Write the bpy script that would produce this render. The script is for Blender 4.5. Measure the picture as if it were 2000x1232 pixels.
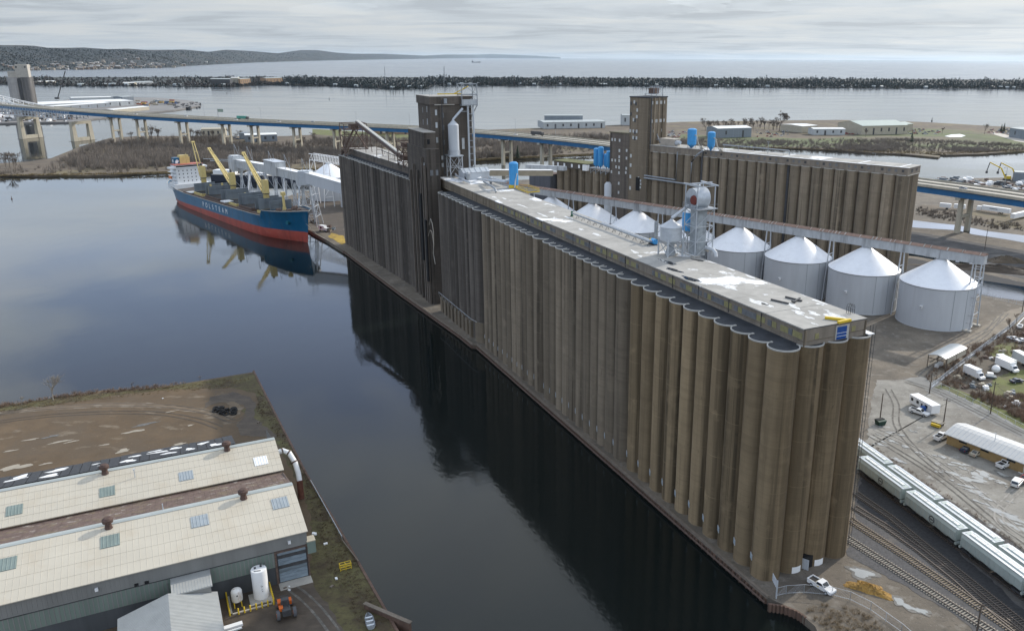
import bpy, math, random
from mathutils import Vector, Matrix
import numpy as np
random.seed(7)
R=math.radians; PI=math.pi
sc=bpy.context.scene
for o in list(bpy.data.objects): bpy.data.objects.remove(o)
# ---------------------------------------------------------------- camera (calibrated from the photograph's verticals and horizon)
HC=100.0; FPX,CXP,CYP=1618.26,1123.9,612.0; PITCH,ROLL=0.29968,-0.005638
_f=np.array([0,math.cos(PITCH),-math.sin(PITCH)]); _r=np.array([1.,0,0]); _d=np.cross(_f,_r)
_c,_s=math.cos(ROLL),math.sin(ROLL); _r2=_c*_r+_s*_d; _d2=-_s*_r+_c*_d
CM=np.array([_r2,_d2,_f])
cam=bpy.data.cameras.new('camera'); camo=bpy.data.objects.new('camera',cam); sc.collection.objects.link(camo)
cam.sensor_width=36; cam.lens=FPX*36/2000; cam.shift_x=-(CXP-1000)/2000; cam.shift_y=(CYP-616)/2000
cam.clip_start=1; cam.clip_end=150000
camo.matrix_world=Matrix(((_r2[0],-_d2[0],-_f[0],0),(_r2[1],-_d2[1],-_f[1],0),(_r2[2],-_d2[2],-_f[2],HC),(0,0,0,1)))
sc.camera=camo
# ---------------------------------------------------------------- light
SUN_EL,SUN_AZ=27.0,46.2            # degrees; azimuth clockwise from +Y
COVOFF,SHADEOFF=33.1,2.9; EXPOSURE=0.09; CLOUD=5.5; VEIL=.15
w=bpy.data.worlds.new('World'); sc.world=w; w.use_nodes=True
nt=w.node_tree; nt.nodes.clear()
def wn(t,**k):
    n=nt.nodes.new(t)
    for a,b in k.items(): setattr(n,a,b)
    return n
def wl(a,b): nt.links.new(a,b)
wout=wn('ShaderNodeOutputWorld'); bg=wn('ShaderNodeBackground'); bg.inputs[1].default_value=0.1
sky=wn('ShaderNodeTexSky',sky_type='NISHITA',sun_disc=False,sun_elevation=R(SUN_EL),sun_rotation=R(SUN_AZ),altitude=200,air_density=1.0,dust_density=0.7,ozone_density=1.2)
tc=wn('ShaderNodeTexCoord'); sep=wn('ShaderNodeSeparateXYZ'); wl(tc.outputs['Generated'],sep.inputs[0])
def wmath(op,a,b=None,clamp=False):
    n=wn('ShaderNodeMath',operation=op,use_clamp=clamp)
    for i,x in enumerate((a,b)):
        if x is None: continue
        if isinstance(x,(int,float)): n.inputs[i].default_value=x
        else: wl(x,n.inputs[i])
    return n.outputs[0]
zz=wmath('MAXIMUM',sep.outputs[2],0.0); zz=wmath('ADD',zz,0.05)
px=wmath('DIVIDE',sep.outputs[0],zz); py=wmath('DIVIDE',sep.outputs[1],zz)
comb=wn('ShaderNodeCombineXYZ'); wl(px,comb.inputs[0]); wl(py,comb.inputs[1])
def wnoise(scale,detail=8,rough=.6,dist=0.,off=0):
    mp=wn('ShaderNodeMapping'); mp.inputs['Location'].default_value=(off,off*.7,off*.3); mp.inputs['Scale'].default_value=(scale,scale*1.35,1); wl(comb.outputs[0],mp.inputs[0])
    n=wn('ShaderNodeTexNoise'); n.inputs['Scale'].default_value=1; n.inputs['Detail'].default_value=detail; n.inputs['Roughness'].default_value=rough; n.inputs['Distortion'].default_value=dist
    wl(mp.outputs[0],n.inputs['Vector']); return n.outputs[0]
def wramp(fac,stops):
    r=wn('ShaderNodeValToRGB'); e=r.color_ramp.elements
    e[0].position,e[0].color=stops[0]; e[1].position,e[1].color=stops[-1]
    for p,c in stops[1:-1]:
        x=e.new(p); x.color=c
    wl(fac,r.inputs[0]); return r.outputs[0]
g=lambda v:(v,v,v,1)
bw=wn('ShaderNodeRGBToBW'); wl(sky.outputs[0],bw.inputs[0])
def wmix(fac,a,b,blend='MIX'):
    n=wn('ShaderNodeMix',data_type='RGBA',blend_type=blend)
    for i,x in ((0,fac),(6,a),(7,b)):
        if isinstance(x,(int,float)): n.inputs[i].default_value=x
        elif isinstance(x,tuple): n.inputs[i].default_value=x
        else: wl(x,n.inputs[i])
    return n.outputs[2]
veil=wmix(1,bw.outputs[0],(1.0,.985,.92,1),'MULTIPLY')                  # sky glow seen through thin grey cloud: same brightness, hardly any colour
rise=wn('ShaderNodeMapRange',interpolation_type='SMOOTHSTEP'); rise.inputs[1].default_value=.03; rise.inputs[2].default_value=.22; wl(sep.outputs[2],rise.inputs[0])
zen=wmath('ADD',wmath('MULTIPLY',rise.outputs[0],1.45),1.0)
cov=wramp(wnoise(.42,7,.58,.5,COVOFF),[(.43,g(0)),(.58,g(1))])          # how much cloud
shade=wramp(wnoise(.5,7,.6,.6,SHADEOFF),[(.36,(.66,.70,.74,1)),(.48,(.85,.89,.92,1)),(.62,(1.0,.995,.97,1))])  # grey and white cloud
lum=wmix(1,wmix(1,shade,(CLOUD*.93,CLOUD*.99,CLOUD*1.05,1),'MULTIPLY'),zen,'MULTIPLY')   # overcast brightens towards the zenith
cloud=wmix(VEIL,lum,veil,'ADD')
clear=wmix(1,wmix(.25,sky.outputs[0],veil),(2.3,2.35,2.8,1),'MULTIPLY')
cov2=wmath('ADD',wmath('MULTIPLY',cov,.80),wmath('SUBTRACT',.98,wmath('MULTIPLY',rise.outputs[0],.76)),clamp=True)
mixs=wn('ShaderNodeMix',data_type='RGBA'); wl(cov2,mixs.inputs[0]); wl(clear,mixs.inputs[6]); wl(cloud,mixs.inputs[7])
wl(mixs.outputs[2],bg.inputs[0]); wl(bg.outputs[0],wout.inputs[0])
sl=bpy.data.lights.new('sun','SUN'); sl.energy=3.5; sl.angle=R(0.8); sl.color=(1.0,.93,.82)
so=bpy.data.objects.new('sun',sl); sc.collection.objects.link(so)
_sd=Vector((math.sin(R(SUN_AZ))*math.cos(R(SUN_EL)),math.cos(R(SUN_AZ))*math.cos(R(SUN_EL)),math.sin(R(SUN_EL))))
so.rotation_euler=_sd.to_track_quat('Z','Y').to_euler(); so.location=(0,0,400)
vs=sc.view_settings; vs.view_transform='Standard'; vs.look='None'; vs.gamma=1; vs.exposure=EXPOSURE; vs.use_curve_mapping=False
# ---------------------------------------------------------------- geometry helpers
COL=sc.collection
ZW=-1.6                                   # water level; quay and yard are at z = 0
def at(x,y,z=0.0):
    """place seen at photograph pixel (x, y) on the level z"""
    q=CM.T@np.array([(x-CXP)/FPX,(y-CYP)/FPX,1.0]); t=(z-HC)/q[2]; return Vector((q[0]*t,q[1]*t,z))
def at2(x,y,z=0.0):
    p=at(x,y,z); return (p.x,p.y)
class MB:
    def __init__(s): s.v=[]; s.f=[]; s.m=[]; s.sm=[]
    def add(s,vs,fs,m=0,smooth=False):
        b=len(s.v); s.v+= [tuple(v) for v in vs]
        for f in fs: s.f.append(tuple(b+i for i in f)); s.m.append(m); s.sm.append(smooth)
        return s
    def box(s,x0,x1,y0,y1,z0,z1,m=0):
        return s.add([(x0,y0,z0),(x1,y0,z0),(x1,y1,z0),(x0,y1,z0),(x0,y0,z1),(x1,y0,z1),(x1,y1,z1),(x0,y1,z1)],
            [(0,3,2,1),(4,5,6,7),(0,1,5,4),(1,2,6,5),(2,3,7,6),(3,0,4,7)],m)
    def obox(s,c,sz,rz=0,m=0):
        cx,cy,cz=c; a,b,h=sz[0]/2,sz[1]/2,sz[2]; ca,sa=math.cos(rz),math.sin(rz)
        P=[]
        for z in (cz,cz+h):
            for x,y in ((-a,-b),(a,-b),(a,b),(-a,b)): P.append((cx+x*ca-y*sa,cy+x*sa+y*ca,z))
        return s.add(P,[(0,3,2,1),(4,5,6,7),(0,1,5,4),(1,2,6,5),(2,3,7,6),(3,0,4,7)],m)
    def beam(s,p,q,w=.2,h=None,m=0):
        h=h or w; p,q=Vector(p),Vector(q); d=(q-p)
        if d.length<1e-6: return s
        d.normalize(); up=Vector((0,0,1)) if abs(d.z)<.95 else Vector((1,0,0))
        a=d.cross(up).normalized(); b=a.cross(d).normalized(); P=[]
        for c in (p,q):
            for i,j in ((-1,-1),(1,-1),(1,1),(-1,1)): P.append(c+a*(i*w/2)+b*(j*h/2))
        return s.add(P,[(0,1,2,3),(7,6,5,4),(0,4,5,1),(1,5,6,2),(2,6,7,3),(3,7,4,0)],m)
    def cyl(s,p,q,r0,r1=None,n=12,m=0,caps=True,smooth=True):
        r1=r0 if r1 is None else r1; p,q=Vector(p),Vector(q); d=(q-p).normalized()
        up=Vector((0,0,1)) if abs(d.z)<.95 else Vector((1,0,0)); a=up.cross(d).normalized(); b=d.cross(a)
        P=[]
        for c,r in ((p,r0),(q,r1)):
            for i in range(n):
                t=2*PI*i/n; P.append(c+a*(r*math.cos(t))+b*(r*math.sin(t)))
        s.add(P,[(i,(i+1)%n,n+(i+1)%n,n+i) for i in range(n)],m,smooth)
        if caps:
            if r0>1e-4: s.add(P[:n],[tuple(range(n-1,-1,-1))],m)
            if r1>1e-4: s.add(P[n:],[tuple(range(n))],m)
        return s
    def lathe(s,prof,c=(0,0,0),n=24,m=0,smooth=True,a0=0,a1=2*PI):
        """prof: list of (r,z) from bottom to top"""
        full=abs(a1-a0-2*PI)<1e-6; k=n if full else n+1; P=[]
        for r,z in prof:
            for i in range(k):
                t=a0+(a1-a0)*i/n; P.append((c[0]+r*math.cos(t),c[1]+r*math.sin(t),c[2]+z))
        F=[]
        for j in range(len(prof)-1):
            for i in range(n if full else n):
                i2=(i+1)%k; F.append((j*k+i,j*k+i2,(j+1)*k+i2,(j+1)*k+i))
        return s.add(P,F,m,smooth)
    def prism(s,poly,z0,z1,m=0,top=None,sides=True):
        n=len(poly); A=sum(poly[i][0]*poly[(i+1)%n][1]-poly[(i+1)%n][0]*poly[i][1] for i in range(n))
        if A<0: poly=poly[::-1]
        P=[(x,y,z0) for x,y in poly]+[(x,y,z1) for x,y in poly]
        if sides: s.add(P,[(i,(i+1)%n,n+(i+1)%n,n+i) for i in range(n)],m)
        s.add([(x,y,z1) for x,y in poly],[tuple(range(n))],m if top is None else top)
        return s
    def tube(s,pts,r,n=8,m=0):
        pts=[Vector(p) for p in pts]; rings=[]
        for i,p in enumerate(pts):
            d=(pts[min(i+1,len(pts)-1)]-pts[max(i-1,0)]).normalized()
            up=Vector((0,0,1)) if abs(d.z)<.95 else Vector((1,0,0)); a=up.cross(d).normalized(); b=d.cross(a)
            rr=r[i] if isinstance(r,(list,tuple)) else r
            rings.append([p+a*(rr*math.cos(2*PI*k/n))+b*(rr*math.sin(2*PI*k/n)) for k in range(n)])
        P=[q for ring in rings for q in ring]
        F=[(j*n+k,j*n+(k+1)%n,(j+1)*n+(k+1)%n,(j+1)*n+k) for j in range(len(pts)-1) for k in range(n)]
        s.add(P,F,m,True); s.add(rings[0],[tuple(range(n-1,-1,-1))],m); s.add(rings[-1],[tuple(range(n))],m); return s
    def quad(s,a,b,c,d,m=0): return s.add([a,b,c,d],[(0,1,2,3)],m)
    def build(s,name,mats,parent=None,loc=None,rz=None):
        me=bpy.data.meshes.new(name); me.from_pydata(s.v,[],s.f)
        if not isinstance(mats,(list,tuple)): mats=[mats]
        for x in mats: me.materials.append(x)
        if any(s.m): me.polygons.foreach_set('material_index',s.m)
        if any(s.sm):
            me.polygons.foreach_set('use_smooth',s.sm); me.set_sharp_from_angle(angle=R(40))
        me.update(); o=bpy.data.objects.new(name,me); COL.objects.link(o)
        if parent is not None: o.parent=parent
        if loc is not None: o.location=loc
        if rz is not None: o.rotation_euler.z=rz
        return o
def thing(name,label,cat,loc=(0,0,0),rz=0,group=None):
    o=bpy.data.objects.new(name,None); COL.objects.link(o); o.empty_display_size=1
    o.location=loc; o.rotation_euler=(0,0,rz); o['label']=label; o['category']=cat
    if group: o['group']=group
    return o
def tag(o,label,cat,group=None):
    o['label']=label; o['category']=cat
    if group: o['group']=group
    return o
def struct(o): o['kind']='structure'; return o
def stuff(o): o['kind']='stuff'; return o
def dup(o,loc=None,rz=None,label=None,parent=None,group=None):
    c=o.copy(); COL.objects.link(c)
    if parent is not None: c.parent=parent
    if loc is not None: c.location=loc
    if rz is not None: c.rotation_euler=(c.rotation_euler.x,c.rotation_euler.y,rz)
    if label: c['label']=label
    if group: c['group']=group
    for ch in list(o.children): dup(ch,parent=c)
    return c
# ---------------------------------------------------------------- materials
def mk(name,base,rough=.75,var=.18,scale=.25,stretch=(1,1,1),layers=(),metal=0,bump=0,bscale=2.,bdist=.05,waves=(),spec=.4,detail=6,orand=0,groove=0):
    """layers: (colour, scale, stretch, lo, hi, strength); waves: (axis, period, width, colour, strength) fine joints"""
    m=bpy.data.materials.new(name); m.use_nodes=True; t=m.node_tree; N=t.nodes; L=t.links
    b=N['Principled BSDF']; b.inputs['Roughness'].default_value=rough; b.inputs['Metallic'].default_value=metal
    b.inputs['Specular IOR Level'].default_value=spec
    geo=N.new('ShaderNodeNewGeometry')
    def noise(sc_,st,off,det=detail):
        mp=N.new('ShaderNodeMapping'); mp.inputs['Scale'].default_value=[sc_*a for a in st]; mp.inputs['Location'].default_value=(off,off*1.7,off*.4)
        L.new(geo.outputs['Position'],mp.inputs[0]); n=N.new('ShaderNodeTexNoise'); n.inputs['Scale'].default_value=1; n.inputs['Detail'].default_value=det; n.inputs['Roughness'].default_value=.62
        L.new(mp.outputs[0],n.inputs['Vector']); return n.outputs[0]
    def rng(f,lo,hi,a=0.,c=1.):
        r=N.new('ShaderNodeMapRange'); r.inputs[1].default_value=lo; r.inputs[2].default_value=hi; r.inputs[3].default_value=a; r.inputs[4].default_value=c; L.new(f,r.inputs[0]); return r.outputs[0]
    def mix(f,A,B):
        x=N.new('ShaderNodeMix'); x.data_type='RGBA'
        if isinstance(f,(int,float)): x.inputs[0].default_value=f
        else: L.new(f,x.inputs[0])
        for i,c in ((6,A),(7,B)):
            if isinstance(c,tuple): x.inputs[i].default_value=(*c[:3],1)
            else: L.new(c,x.inputs[i])
        return x.outputs[2]
    seed=(sum(ord(ch) for ch in name)%97)*.37
    lo=tuple(max(0,c*(1-var)) for c in base); hi=tuple(min(1,c*(1+var)) for c in base)
    col=mix(rng(noise(scale,stretch,seed),.3,.7),lo,hi)
    for k,(c,s_,st,l0,h0,stg) in enumerate(layers):
        col=mix(rng(noise(s_,st,seed+5.3*(k+1)),l0,h0,0,stg),col,tuple(c))
    for ax,per,wd,c,stg in waves:
        sp=N.new('ShaderNodeSeparateXYZ'); L.new(geo.outputs['Position'],sp.inputs[0])
        v=sp.outputs['XYZ'.index(ax)]
        d=N.new('ShaderNodeMath'); d.operation='DIVIDE'; d.inputs[1].default_value=per; L.new(v,d.inputs[0])
        fr=N.new('ShaderNodeMath'); fr.operation='FRACT'; L.new(d.outputs[0],fr.inputs[0])
        lt=N.new('ShaderNodeMath'); lt.operation='LESS_THAN'; lt.inputs[1].default_value=wd; L.new(fr.outputs[0],lt.inputs[0])
        ml=N.new('ShaderNodeMath'); ml.operation='MULTIPLY'; ml.inputs[1].default_value=stg; L.new(lt.outputs[0],ml.inputs[0])
        col=mix(ml.outputs[0],col,tuple(c))
    if groove:   # rain-washed dirt plus occlusion shade painted into the valley between two round silos, more on some silos than others
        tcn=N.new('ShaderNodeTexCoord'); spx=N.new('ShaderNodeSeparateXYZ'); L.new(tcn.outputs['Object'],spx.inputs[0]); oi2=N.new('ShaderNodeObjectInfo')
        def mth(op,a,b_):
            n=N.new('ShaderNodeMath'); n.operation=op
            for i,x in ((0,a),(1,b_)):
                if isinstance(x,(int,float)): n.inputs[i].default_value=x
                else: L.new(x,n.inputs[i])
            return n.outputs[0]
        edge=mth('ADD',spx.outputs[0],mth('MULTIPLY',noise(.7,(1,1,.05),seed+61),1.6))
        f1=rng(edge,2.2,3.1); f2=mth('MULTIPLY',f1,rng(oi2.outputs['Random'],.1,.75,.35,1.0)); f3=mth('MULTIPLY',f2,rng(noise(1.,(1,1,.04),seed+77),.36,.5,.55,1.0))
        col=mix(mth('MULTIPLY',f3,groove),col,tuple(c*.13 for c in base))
    if orand:
        oi=N.new('ShaderNodeObjectInfo'); rr=N.new('ShaderNodeMapRange'); rr.inputs[3].default_value=1-orand; rr.inputs[4].default_value=1+orand*.8; L.new(oi.outputs['Random'],rr.inputs[0])
        x=N.new('ShaderNodeMix'); x.data_type='RGBA'; x.blend_type='MULTIPLY'; x.inputs[0].default_value=1; L.new(col,x.inputs[6]); L.new(rr.outputs[0],x.inputs[7]); col=x.outputs[2]
    L.new(col,b.inputs['Base Color'])
    if bump:
        bp=N.new('ShaderNodeBump'); bp.inputs['Strength'].default_value=bump; bp.inputs['Distance'].default_value=bdist
        L.new(noise(bscale,(1,1,1),seed+40),bp.inputs['Height']); L.new(bp.outputs[0],b.inputs['Normal'])
    return m
V1=(1,1,1); VS=(1,1,.05)
def s2l(r,g_,b_):  # sRGB 0-255 -> linear
    f=lambda c:(c/255/12.92 if c<=10 else ((c/255+.055)/1.055)**2.4)
    return (f(r),f(g_),f(b_))
def conc(name,base,dark=.5):
    return mk(name,base,.85,.16,.22,(1,1,.25),layers=[
        (tuple(c*.22 for c in base),.50,(1,1,.012),.53,.63,dark),
        (tuple(c*.55 for c in base),.16,(1,1,.03),.48,.62,dark*.7),
        (tuple(c*.5 for c in base),1.3,(1,1,.02),.56,.7,dark*.6),
        (tuple(min(1,c*1.35) for c in base),.8,(1,1,.03),.58,.75,.35),
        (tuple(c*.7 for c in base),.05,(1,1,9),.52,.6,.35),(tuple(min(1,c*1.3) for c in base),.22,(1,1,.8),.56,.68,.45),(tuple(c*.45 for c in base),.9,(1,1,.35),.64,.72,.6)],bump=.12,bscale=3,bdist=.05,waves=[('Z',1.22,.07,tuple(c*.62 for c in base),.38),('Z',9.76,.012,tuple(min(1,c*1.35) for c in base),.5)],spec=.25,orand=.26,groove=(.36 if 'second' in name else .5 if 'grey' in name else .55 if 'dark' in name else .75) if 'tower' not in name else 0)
M={}
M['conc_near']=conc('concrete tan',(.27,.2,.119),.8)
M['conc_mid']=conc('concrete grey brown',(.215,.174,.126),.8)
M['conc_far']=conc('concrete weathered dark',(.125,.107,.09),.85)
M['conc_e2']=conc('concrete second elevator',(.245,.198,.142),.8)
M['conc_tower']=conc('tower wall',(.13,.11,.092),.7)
M['conc_light']=mk('light concrete',(.42,.39,.34),.85,.15,.6,bump=.1)
M['pier_conc']=mk('bridge pier concrete',(.46,.42,.33),.85,.12,.3,(1,1,.3),layers=[((.25,.23,.19),.4,VS,.5,.75,.5)])
M['rim']=mk('silo lip concrete',(.42,.41,.38),.8,.12,1.)
M['bitumen']=mk('bitumen roof',(.032,.036,.043),.75,.35,.35,layers=[((.06,.066,.075),.6,V1,.58,.7,.7)],spec=.25)
M['deckgravel']=mk('gallery roof gravel',(.36,.345,.315),.85,.12,.5,layers=[((.24,.23,.21),.12,V1,.45,.65,.6),((.80,.81,.82),.055,V1,.595,.62,.95),((.8,.8,.8),.5,V1,.70,.72,.7)],bump=.1)
M['gal_wall']=mk('gallery wall concrete',(.225,.19,.15),.85,.2,.5,(1,1,.3),layers=[((.10,.09,.08),.7,(1,1,.1),.5,.75,.6)])
M['pane_y']=mk('yellowed pane',(.27,.245,.115),.5,.18,1.2)
M['pane_g']=mk('grey pane',(.15,.155,.16),.4,.25,1.)
M['coating']=mk('worn white roofing',(.64,.64,.625),.6,.1,.8,layers=[((.38,.37,.34),1.4,V1,.52,.62,.8)])
M['white']=mk('white paint',(.80,.80,.79),.45,.05,.4,layers=[((.55,.53,.5),.7,VS,.6,.8,.4)])
M['tank_wall']=mk('tank galvanised wall',(.50,.52,.54),.5,.06,.3,(1,1,.15),layers=[((.40,.40,.40),.6,VS,.55,.8,.5)],metal=.0)
M['tank_roof']=mk('tank white roof',(.82,.83,.85),.38,.04,.5,layers=[((.68,.68,.68),.25,V1,.55,.75,.5)],spec=.5)
M['galv']=mk('galvanised steel',(.48,.51,.54),.42,.12,1.2,layers=[((.33,.33,.33),.9,VS,.55,.8,.5)],metal=.25)
M['steel']=mk('weathered steel',(.30,.32,.34),.5,.2,1.5,metal=.2)
M['dark']=mk('dark steel',(.06,.06,.062),.6,.3,1.)
M['black']=mk('black opening',(.012,.012,.013),.8,.2,1.)
M['rust']=mk('rusted steel',(.125,.085,.068),.8,.35,1.5)
M['rustroof']=mk('rusty corrugated roof',(.125,.085,.07),.85,.35,.9,layers=[((.33,.29,.25),.5,V1,.58,.66,.75),((.19,.15,.085),.4,(1,1,1),.52,.62,.5)])
M['blue']=mk('blue steel tank',(.055,.30,.62),.4,.08,.5,layers=[((.03,.12,.22),.5,VS,.58,.75,.5)])
M['bluedoor']=mk('blue roll door',(.008,.065,.26),.5,.1,1.)
M['bridgeblue']=mk('bridge girder blue',(.018,.12,.27),.5,.12,.2,layers=[((.03,.07,.12),.15,V1,.6,.8,.5)])
M['yellow']=mk('yellow paint',(.66,.46,.03),.5,.12,1.)
M['brass']=mk('crane cream yellow',(.62,.49,.20),.5,.1,.6)
M['galroof']=mk('conveyor rusty roof',(.18,.115,.09),.85,.25,.6,layers=[((.42,.40,.38),.5,V1,.66,.70,.7)])
M['galside']=mk('conveyor galvanised side',(.46,.48,.49),.5,.15,.5,(1,1,.4),layers=[((.12,.12,.12),.5,(1,1,.08),.52,.7,.75),((.5,.52,.53),.3,V1,.6,.8,.5)])
M['asphalt']=mk('asphalt',(.055,.054,.052),.85,.2,.3)
M['road']=mk('bridge lane concrete',(.46,.42,.36),.85,.1,.1,)
M['tyre']=mk('tyre',(.02,.02,.02),.85,.2,2.)
M['glass']=mk('car glass',(.018,.022,.026),.08,.1,1.,spec=.6)
# ================================================================ SETTING: water, land, yard surfaces
def watermat():
    m=bpy.data.materials.new('water'); m.use_nodes=True; t=m.node_tree; N=t.nodes; L=t.links; b=N['Principled BSDF']
    b.inputs['Base Color'].default_value=(.006,.009,.0085,1); b.inputs['IOR'].default_value=1.333; b.inputs['Specular IOR Level'].default_value=.5
    geo=N.new('ShaderNodeNewGeometry')
    def noise(sx,sy,det,off=0):
        mp=N.new('ShaderNodeMapping'); mp.inputs['Scale'].default_value=(sx,sy,1); mp.inputs['Location'].default_value=(off,off,0); mp.inputs['Rotation'].default_value=(0,0,.4); L.new(geo.outputs['Position'],mp.inputs[0])
        n=N.new('ShaderNodeTexNoise'); n.inputs['Scale'].default_value=1; n.inputs['Detail'].default_value=det; L.new(mp.outputs[0],n.inputs['Vector']); return n.outputs[0]
    a=noise(.75,.50,4); c=noise(.07,.045,2,9.); d=noise(.006,.02,4,30.)
    ad=N.new('ShaderNodeMath'); ad.operation='ADD'; L.new(a,ad.inputs[0]); 
    mu=N.new('ShaderNodeMath'); mu.operation='MULTIPLY'; mu.inputs[1].default_value=3.5; L.new(c,mu.inputs[0]); L.new(mu.outputs[0],ad.inputs[1])
    bp=N.new('ShaderNodeBump'); bp.inputs['Distance'].default_value=.05; L.new(ad.outputs[0],bp.inputs['Height'])
    r=N.new('ShaderNodeMapRange'); r.inputs[1].default_value=.42; r.inputs[2].default_value=.62; r.inputs[3].default_value=.14; r.inputs[4].default_value=.40; L.new(d,r.inputs[0]); L.new(r.outputs[0],bp.inputs['Strength'])
    L.new(bp.outputs[0],b.inputs['Normal'])
    r2=N.new('ShaderNodeMapRange'); r2.inputs[1].default_value=.42; r2.inputs[2].default_value=.65; r2.inputs[3].default_value=.03; r2.inputs[4].default_value=.10; L.new(d,r2.inputs[0])
    sy=N.new('ShaderNodeSeparateXYZ'); L.new(geo.outputs['Position'],sy.inputs[0]); r3=N.new('ShaderNodeMapRange'); r3.inputs[1].default_value=700; r3.inputs[2].default_value=4200; r3.inputs[3].default_value=0; r3.inputs[4].default_value=.15; L.new(sy.outputs[1],r3.inputs[0])   # the open bay and lake are rougher than the sheltered slip
    a3=N.new('ShaderNodeMath'); a3.operation='ADD'; L.new(r2.outputs[0],a3.inputs[0]); L.new(r3.outputs[0],a3.inputs[1]); L.new(a3.outputs[0],b.inputs['Roughness'])
    return m
M['water']=watermat()
mb=MB()
ring=[(60000*math.cos(2*PI*i/96),60000*math.sin(2*PI*i/96),ZW) for i in range(96)]
mb.add(ring,[tuple(range(96))]); struct(mb.build('water',M['water']))
M['dirt']=mk('yard dirt',(.155,.13,.10),.95,.25,.12,layers=[((.085,.074,.062),.05,V1,.45,.65,.7),((.26,.235,.20),.3,V1,.55,.70,.6),((.07,.06,.05),1.1,V1,.56,.68,.6),((.30,.275,.24),2.6,V1,.60,.70,.5)],bump=.45,bscale=2.5,bdist=.15)
M['brushland']=mk('winter brush ground',(.125,.098,.07),.95,.3,.06,layers=[((.17,.14,.07),.02,V1,.5,.62,.7),((.06,.05,.042),.12,V1,.5,.7,.7)],bump=.4,bscale=.6,bdist=.5)
M['parkgrass']=mk('far grass',(.10,.118,.045),.95,.25,.02,layers=[((.15,.12,.085),.01,V1,.48,.6,.8),((.07,.065,.05),.05,V1,.5,.7,.6)],bump=.3,bscale=.4,bdist=.4)
M['gravel']=mk('gravel lot',(.25,.235,.205),.92,.16,.25,layers=[((.14,.125,.105),.07,V1,.46,.62,.75),((.45,.45,.43),.10,(1,1.8,1),.60,.66,.6),((.10,.09,.08),.5,V1,.56,.7,.6),((.36,.35,.33),1.3,V1,.58,.68,.5),((.11,.10,.09),3.5,V1,.58,.7,.5)],bump=.2,bscale=2,bdist=.1)
M['ballast']=mk('track ballast',(.085,.082,.082),.95,.3,2.2,layers=[((.16,.14,.115),.15,V1,.5,.7,.55)],bump=.5,bscale=5,bdist=.08)
M['oil']=mk('oily ballast',(.036,.036,.038),.95,.3,1.5,bump=.4,bscale=5,bdist=.06)
M['pierdirt']=mk('pier dirt',(.115,.079,.046),.95,.22,.10,layers=[((.105,.078,.052),.06,V1,.46,.60,.75),((.095,.07,.048),.8,V1,.56,.68,.6),((.19,.145,.095),1.6,V1,.6,.7,.5),((.25,.205,.15),.12,(1,2.2,1),.60,.70,.6),((.075,.06,.045),.35,V1,.58,.75,.5)],bump=.3,bscale=1.5,bdist=.15)
M['piergrass']=mk('pier dead grass',(.095,.082,.036),.95,.3,.35,layers=[((.06,.042,.026),.12,V1,.45,.60,.85),((.05,.036,.024),.9,V1,.52,.64,.7),((.13,.125,.05),.2,V1,.55,.7,.6)],bump=.5,bscale=2,bdist=.25)
M['mud']=mk('wet mud',(.075,.058,.043),.8,.25,.3,layers=[((.13,.10,.07),.2,(1,3,1),.5,.68,.6)],bump=.4,bscale=1.5,bdist=.2)
M['grass']=mk('lot grass',(.13,.14,.045),.95,.25,.2,layers=[((.12,.10,.06),.12,V1,.5,.65,.7)],bump=.4,bscale=2,bdist=.15)
M['puddle']=mk('puddle',(.30,.30,.285),.06,.1,.3,spec=.8)
M['sheetpile']=mk('rusty sheet pile',(.12,.075,.055),.85,.35,.8,(1,1,.2))
M['timber']=mk('weathered timber',(.17,.14,.11),.9,.25,1.)
def duv(u,v,z=0): return (-.448*u+.894*v,.894*u+.448*v,z)
def duv2(u,v): return duv(u,v)[:2]
quay=[duv2(106.2,95.4),duv2(270.5,95.6),duv2(271,94.2),duv2(284,93.9),duv2(351,89.2),duv2(448,84.0),at2(672,490),at2(640,470),at2(606,452)]
# ship frame first: the finger pier runs along the ship
SA=at(348,400,ZW); SB=at(512,468,ZW); SH=(SB-SA); SH.z=0; SH.normalize(); SN=Vector((-SH.y,SH.x,0)); SRZ=math.atan2(SH.y,SH.x)
def sp(x,y): p=SA+SH*x+SN*y; return (p.x,p.y)
north=[sp(172,29),sp(-25,29),sp(-25,43),sp(40,44),at2(520,392),at2(555,386),at2(590,374),at2(650,370),at2(760,366),at2(900,356),at2(1000,352),at2(1190,346),at2(1400,343),at2(1640,345),at2(1800,351),at2(1960,347),at2(2050,344),at2(2400,335),(1500,900)]
south=[(1500,-60),(60,-60),at2(1640,1420),at2(1625,1300),at2(1592,1222),at2(1556,1192)]
land=quay+north+south
mb=MB(); mb.prism(land,-5,0); struct(mb.build('ground',M['dirt']))
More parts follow.
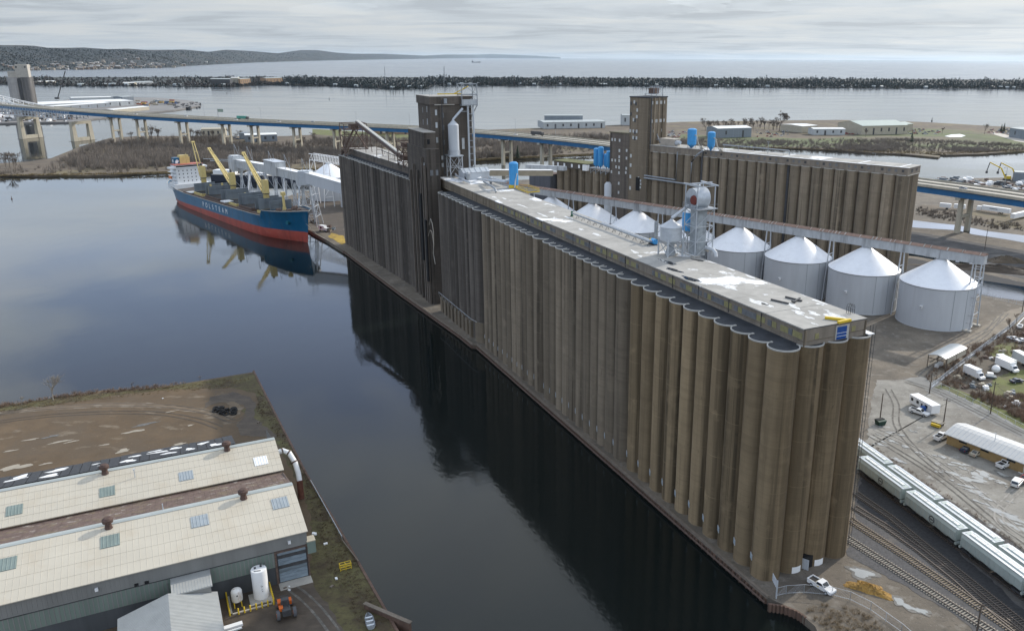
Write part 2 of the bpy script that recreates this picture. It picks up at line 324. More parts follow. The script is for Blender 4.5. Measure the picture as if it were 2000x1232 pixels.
# quay face timber and sheet piles
def wall_along(pts,z0,z1,th,mat,name,label,cat,parts=None):
    t=thing(name,label,cat,(pts[0][0],pts[0][1],0))
    o=Vector((pts[0][0],pts[0][1],0)); mbs=MB()
    for a,b in zip(pts[:-1],pts[1:]): mbs.beam(Vector((a[0],a[1],(z0+z1)/2))-o,Vector((b[0],b[1],(z0+z1)/2))-o,th,z1-z0)
    mbs.build('cap_beam' if z1-z0<1 else 'wall',mat,t); return t,o
qpts=quay[:7]
t,o=wall_along(qpts,-.35,.28,.55,M['timber'],'quay_wall','weathered timber and rusty steel quay edge along the foot of the big elevator','quay wall')
fm=MB()
for a,b in zip(qpts[:-1],qpts[1:]):
    A,B=Vector((a[0],a[1],0)),Vector((b[0],b[1],0)); L_=(B-A).length; n=int(L_/1.1); d=(B-A)/max(L_,.01); nn=Vector((d.y,-d.x,0)); nn=nn if nn.dot(Vector((-1,-.4,0)))>0 else -nn
    for i in range(n):
        p=A+d*(i+.5)*L_/n+nn*(.30 if i%2 else .12)-o; fm.box(p.x-.28,p.x+.28,p.y-.28,p.y+.28,-4,-.36+random.uniform(-.1,.1))
fm.build('sheet_piling',M['sheetpile'],t)
fm=MB()
for a,b in zip(qpts[:-1],qpts[1:]):
    A,B=Vector((a[0],a[1],0)),Vector((b[0],b[1],0)); d=(B-A).normalized(); nn=Vector((d.y,-d.x,0)); nn=nn if nn.dot(Vector((-1,-.4,0)))>0 else -nn
    fm.beam(A+nn*.75-o+Vector((0,0,-.9)),B+nn*.75-o+Vector((0,0,-.9)),.3,.3)
fm.build('fender_beam',M['rust'],t)
cp=[at2(1500,1178),at2(1530,1182),at2(1556,1192),at2(1575,1205)]
t,o=wall_along(cp,-2.4,.05,.35,M['sheetpile'],'sheet_pile_wall','rusty corrugated sheet pile wall at the near end of the quay','quay wall')
fm=MB()
for a,b in zip(cp[:-1],cp[1:]):
    A,B=Vector((*a,0)),Vector((*b,0)); L_=(B-A).length; n=max(2,int(L_/.7))
    for i in range(n):
        p=A+(B-A)*((i+.5)/n)-o; fm.box(p.x-.2,p.x+.2,p.y-.45,p.y+.1,-2.5,.12)
fm.build('pile_rib',M['sheetpile'],t)
# far brush flats, the shore behind the bridge
bshore=[(-260,356),(-60,350),(0,345),(75,346),(120,345),(170,346),(210,345),(260,342),(330,337),(420,337),(500,336),(600,333),(690,328),(790,323),(870,317),(970,312),(1080,306),(1150,303),(1230,299),(1400,294),(1500,291),(1560,292),(1640,296),(1700,300),(1760,303),(1832,310),(1836,307),(1790,302),(1850,305),(1920,303),(2000,297),(2200,288)]
bnorth=[(2500,262),(2100,262),(2000,252),(1900,246),(1800,240),(1640,236),(1460,238),(1330,240),(1210,246),(1060,252),(940,256),(800,258),(690,262),(560,268),(480,268),(420,268),(350,268),(270,268),(215,272),(160,288),(130,300),(100,312),(60,318),(0,322),(-260,328)]
mb=MB(); mb.prism([at2(*p,ZW) for p in bshore]+[at2(*p,ZW) for p in bnorth],-5,-.2); struct(mb.build('far_shore',M['brushland']))
def sheet(name,pix,mat,z=.03,kind='structure',world=False):
    P=[tuple(p) if world else at2(*p) for p in pix]
    if not world and mat is not M['water']:      # ragged natural edge
        rj=random.Random(len(P)*31+int(abs(P[0][0])*7)); Q=[]
        for (xa,ya),(xb,yb) in zip(P,P[1:]+P[:1]):
            L_=math.hypot(xb-xa,yb-ya); n=max(1,min(60,int(L_/1.6))); jj=min(.75,.16*L_/n+.2) if L_<400 else 3
            for k in range(n):
                f=k/n; e=0 if k==0 else jj; Q.append((xa+(xb-xa)*f+rj.uniform(-e,e),ya+(yb-ya)*f+rj.uniform(-e,e)))
        P=Q
    n=len(P)
    A=sum(P[i][0]*P[(i+1)%n][1]-P[(i+1)%n][0]*P[i][1] for i in range(n))
    if A<0: P=P[::-1]
    m=MB(); m.add([(x,y,z) for x,y in P],[tuple(range(n))]); o=m.build(name,mat); o['kind']=kind; return o
def blob(cx,cy,rx,ry,n=22,amp=.3,seed=0):
    rnd=random.Random(seed); ph=[rnd.uniform(0,6.28) for _ in range(4)]; P=[]
    for i in range(n):
        t=2*PI*i/n; k=1+amp*(math.sin(2*t+ph[0])*.4+math.sin(3*t+ph[1])*.35+math.sin(5*t+ph[2])*.25+math.sin(7*t+ph[3])*.15); P.append((cx+rx*k*math.cos(t),cy+ry*k*math.sin(t)))
    return P
# yard surfaces
sheet('gravel_lot',[(1690,880),(1704,770),(1712,742),(1765,741),(1830,742),(2000,838),(2300,1010),(2300,1250),(2000,1075),(1850,975),(1690,876)],M['gravel'],.03)
sheet('road',[(1766,741),(1800,735),(1870,765),(2000,832),(2300,985),(2300,1012),(2000,858),(1850,782)],mk('old asphalt road',(.21,.205,.19),.9,.12,.2,layers=[((.33,.32,.30),.12,(1,2,1),.58,.7,.6)]),.06)
sheet('dirt_track',[(1790,735),(1830,690),(1900,650),(1960,610),(2000,598),(2000,625),(1940,655),(1880,700),(1830,740)],mk('pale wheel track dirt',(.23,.195,.15),.95,.2,.2,layers=[((.14,.12,.10),.12,V1,.5,.7,.6)]),.025)
sheet('track_bed',[(1655,1085),(1668,1000),(1690,872),(1700,874),(2000,1072),(2300,1275),(2300,1480),(1990,1300),(1850,1190)],M['ballast'],.04)
sheet('oil_ground',[(1672,985),(1688,905),(1740,960),(2000,1190),(2300,1440),(2200,1400),(2000,1222),(1790,1062)],M['oil'],.055)
sheet('grass_patch',[(1925,765),(1945,738),(1985,722),(2060,725),(2060,765),(1990,785)],M['grass'],.05)
sheet('grass_patch',[(1930,690),(1950,672),(1985,668),(1990,690),(1950,705)],M['grass'],.05)
sheet('grass_verge',[(1825,757),(1850,762),(1920,795),(2000,838),(2100,890),(2100,870),(2000,818),(1900,772),(1840,750)],M['grass'],.07)
sheet('weedy_ground',[(1800,738),(1850,700),(1900,668),(1950,640),(2000,622),(2200,640),(2200,900),(2000,818),(1900,770)],mk('weedy lot',(.11,.092,.07),.95,.3,.25,layers=[((.06,.05,.04),.3,V1,.5,.7,.7),((.22,.19,.16),.4,V1,.6,.72,.6)],bump=.5,bscale=2,bdist=.3),.02)
M['wet']=mk('wet gravel',(.105,.097,.085),.55,.25,1.2,layers=[((.2,.19,.17),1.6,V1,.52,.64,.8)])
# puddles, each a loose cluster of wet patches
random.seed(90); npd=0
for i,(x,y,rx,ry) in enumerate([(1683,1119,2.4,1.5),(1762,1178,1.9,1.0),(1795,1192,1.6,.8),(1862,925,1.9,.9),(1895,937,2.6,1.2),(1921,925,1.9,1.3),(1843,893,1.0,.6),(1870,905,1.5,.6),(1755,900,1.2,.7),(1722,868,1.4,.5),(1742,862,1.0,.5),(1770,873,.9,.5),(1905,960,2.8,.8),(1955,1000,3.2,.9),(1985,1030,3.0,1.0),(1958,943,1.2,.6),(1735,845,1.4,.4),(1960,882,1.3,.5),(1716,832,1.4,.5),(1780,842,.9,.3),(1760,850,1.1,.3),(1800,885,1.,.4),(1880,915,1.,.4),(1930,975,1.6,.5),(1975,1010,1.8,.5),(1830,905,.8,.4)]):
    for k in range(1 if i<3 else 4):
        P=at(x,y,0); rz=-.75+random.uniform(-.3,.3); sx=random.uniform(.3,.75) if k else .9
        if k: P=P+Vector((random.gauss(0,rx*.9),random.gauss(0,rx*.8),0))
        pts=[(P.x+a_*math.cos(rz)-b_*math.sin(rz),P.y+a_*math.sin(rz)+b_*math.cos(rz)) for a_,b_ in blob(0,0,rx*sx,ry*sx,34,.6,i*7+k)]
        sheet('wet_ground',[(P.x+(a_-P.x)*1.45,P.y+(b_-P.y)*1.5) for a_,b_ in pts],M['wet'],.0605+.0018*(npd%13),world=True); sheet('puddle',pts,M['puddle'],.086+.0042*(npd%9),world=True); npd+=1
def ribbon_path(name,pix,w,mat,z,off=0.):
    P=[at(*p,0) for p in pix]; Q=[]
    for i in range(len(P)-1):
        p0,p1,p2,p3=P[max(i-1,0)],P[i],P[i+1],P[min(i+2,len(P)-1)]
        for k in range(8):
            t=k/8; Q.append(.5*((2*p1)+(-p0+p2)*t+(2*p0-5*p1+4*p2-p3)*t*t+(-p0+3*p1-3*p2+p3)*t**3))
    Q.append(P[-1]); V_=[]
    for i,c in enumerate(Q):
        d=(Q[min(i+1,len(Q)-1)]-Q[max(i-1,0)]).normalized(); n=Vector((-d.y,d.x,0)); ww=w*(.8+.4*random.random())
        for s_ in (-1,1): V_.append((c.x+n.x*(off+s_*ww/2),c.y+n.y*(off+s_*ww/2),z))
    q=MB(); q.add(V_,[(2*i,2*i+1,2*i+3,2*i+2) for i in range(len(Q)-1)]); return struct(q.build(name,mat))
M['rut']=mk('tyre rut soil',(.115,.105,.09),.9,.3,.8,layers=[((.2,.185,.16),.6,V1,.5,.62,.8)]); M['rutpale']=mk('pale rut',(.30,.28,.25),.9,.2,.8,layers=[((.2,.185,.16),.5,V1,.48,.6,.9)])
for j,pth in enumerate(([(1700,850),(1760,885),(1830,930),(1900,985),(1990,1060),(2060,1120)],[(1710,838),(1780,872),(1850,915),(1930,975),(2030,1060)],[(1735,760),(1750,790),(1752,830),(1790,880),(1850,930)],[(1990,955),(1960,985),(1950,1010),(1965,1030),(2010,1060)],[(1770,745),(1830,765),(1900,800),(2000,850)])):
    for o_ in (-.85,.85): ribbon_path('tyre_track',pth,.42,M['rut'] if j%2==0 else M['rutpale'],.096+.0045*j+(.002 if o_>0 else 0),o_)
for j,pth in enumerate(([(1800,735),(1840,695),(1890,665),(1935,640),(1965,612)],[(1790,745),(1835,705),(1880,680),(1925,652),(1950,620)])):
    for o_ in (-.85,.85): ribbon_path('tyre_track',pth,.5,M['rut'],.045+.006*j,o_)
# rail yard and ponds north of the tanks
sheet('asphalt_yard',[(1700,440),(1800,455),(2000,490),(2200,520),(2200,600),(2000,545),(1790,500),(1700,480)],mk('cinder yard',(.07,.066,.064),.95,.3,.15,layers=[((.20,.19,.17),.06,(1,3,1),.55,.66,.7)]),.03)
sheet('coal_ground',[(1690,498),(1790,506),(2000,552),(2200,592),(2200,610),(2000,566),(1880,546),(1690,530)],M['oil'],.06)
sheet('pond',[(1690,420),(1790,431),(1830,436),(1870,440),(1930,452),(2000,460),(2150,480),(2150,500),(2000,474),(1960,467),(1900,458),(1870,450),(1790,445),(1690,436)],M['water'],.06)
sheet('pond',[(1780,531),(1870,541),(1925,549),(2000,560),(2150,585),(2150,625),(2000,588),(1950,582),(1880,568),(1780,545)],M['water'],.07)
sheet('pond',[(1760,498),(1790,501),(1870,515),(1930,522),(2000,533),(2000,528),(1930,516),(1870,509),(1780,493)],M['water'],.065)
sheet('pond',[(1955,396),(2000,402),(2120,420),(2120,412),(2000,393),(1962,391)],M['water'],.065)
sheet('grass_bank',[(1790,412),(1850,422),(1940,440),(2000,448),(2150,475),(2150,440),(2000,420),(1900,408),(1800,400)],M['brushland'],.03)
# far parkland surfaces
sheet('grass_field',[(1310,298),(1330,262),(1420,266),(1600,272),(1700,262),(1780,250),(1860,250),(1930,262),(2010,276),(2010,290),(1900,292),(1760,292),(1640,288),(1500,286)],M['parkgrass'],-.14)
sheet('snow_patch',[(1845,266),(1858,263),(1875,262),(1886,265),(1878,268),(1855,268)],M['white'],-.05)
sheet('road',[(1930,258),(1945,258),(2010,275),(2010,280),(1985,276),(1945,264)],M['road'],-.07)
sheet('grass_field',[(610,252),(690,256),(800,264),(800,272),(690,268),(610,262)],M['grass'],-.14)
# ---------------- far land
M['forest_ground']=mk('forest floor',(.03,.034,.03),.95,.3,.01)
mb=MB(); mb.prism([at2(*p,ZW) for p in [(-200,242),(0,243),(140,241),(170,236),(250,226),(340,217),(392,209),(390,204),(375,199),(310,193),(170,191),(75,206),(0,212),(-200,216)]],-5,.6); struct(mb.build('terminal_island',mk('terminal ground',(.20,.19,.18),.9,.2,.02)))
pt_near=[(-300,160),(0,165),(60,166),(150,169),(240,168),(420,170),(520,166),(640,168),(700,171),(770,174),(832,172),(845,167),(1000,167),(1250,169),(1500,171),(1800,173),(2000,174),(2400,178)]
pt_far=[(2400,159),(2000,157),(1500,154.5),(1000,152.5),(500,151.5),(0,152),(-300,152)]
mb=MB(); mb.prism([at2(*p,ZW) for p in pt_near+pt_far],-5,.4); struct(mb.build('sand_spit',M['forest_ground']))

sheet('dock_ground',[(600,395),(640,388),(672,395),(672,470),(655,462),(630,450),(604,434)],M['mud'],.02)
# ================================================================ MAIN GRAIN ELEVATOR (long row of concrete silos on the quay)
ERZ=math.atan2(-.894,.448)
ET=thing('grain_elevator','long brown concrete grain elevator of joined round silos standing on the quay','grain elevator',duv(110,97),ERZ)
EINV=Matrix.Translation(Vector(duv(110,97)))@Matrix.Rotation(ERZ,4,'Z'); EINV.invert()
def el(p): return EINV@Vector(p)
TOP=48.9
def silo_mesh(r,mat,h=TOP,n=40):
    m=MB(); m.lathe([(r,0),(r,h-.9),(r+.03,h-.9),(r+.03,h-.14)],n=n,m=0)
    m.add([(r*math.cos(2*PI*i/n),r*math.sin(2*PI*i/n),h-.14) for i in range(n)],[tuple(range(n))],1)
    return m
def lip_mesh(r,h=TOP,n=40,a0=0,a1=2*PI):
    m=MB(); m.lathe([(r+.04,h-.24),(r+.10,h-.24),(r+.10,h+.05),(r-.10,h+.05),(r-.10,h-.20)],n=max(8,int(n*(a1-a0)/(2*PI))),a0=a0,a1=a1); return m
_sm={}
ARC={'front':(-PI+.12,-.12),'rear':(.12,PI-.12),'corner':(-PI+.12,PI/2-.1),'rcorner':(-PI/2+.1,PI-.12),'end':(-PI/2+.1,PI/2-.1),'full':(0,2*PI)}
def silo(x,y,r,mat,parent,h=TOP,arc='front',name='silo'):
    k=(round(r,3),mat.name,h); kl=(round(r,3),h,arc)
    if k not in _sm: _sm[k]=a=silo_mesh(r,mat,h).build(name,[mat,M['bitumen']],parent)
    else: a=_sm[k].copy(); COL.objects.link(a); a.parent=parent
    a.location=(x,y,0)
    if kl not in _sm: _sm[kl]=lip_mesh(r,h,40,*ARC[arc]).build('silo_lip',M['rim'],a)
    else: b=_sm[kl].copy(); COL.objects.link(b); b.parent=a
    return a
def hatch(x,y,z,ang,parent,w=1.3,h=1.25,mat=None):
    global _hatch
    if '_hatch' not in globals():
        m=MB(); m.box(-.06,.06,-w/2,w/2,0,h,0); m.box(.06,.10,-w/2+.2,w/2-.2,.2,h-.2,1)
        _hatch=m.build('hatch_door',[M['galv'],mk('hatch pale blue',(.30,.37,.42),.5,.1,1)],parent); o=_hatch
    else: o=_hatch.copy(); COL.objects.link(o); o.parent=parent
    o.location=(x,y,z); o.rotation_euler=(0,0,ang); return o
rows=(3.0,8.85,14.8,20.75)
def block(us,r,mat,ys=(3.0,20.75),hz=3.2):
    for i,u in enumerate(us):
        x=110-u
        for y in ys:
            yy=y+(r-2.95 if y<10 else 0); silo(x,yy,r,mat,ET,arc=('front' if y<10 else 'rear') if us[i]>113 else ('corner' if y<10 else 'rcorner'))
        if hz is not None: hatch(x-r*.42*1.01,3.0+(r-2.95)-r*.907*1.012,hz+random.uniform(-.3,.3),math.atan2(-.907,-.42),ET)
b4=[112.95+5.6*k for k in range(10)]
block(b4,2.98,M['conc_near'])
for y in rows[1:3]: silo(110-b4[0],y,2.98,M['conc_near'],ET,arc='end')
b3=[170.3]+[175.2+4.36*k for k in range(10)]
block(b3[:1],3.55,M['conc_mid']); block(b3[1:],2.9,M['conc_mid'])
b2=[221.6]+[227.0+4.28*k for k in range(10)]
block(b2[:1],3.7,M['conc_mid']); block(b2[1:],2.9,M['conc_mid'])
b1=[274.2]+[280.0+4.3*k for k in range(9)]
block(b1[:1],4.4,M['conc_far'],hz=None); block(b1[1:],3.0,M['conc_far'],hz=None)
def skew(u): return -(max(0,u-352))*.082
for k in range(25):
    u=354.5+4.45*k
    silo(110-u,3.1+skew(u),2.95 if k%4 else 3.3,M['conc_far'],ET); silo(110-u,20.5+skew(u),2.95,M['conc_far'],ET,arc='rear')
m=MB()
for a,b in ((112.5,168),(168,219),(219,271),(271,316)): m.box(110-b,110-a,2.4,21.2,40,TOP-.12,0)
P0=[(110-352,3.2+skew(352)),(110-465,3.2+skew(465)),(110-465,20.5+skew(465)),(110-352,20.5)]; m.prism(P0,40,TOP-.12)
m.build('silo_deck',M['bitumen'],ET)
m=MB()
for a,b in ((166.5,168.2),(217.0,218.4),(268.6,270.2)): m.box(110-b,110-a,2.2,20.5,0,TOP-.5)
m.build('block_joint',M['dark'],ET)
# gallery on top
GT=52.2
def gallery(ua,ub,y0,y1,mat,nseam,sk=0,win=True):
    m=MB(); x0,x1=110-ub,110-ua; sk0,sk1=(skew(ub),skew(ua)) if sk else (0,0)
    m.prism([(x0,y0+sk0),(x1,y0+sk1),(x1,y1+sk1),(x0,y1+sk0)],TOP-.3,GT-.22); g_=m.build('gallery_wall',mat,ET)
    m=MB(); L_=(x1-x0)/nseam
    for i in range(nseam):
        a,b=x0+i*L_+.06,x0+(i+1)*L_-.06; fa=(a-x0)/(x1-x0); fb=(b-x0)/(x1-x0); s0=sk0+(sk1-sk0)*fa; s1=sk0+(sk1-sk0)*fb
        q=MB(); q.prism([(a,y0-.35+s0),(b,y0-.35+s1),(b,y1+.35+s1),(a,y1+.35+s0)],GT-.22,GT+.02*(i%2)); o=q.build('roof_slab',M['deckgravel'],ET)
    m.prism([(x0,y0-.28+sk0),(x1,y0-.28+sk1),(x1,y1+.28+sk1),(x0,y1+.28+sk0)],GT-.21,GT-.06); m.build('roof_joint',M['dark'],ET)
    m=MB(); m.prism([(x0,y0-.02+sk0),(x1,y0-.02+sk1),(x1,y0-.12+sk1),(x0,y0-.12+sk0)],49.55,49.72); m.build('sill_band',M['conc_mid'],ET)
    return g_
gallery(111.2,166.8,6.4,21.5,M['gal_wall'],5)
gallery(166.8,217.2,6.4,21.5,M['gal_wall'],5)
gallery(217.2,269.2,6.4,21.5,M['gal_wall'],5)
gallery(269.2,335.5,6.4,21.5,M['conc_mid'],6)
gallery(353,464,6.2,20.5,M['conc_far'],10,1)
pn={}
def pane(x,y,z,w,h,kind,rz=0):
    k=(w,h,kind)
    if k not in pn:
        q=MB(); q.box(-w/2,w/2,-.05,.05,0,h); o=q.build('window_pane',M[kind],ET); pn[k]=o
    else: o=pn[k].copy(); COL.objects.link(o); o.parent=ET
    o.location=(x,y,z); o.rotation_euler=(0,0,rz); return o
random.seed(5)
for ua,ub in ((112,166),(169,216),(220,268)):
    L_=(ub-ua)/5
    for s_ in range(5):
        for off,wd,kd in ((1.2,2.6,'pane_y'),(3.2,1.1,'pane_g'),(4.9,2.3,'pane_y'),(6.6,1.1,'pane_g'),(7.9,1.2,'pane_y'),(9.3,1.1,'pane_g')):
            if off>L_-.4: continue
            if random.random()<.1: continue
            k=kd
            if ub>160 and random.random()<.25: k='pane_g'
            pane(110-(ua+s_*L_+off),6.37,49.95,wd,1.15,k)
for u in (123.8,134.5,145.6,156,178,188,198,208,230,240,251,261): 
    q=MB(); q.box(110-u-.08,110-u+.08,6.25,6.4,49,GT-.25); q.build('wall_pilaster',M['dark'],ET)
random.seed(66)
for i,(x,y,rx,ry) in enumerate([(1632,618,3.2,1.2),(1590,612,1.6,.7),(1560,610,1.7,.8),(1580,620,1.2,.5),(1545,596,2.6,.8),(1480,590,2.6,1.0),(1500,596,1.4,.6),(1605,588,3.0,1.0),(1560,570,3.0,.9),(1520,553,3.2,1.0),(1470,540,2.8,.8),(1430,525,2.2,.7),(1390,512,1.6,.6),(1425,562,1.8,.8),(1405,556,1.4,.6),(1250,500,1.2,.5),(1240,492,2.0,.6),(1165,458,2.6,.6),(1135,448,1.6,.6),(1060,420,3.6,.5),(1020,402,3.2,.5),(985,388,2.0,.5),(1110,425,2.4,.6),(1040,390,3.0,.5),(1075,400,3.4,.45),(1590,632,.8,.3),(1615,606,.6,.3),(965,385,1.2,.8)]):
    P=at(x,y,GT+.03); rz=ERZ; pts=[(P.x+a*math.cos(rz)-b*math.sin(rz),P.y+a*math.sin(rz)+b*math.cos(rz)) for a,b in blob(0,0,rx,ry,30,.62,i+140)]
    pts=[p for p in pts if 6.2<el((p[0],p[1],GT)).y<21.7 and el((p[0],p[1],GT)).x<-.9]
    if len(pts)>3: sheet('roof_coating',pts,M['coating'],GT+.032,kind='structure',world=True)
# end wall: blue roll door and two small yellow windows
gx=110-111.2
q=MB(); q.box(gx,gx+.10,13.9,17.2,48.95,51.75,0); q.box(gx+.02,gx+.14,14.15,16.6,48.97,51.5,1); q.box(gx+.02,gx+.16,14.15,16.6,49.55,49.63,2); q.box(gx+.02,gx+.16,14.15,16.6,50.2,50.28,2); q.build('roll_door',[M['rim'],M['bluedoor'],M['white']],ET)
pane(gx+.03,9.3,49.9,.9,1.05,'pane_y',PI/2); pane(gx+.03,18.4,50.1,.9,1.05,'pane_y',PI/2)
q=MB(); q.box(gx,gx+.07,6.45,13.8,49.6,49.72); q.box(gx,gx+.07,17.3,21.4,49.9,50.0); q.build('wall_ledge',M['conc_mid'],ET)
q=MB(); q.box(gx-.1,gx+.12,6.2,6.75,48.7,GT-.3); q.box(gx-.1,gx+.12,21.2,21.6,48.7,GT-.3); q.build('corner_post',M['conc_mid'],ET)
# ground doors at the near end
q=MB(); q.box(110-b4[0]+1.2,110-b4[0]+2.65,11.2,13.2,0,2.6); q.build('doorway',M['black'],ET)
q=MB(); q.obox((110-b4[0]+2.9,11.05,.1),(1.4,.1,2.4),.5); q.build('door_leaf',M['galv'],ET)
for y in (8.85,14.8): q=MB(); q.lathe([(3.02,.05),(3.02,1.5)],(110-b4[0],y,0),n=12,a0=-.4,a1=.35); q.build('whitewash_patch',M['white'],ET)
# lattice ladder on the far corner silo
lx,ly=110-b4[0]+.9,24.15
q=MB()
for dx in (-.35,.35):
    q.beam((lx+dx,ly,1),(lx+dx,ly,TOP+1.2),.09)
    q.beam((lx+dx,ly+.75,3),(lx+dx,ly+.75,TOP+1.2),.06)
for i in range(60):
    z=1+i*.82; q.beam((lx-.35,ly,z),(lx+.35,ly,z),.05)
    if i%2: q.beam((lx-.35,ly,z),(lx-.35,ly+.75,z),.05); q.beam((lx+.35,ly,z),(lx+.35,ly+.75,z),.05); q.beam((lx-.35,ly+.75,z),(lx+.35,ly+.75,z),.05)
q.build('ladder_cage',M['dark'],ET)
# platform at the far corner silo top
q=MB(); q.box(gx-2.2,gx+.9,21.7,23.2,TOP+.15,TOP+.3,0); q.build('corner_slab',M['white'],ET)
# ledge, pipe and bases on the old block
q=MB(); q.tube([(110-271.5,-.9,8.2),(110-276,-1.5,8.2),(110-316,-1.1,8.2)],.11,6); 
for k in range(10): q.cyl((110-280-4.0*k,-1.3,8.2),(110-280-4.0*k,-.6,5.5),.05,n=6)
q.build('steam_pipe',M['steel'],ET)
q=MB(); q.lathe([(4.75,0),(4.75,7.4),(4.5,7.6)],(110-274.2,4.4,0),n=32)
for k in range(9): q.box(110-280-4.3*k-1.5,110-280-4.3*k+1.1,-.6,2,0,6.3-.3*(k%2))
q.build('base_plinth',M['conc_mid'],ET)
# roof furniture of the near gallery ---------------------------------------------------
def beams_on_roof(name,label,cat,pts,w,h,mat,z=GT+.06):
    c=pts[0][0]; t=thing(name,label,cat,at(*c,z))
    for i,(a,b) in enumerate(pts):
        A,B=at(*a,z),at(*b,z); q=MB(); q.beam(Vector((0,0,h/2+i*.03))+A-at(*c,z),Vector((0,0,h/2+i*.03))+B-at(*c,z),w,h); q.build('steel_beam',mat,t)
    return t
beams_on_roof('scrap_beams','black steel channels lying loose on the near gallery roof','steel beams',[((1506,586),(1540,594)),((1534,581),(1566,589)),((1550,592),(1562,584)),((1546,590),(1553,592))],.35,.3,M['dark'])
beams_on_roof('yellow_beams','pair of yellow steel beams laid in a V at the gallery end','steel beams',[((1611,622),(1661,628)),((1637,632),(1661,627))],.55,.45,M['yellow'])
P=el(at(1661,612,GT)); q=MB()
for dx in (-.5,0,.5):
    q.tube([(dx,-.6,0),(dx,-.6,1.5),(dx,-.4,1.9),(dx,.3,1.9),(dx,.5,1.5),(dx,.5,0)],.05,6)
for z in (.7,1.4): q.beam((-.5,-.6,z),(.5,-.6,z),.05); q.beam((-.5,.5,z),(.5,.5,z),.05)
tag(q.build('ladder_hoops',M['dark'],None,at(1661,612,GT),ERZ),'dark tubular ladder hoops at the near corner of the gallery roof','ladder')
# long dust pipe on trestle feet
def frame_at(px,py,z): return at(px,py,z)
t=thing('dust_pipe','long grey twin pipe on low trestle feet running along the gallery roof','pipe',at(1117,423,GT))
o=at(1117,423,GT); E_=at(1268,480,GT)-o
q=MB(); q.tube([Vector((0,0,1.1)),E_*.33+Vector((0,0,1.1)),E_*.66+Vector((0,0,1.1)),E_+Vector((0,0,1.1))],.27,10); q.build('main_pipe',M['steel'],t)
n_=Vector((-E_.y,E_.x,0)).normalized(); q=MB(); q.tube([E_*.40+n_*.7+Vector((0,0,1.25)),E_+n_*.7+Vector((0,0,1.25))],.2,8); q.build('second_pipe',M['galv'],t)
for k in range(13):
    f=k/12; c=E_*f; q=MB(); q.beam(c+n_*.6,c+Vector((0,0,1)),.08); q.beam(c-n_*.6,c+Vector((0,0,1)),.08); q.beam(c+n_*.6+Vector((0,0,.4)),c-n_*.6+Vector((0,0,.4)),.06); q.build('trestle_foot',M['dark'],t)
q=MB(); q.cyl((0,0,0),(0,0,1.7),.35,n=10); q.build('end_box',mk('dark green paint',(.02,.11,.06),.5),t)
# blower at the pipe end
t=thing('blower','blue and yellow blower set at the end of the roof pipe','blower',at(1277,478,GT),ERZ)
q=MB(); q.cyl((-.9,0,.9),(.9,0,.9),.75,n=14); q.build('motor',M['blue'],t)
q=MB(); q.cyl((-1.7,0,.9),(-.95,0,.9),.6,n=14); q.build('coupling',M['yellow'],t)
q=MB(); q.box(-1.8,1.2,-.7,.7,0,.25); q.build('base_frame',M['dark'],t)
t=thing('exhaust_stack','dark ribbed exhaust pipe standing beside the blue blower','pipe',at(1281,469,GT))
q=MB(); q.lathe([(.55,0),(.55,5.2),(.42,5.2),(.42,5.0)],n=14); q.build('stack',M['steel'],t)
q=MB(); q.lathe([(.7,0),(.7,.4),(.56,.42)],n=14); q.build('stack_base',M['dark'],t)
# hopper bin
t=thing('hopper_bin','grey steel hopper bin with conical roof on a braced leg frame','hopper bin',at(1309,498,GT),ERZ)
q=MB(); q.lathe([(.4,2.2),(2.75,4.0),(2.75,7.4)],n=26); q.build('bin_shell',M['galv'],t)
q=MB(); q.lathe([(2.85,7.35),(.45,9.0),(.3,9.3)],n=26); q.build('bin_roof',M['tank_wall'],t)
lg=[(-2.2,-2.2),(2.2,-2.2),(2.2,2.2),(-2.2,2.2)]
for i in range(4):
    a,b=lg[i],lg[(i+1)%4]; q=MB(); q.beam((*a,0),(*a,4.6),.32); q.build('leg',M['galv'],t)
    q=MB(); q.beam((*a,.3),(*b,3.8),.14); q.beam((*b,.3),(*a,3.8),.14); q.beam((*a,3.9),(*b,3.9),.2); q.build('leg_brace',M['galv'],t)
q=MB(); q.lathe([(1.3,0),(1.3,.8),(.9,1.9),(.5,2.3)],n=14); q.build('outlet_cone',M['steel'],t)
# dust collector tower
cpos=at(1362,497,GT); t=thing('dust_collector','tall grey dust collector tower with round head inside an open steel frame','dust collector',cpos,ERZ)
q=MB(); q.box(-1.9,1.5,-1.3,1.3,0,12.3); q.build('shaft',mk('mottled galvanised',(.33,.36,.38),.5,.25,.7,layers=[((.18,.19,.2),.8,(1,1,.3),.52,.7,.6)]),t)
q=MB()
q.cyl((-.8,-2.0,14.3),(-.8,2.0,14.3),2.55,n=30); q.box(-3.3,-.8,-2.0,2.0,12.2,14.3); q.build('fan_casing',M['galv'],t)
q=MB(); q.cyl((.3,-2.05,14.0),(.3,-2.45,14.0),1.3,1.1,n=20,m=0); q.build('fan_inlet',mk('red oxide',(.16,.035,.025),.7,.3,2),t)
q=MB()
for a,b in ((-2.6,-2.6),(2.6,-2.6),(2.6,2.6),(-2.6,2.6)): q.beam((a,b,0),(a,b,17.8),.22)
for z in (3.8,7.6,11.8,17.6):
    for i in range(4):
        A=[(-2.6,-2.6),(2.6,-2.6),(2.6,2.6),(-2.6,2.6)]; q.beam((*A[i],z),(*A[(i+1)%4],z),.16)
for z0,z1 in ((0,3.8),(3.8,7.6),(7.6,11.8)):
    q.beam((-2.6,-2.6,z0),(2.6,-2.6,z1),.12); q.beam((2.6,-2.6,z0),(2.6,2.6,z1),.12); q.beam((-2.6,2.6,z0),(-2.6,-2.6,z1),.12)
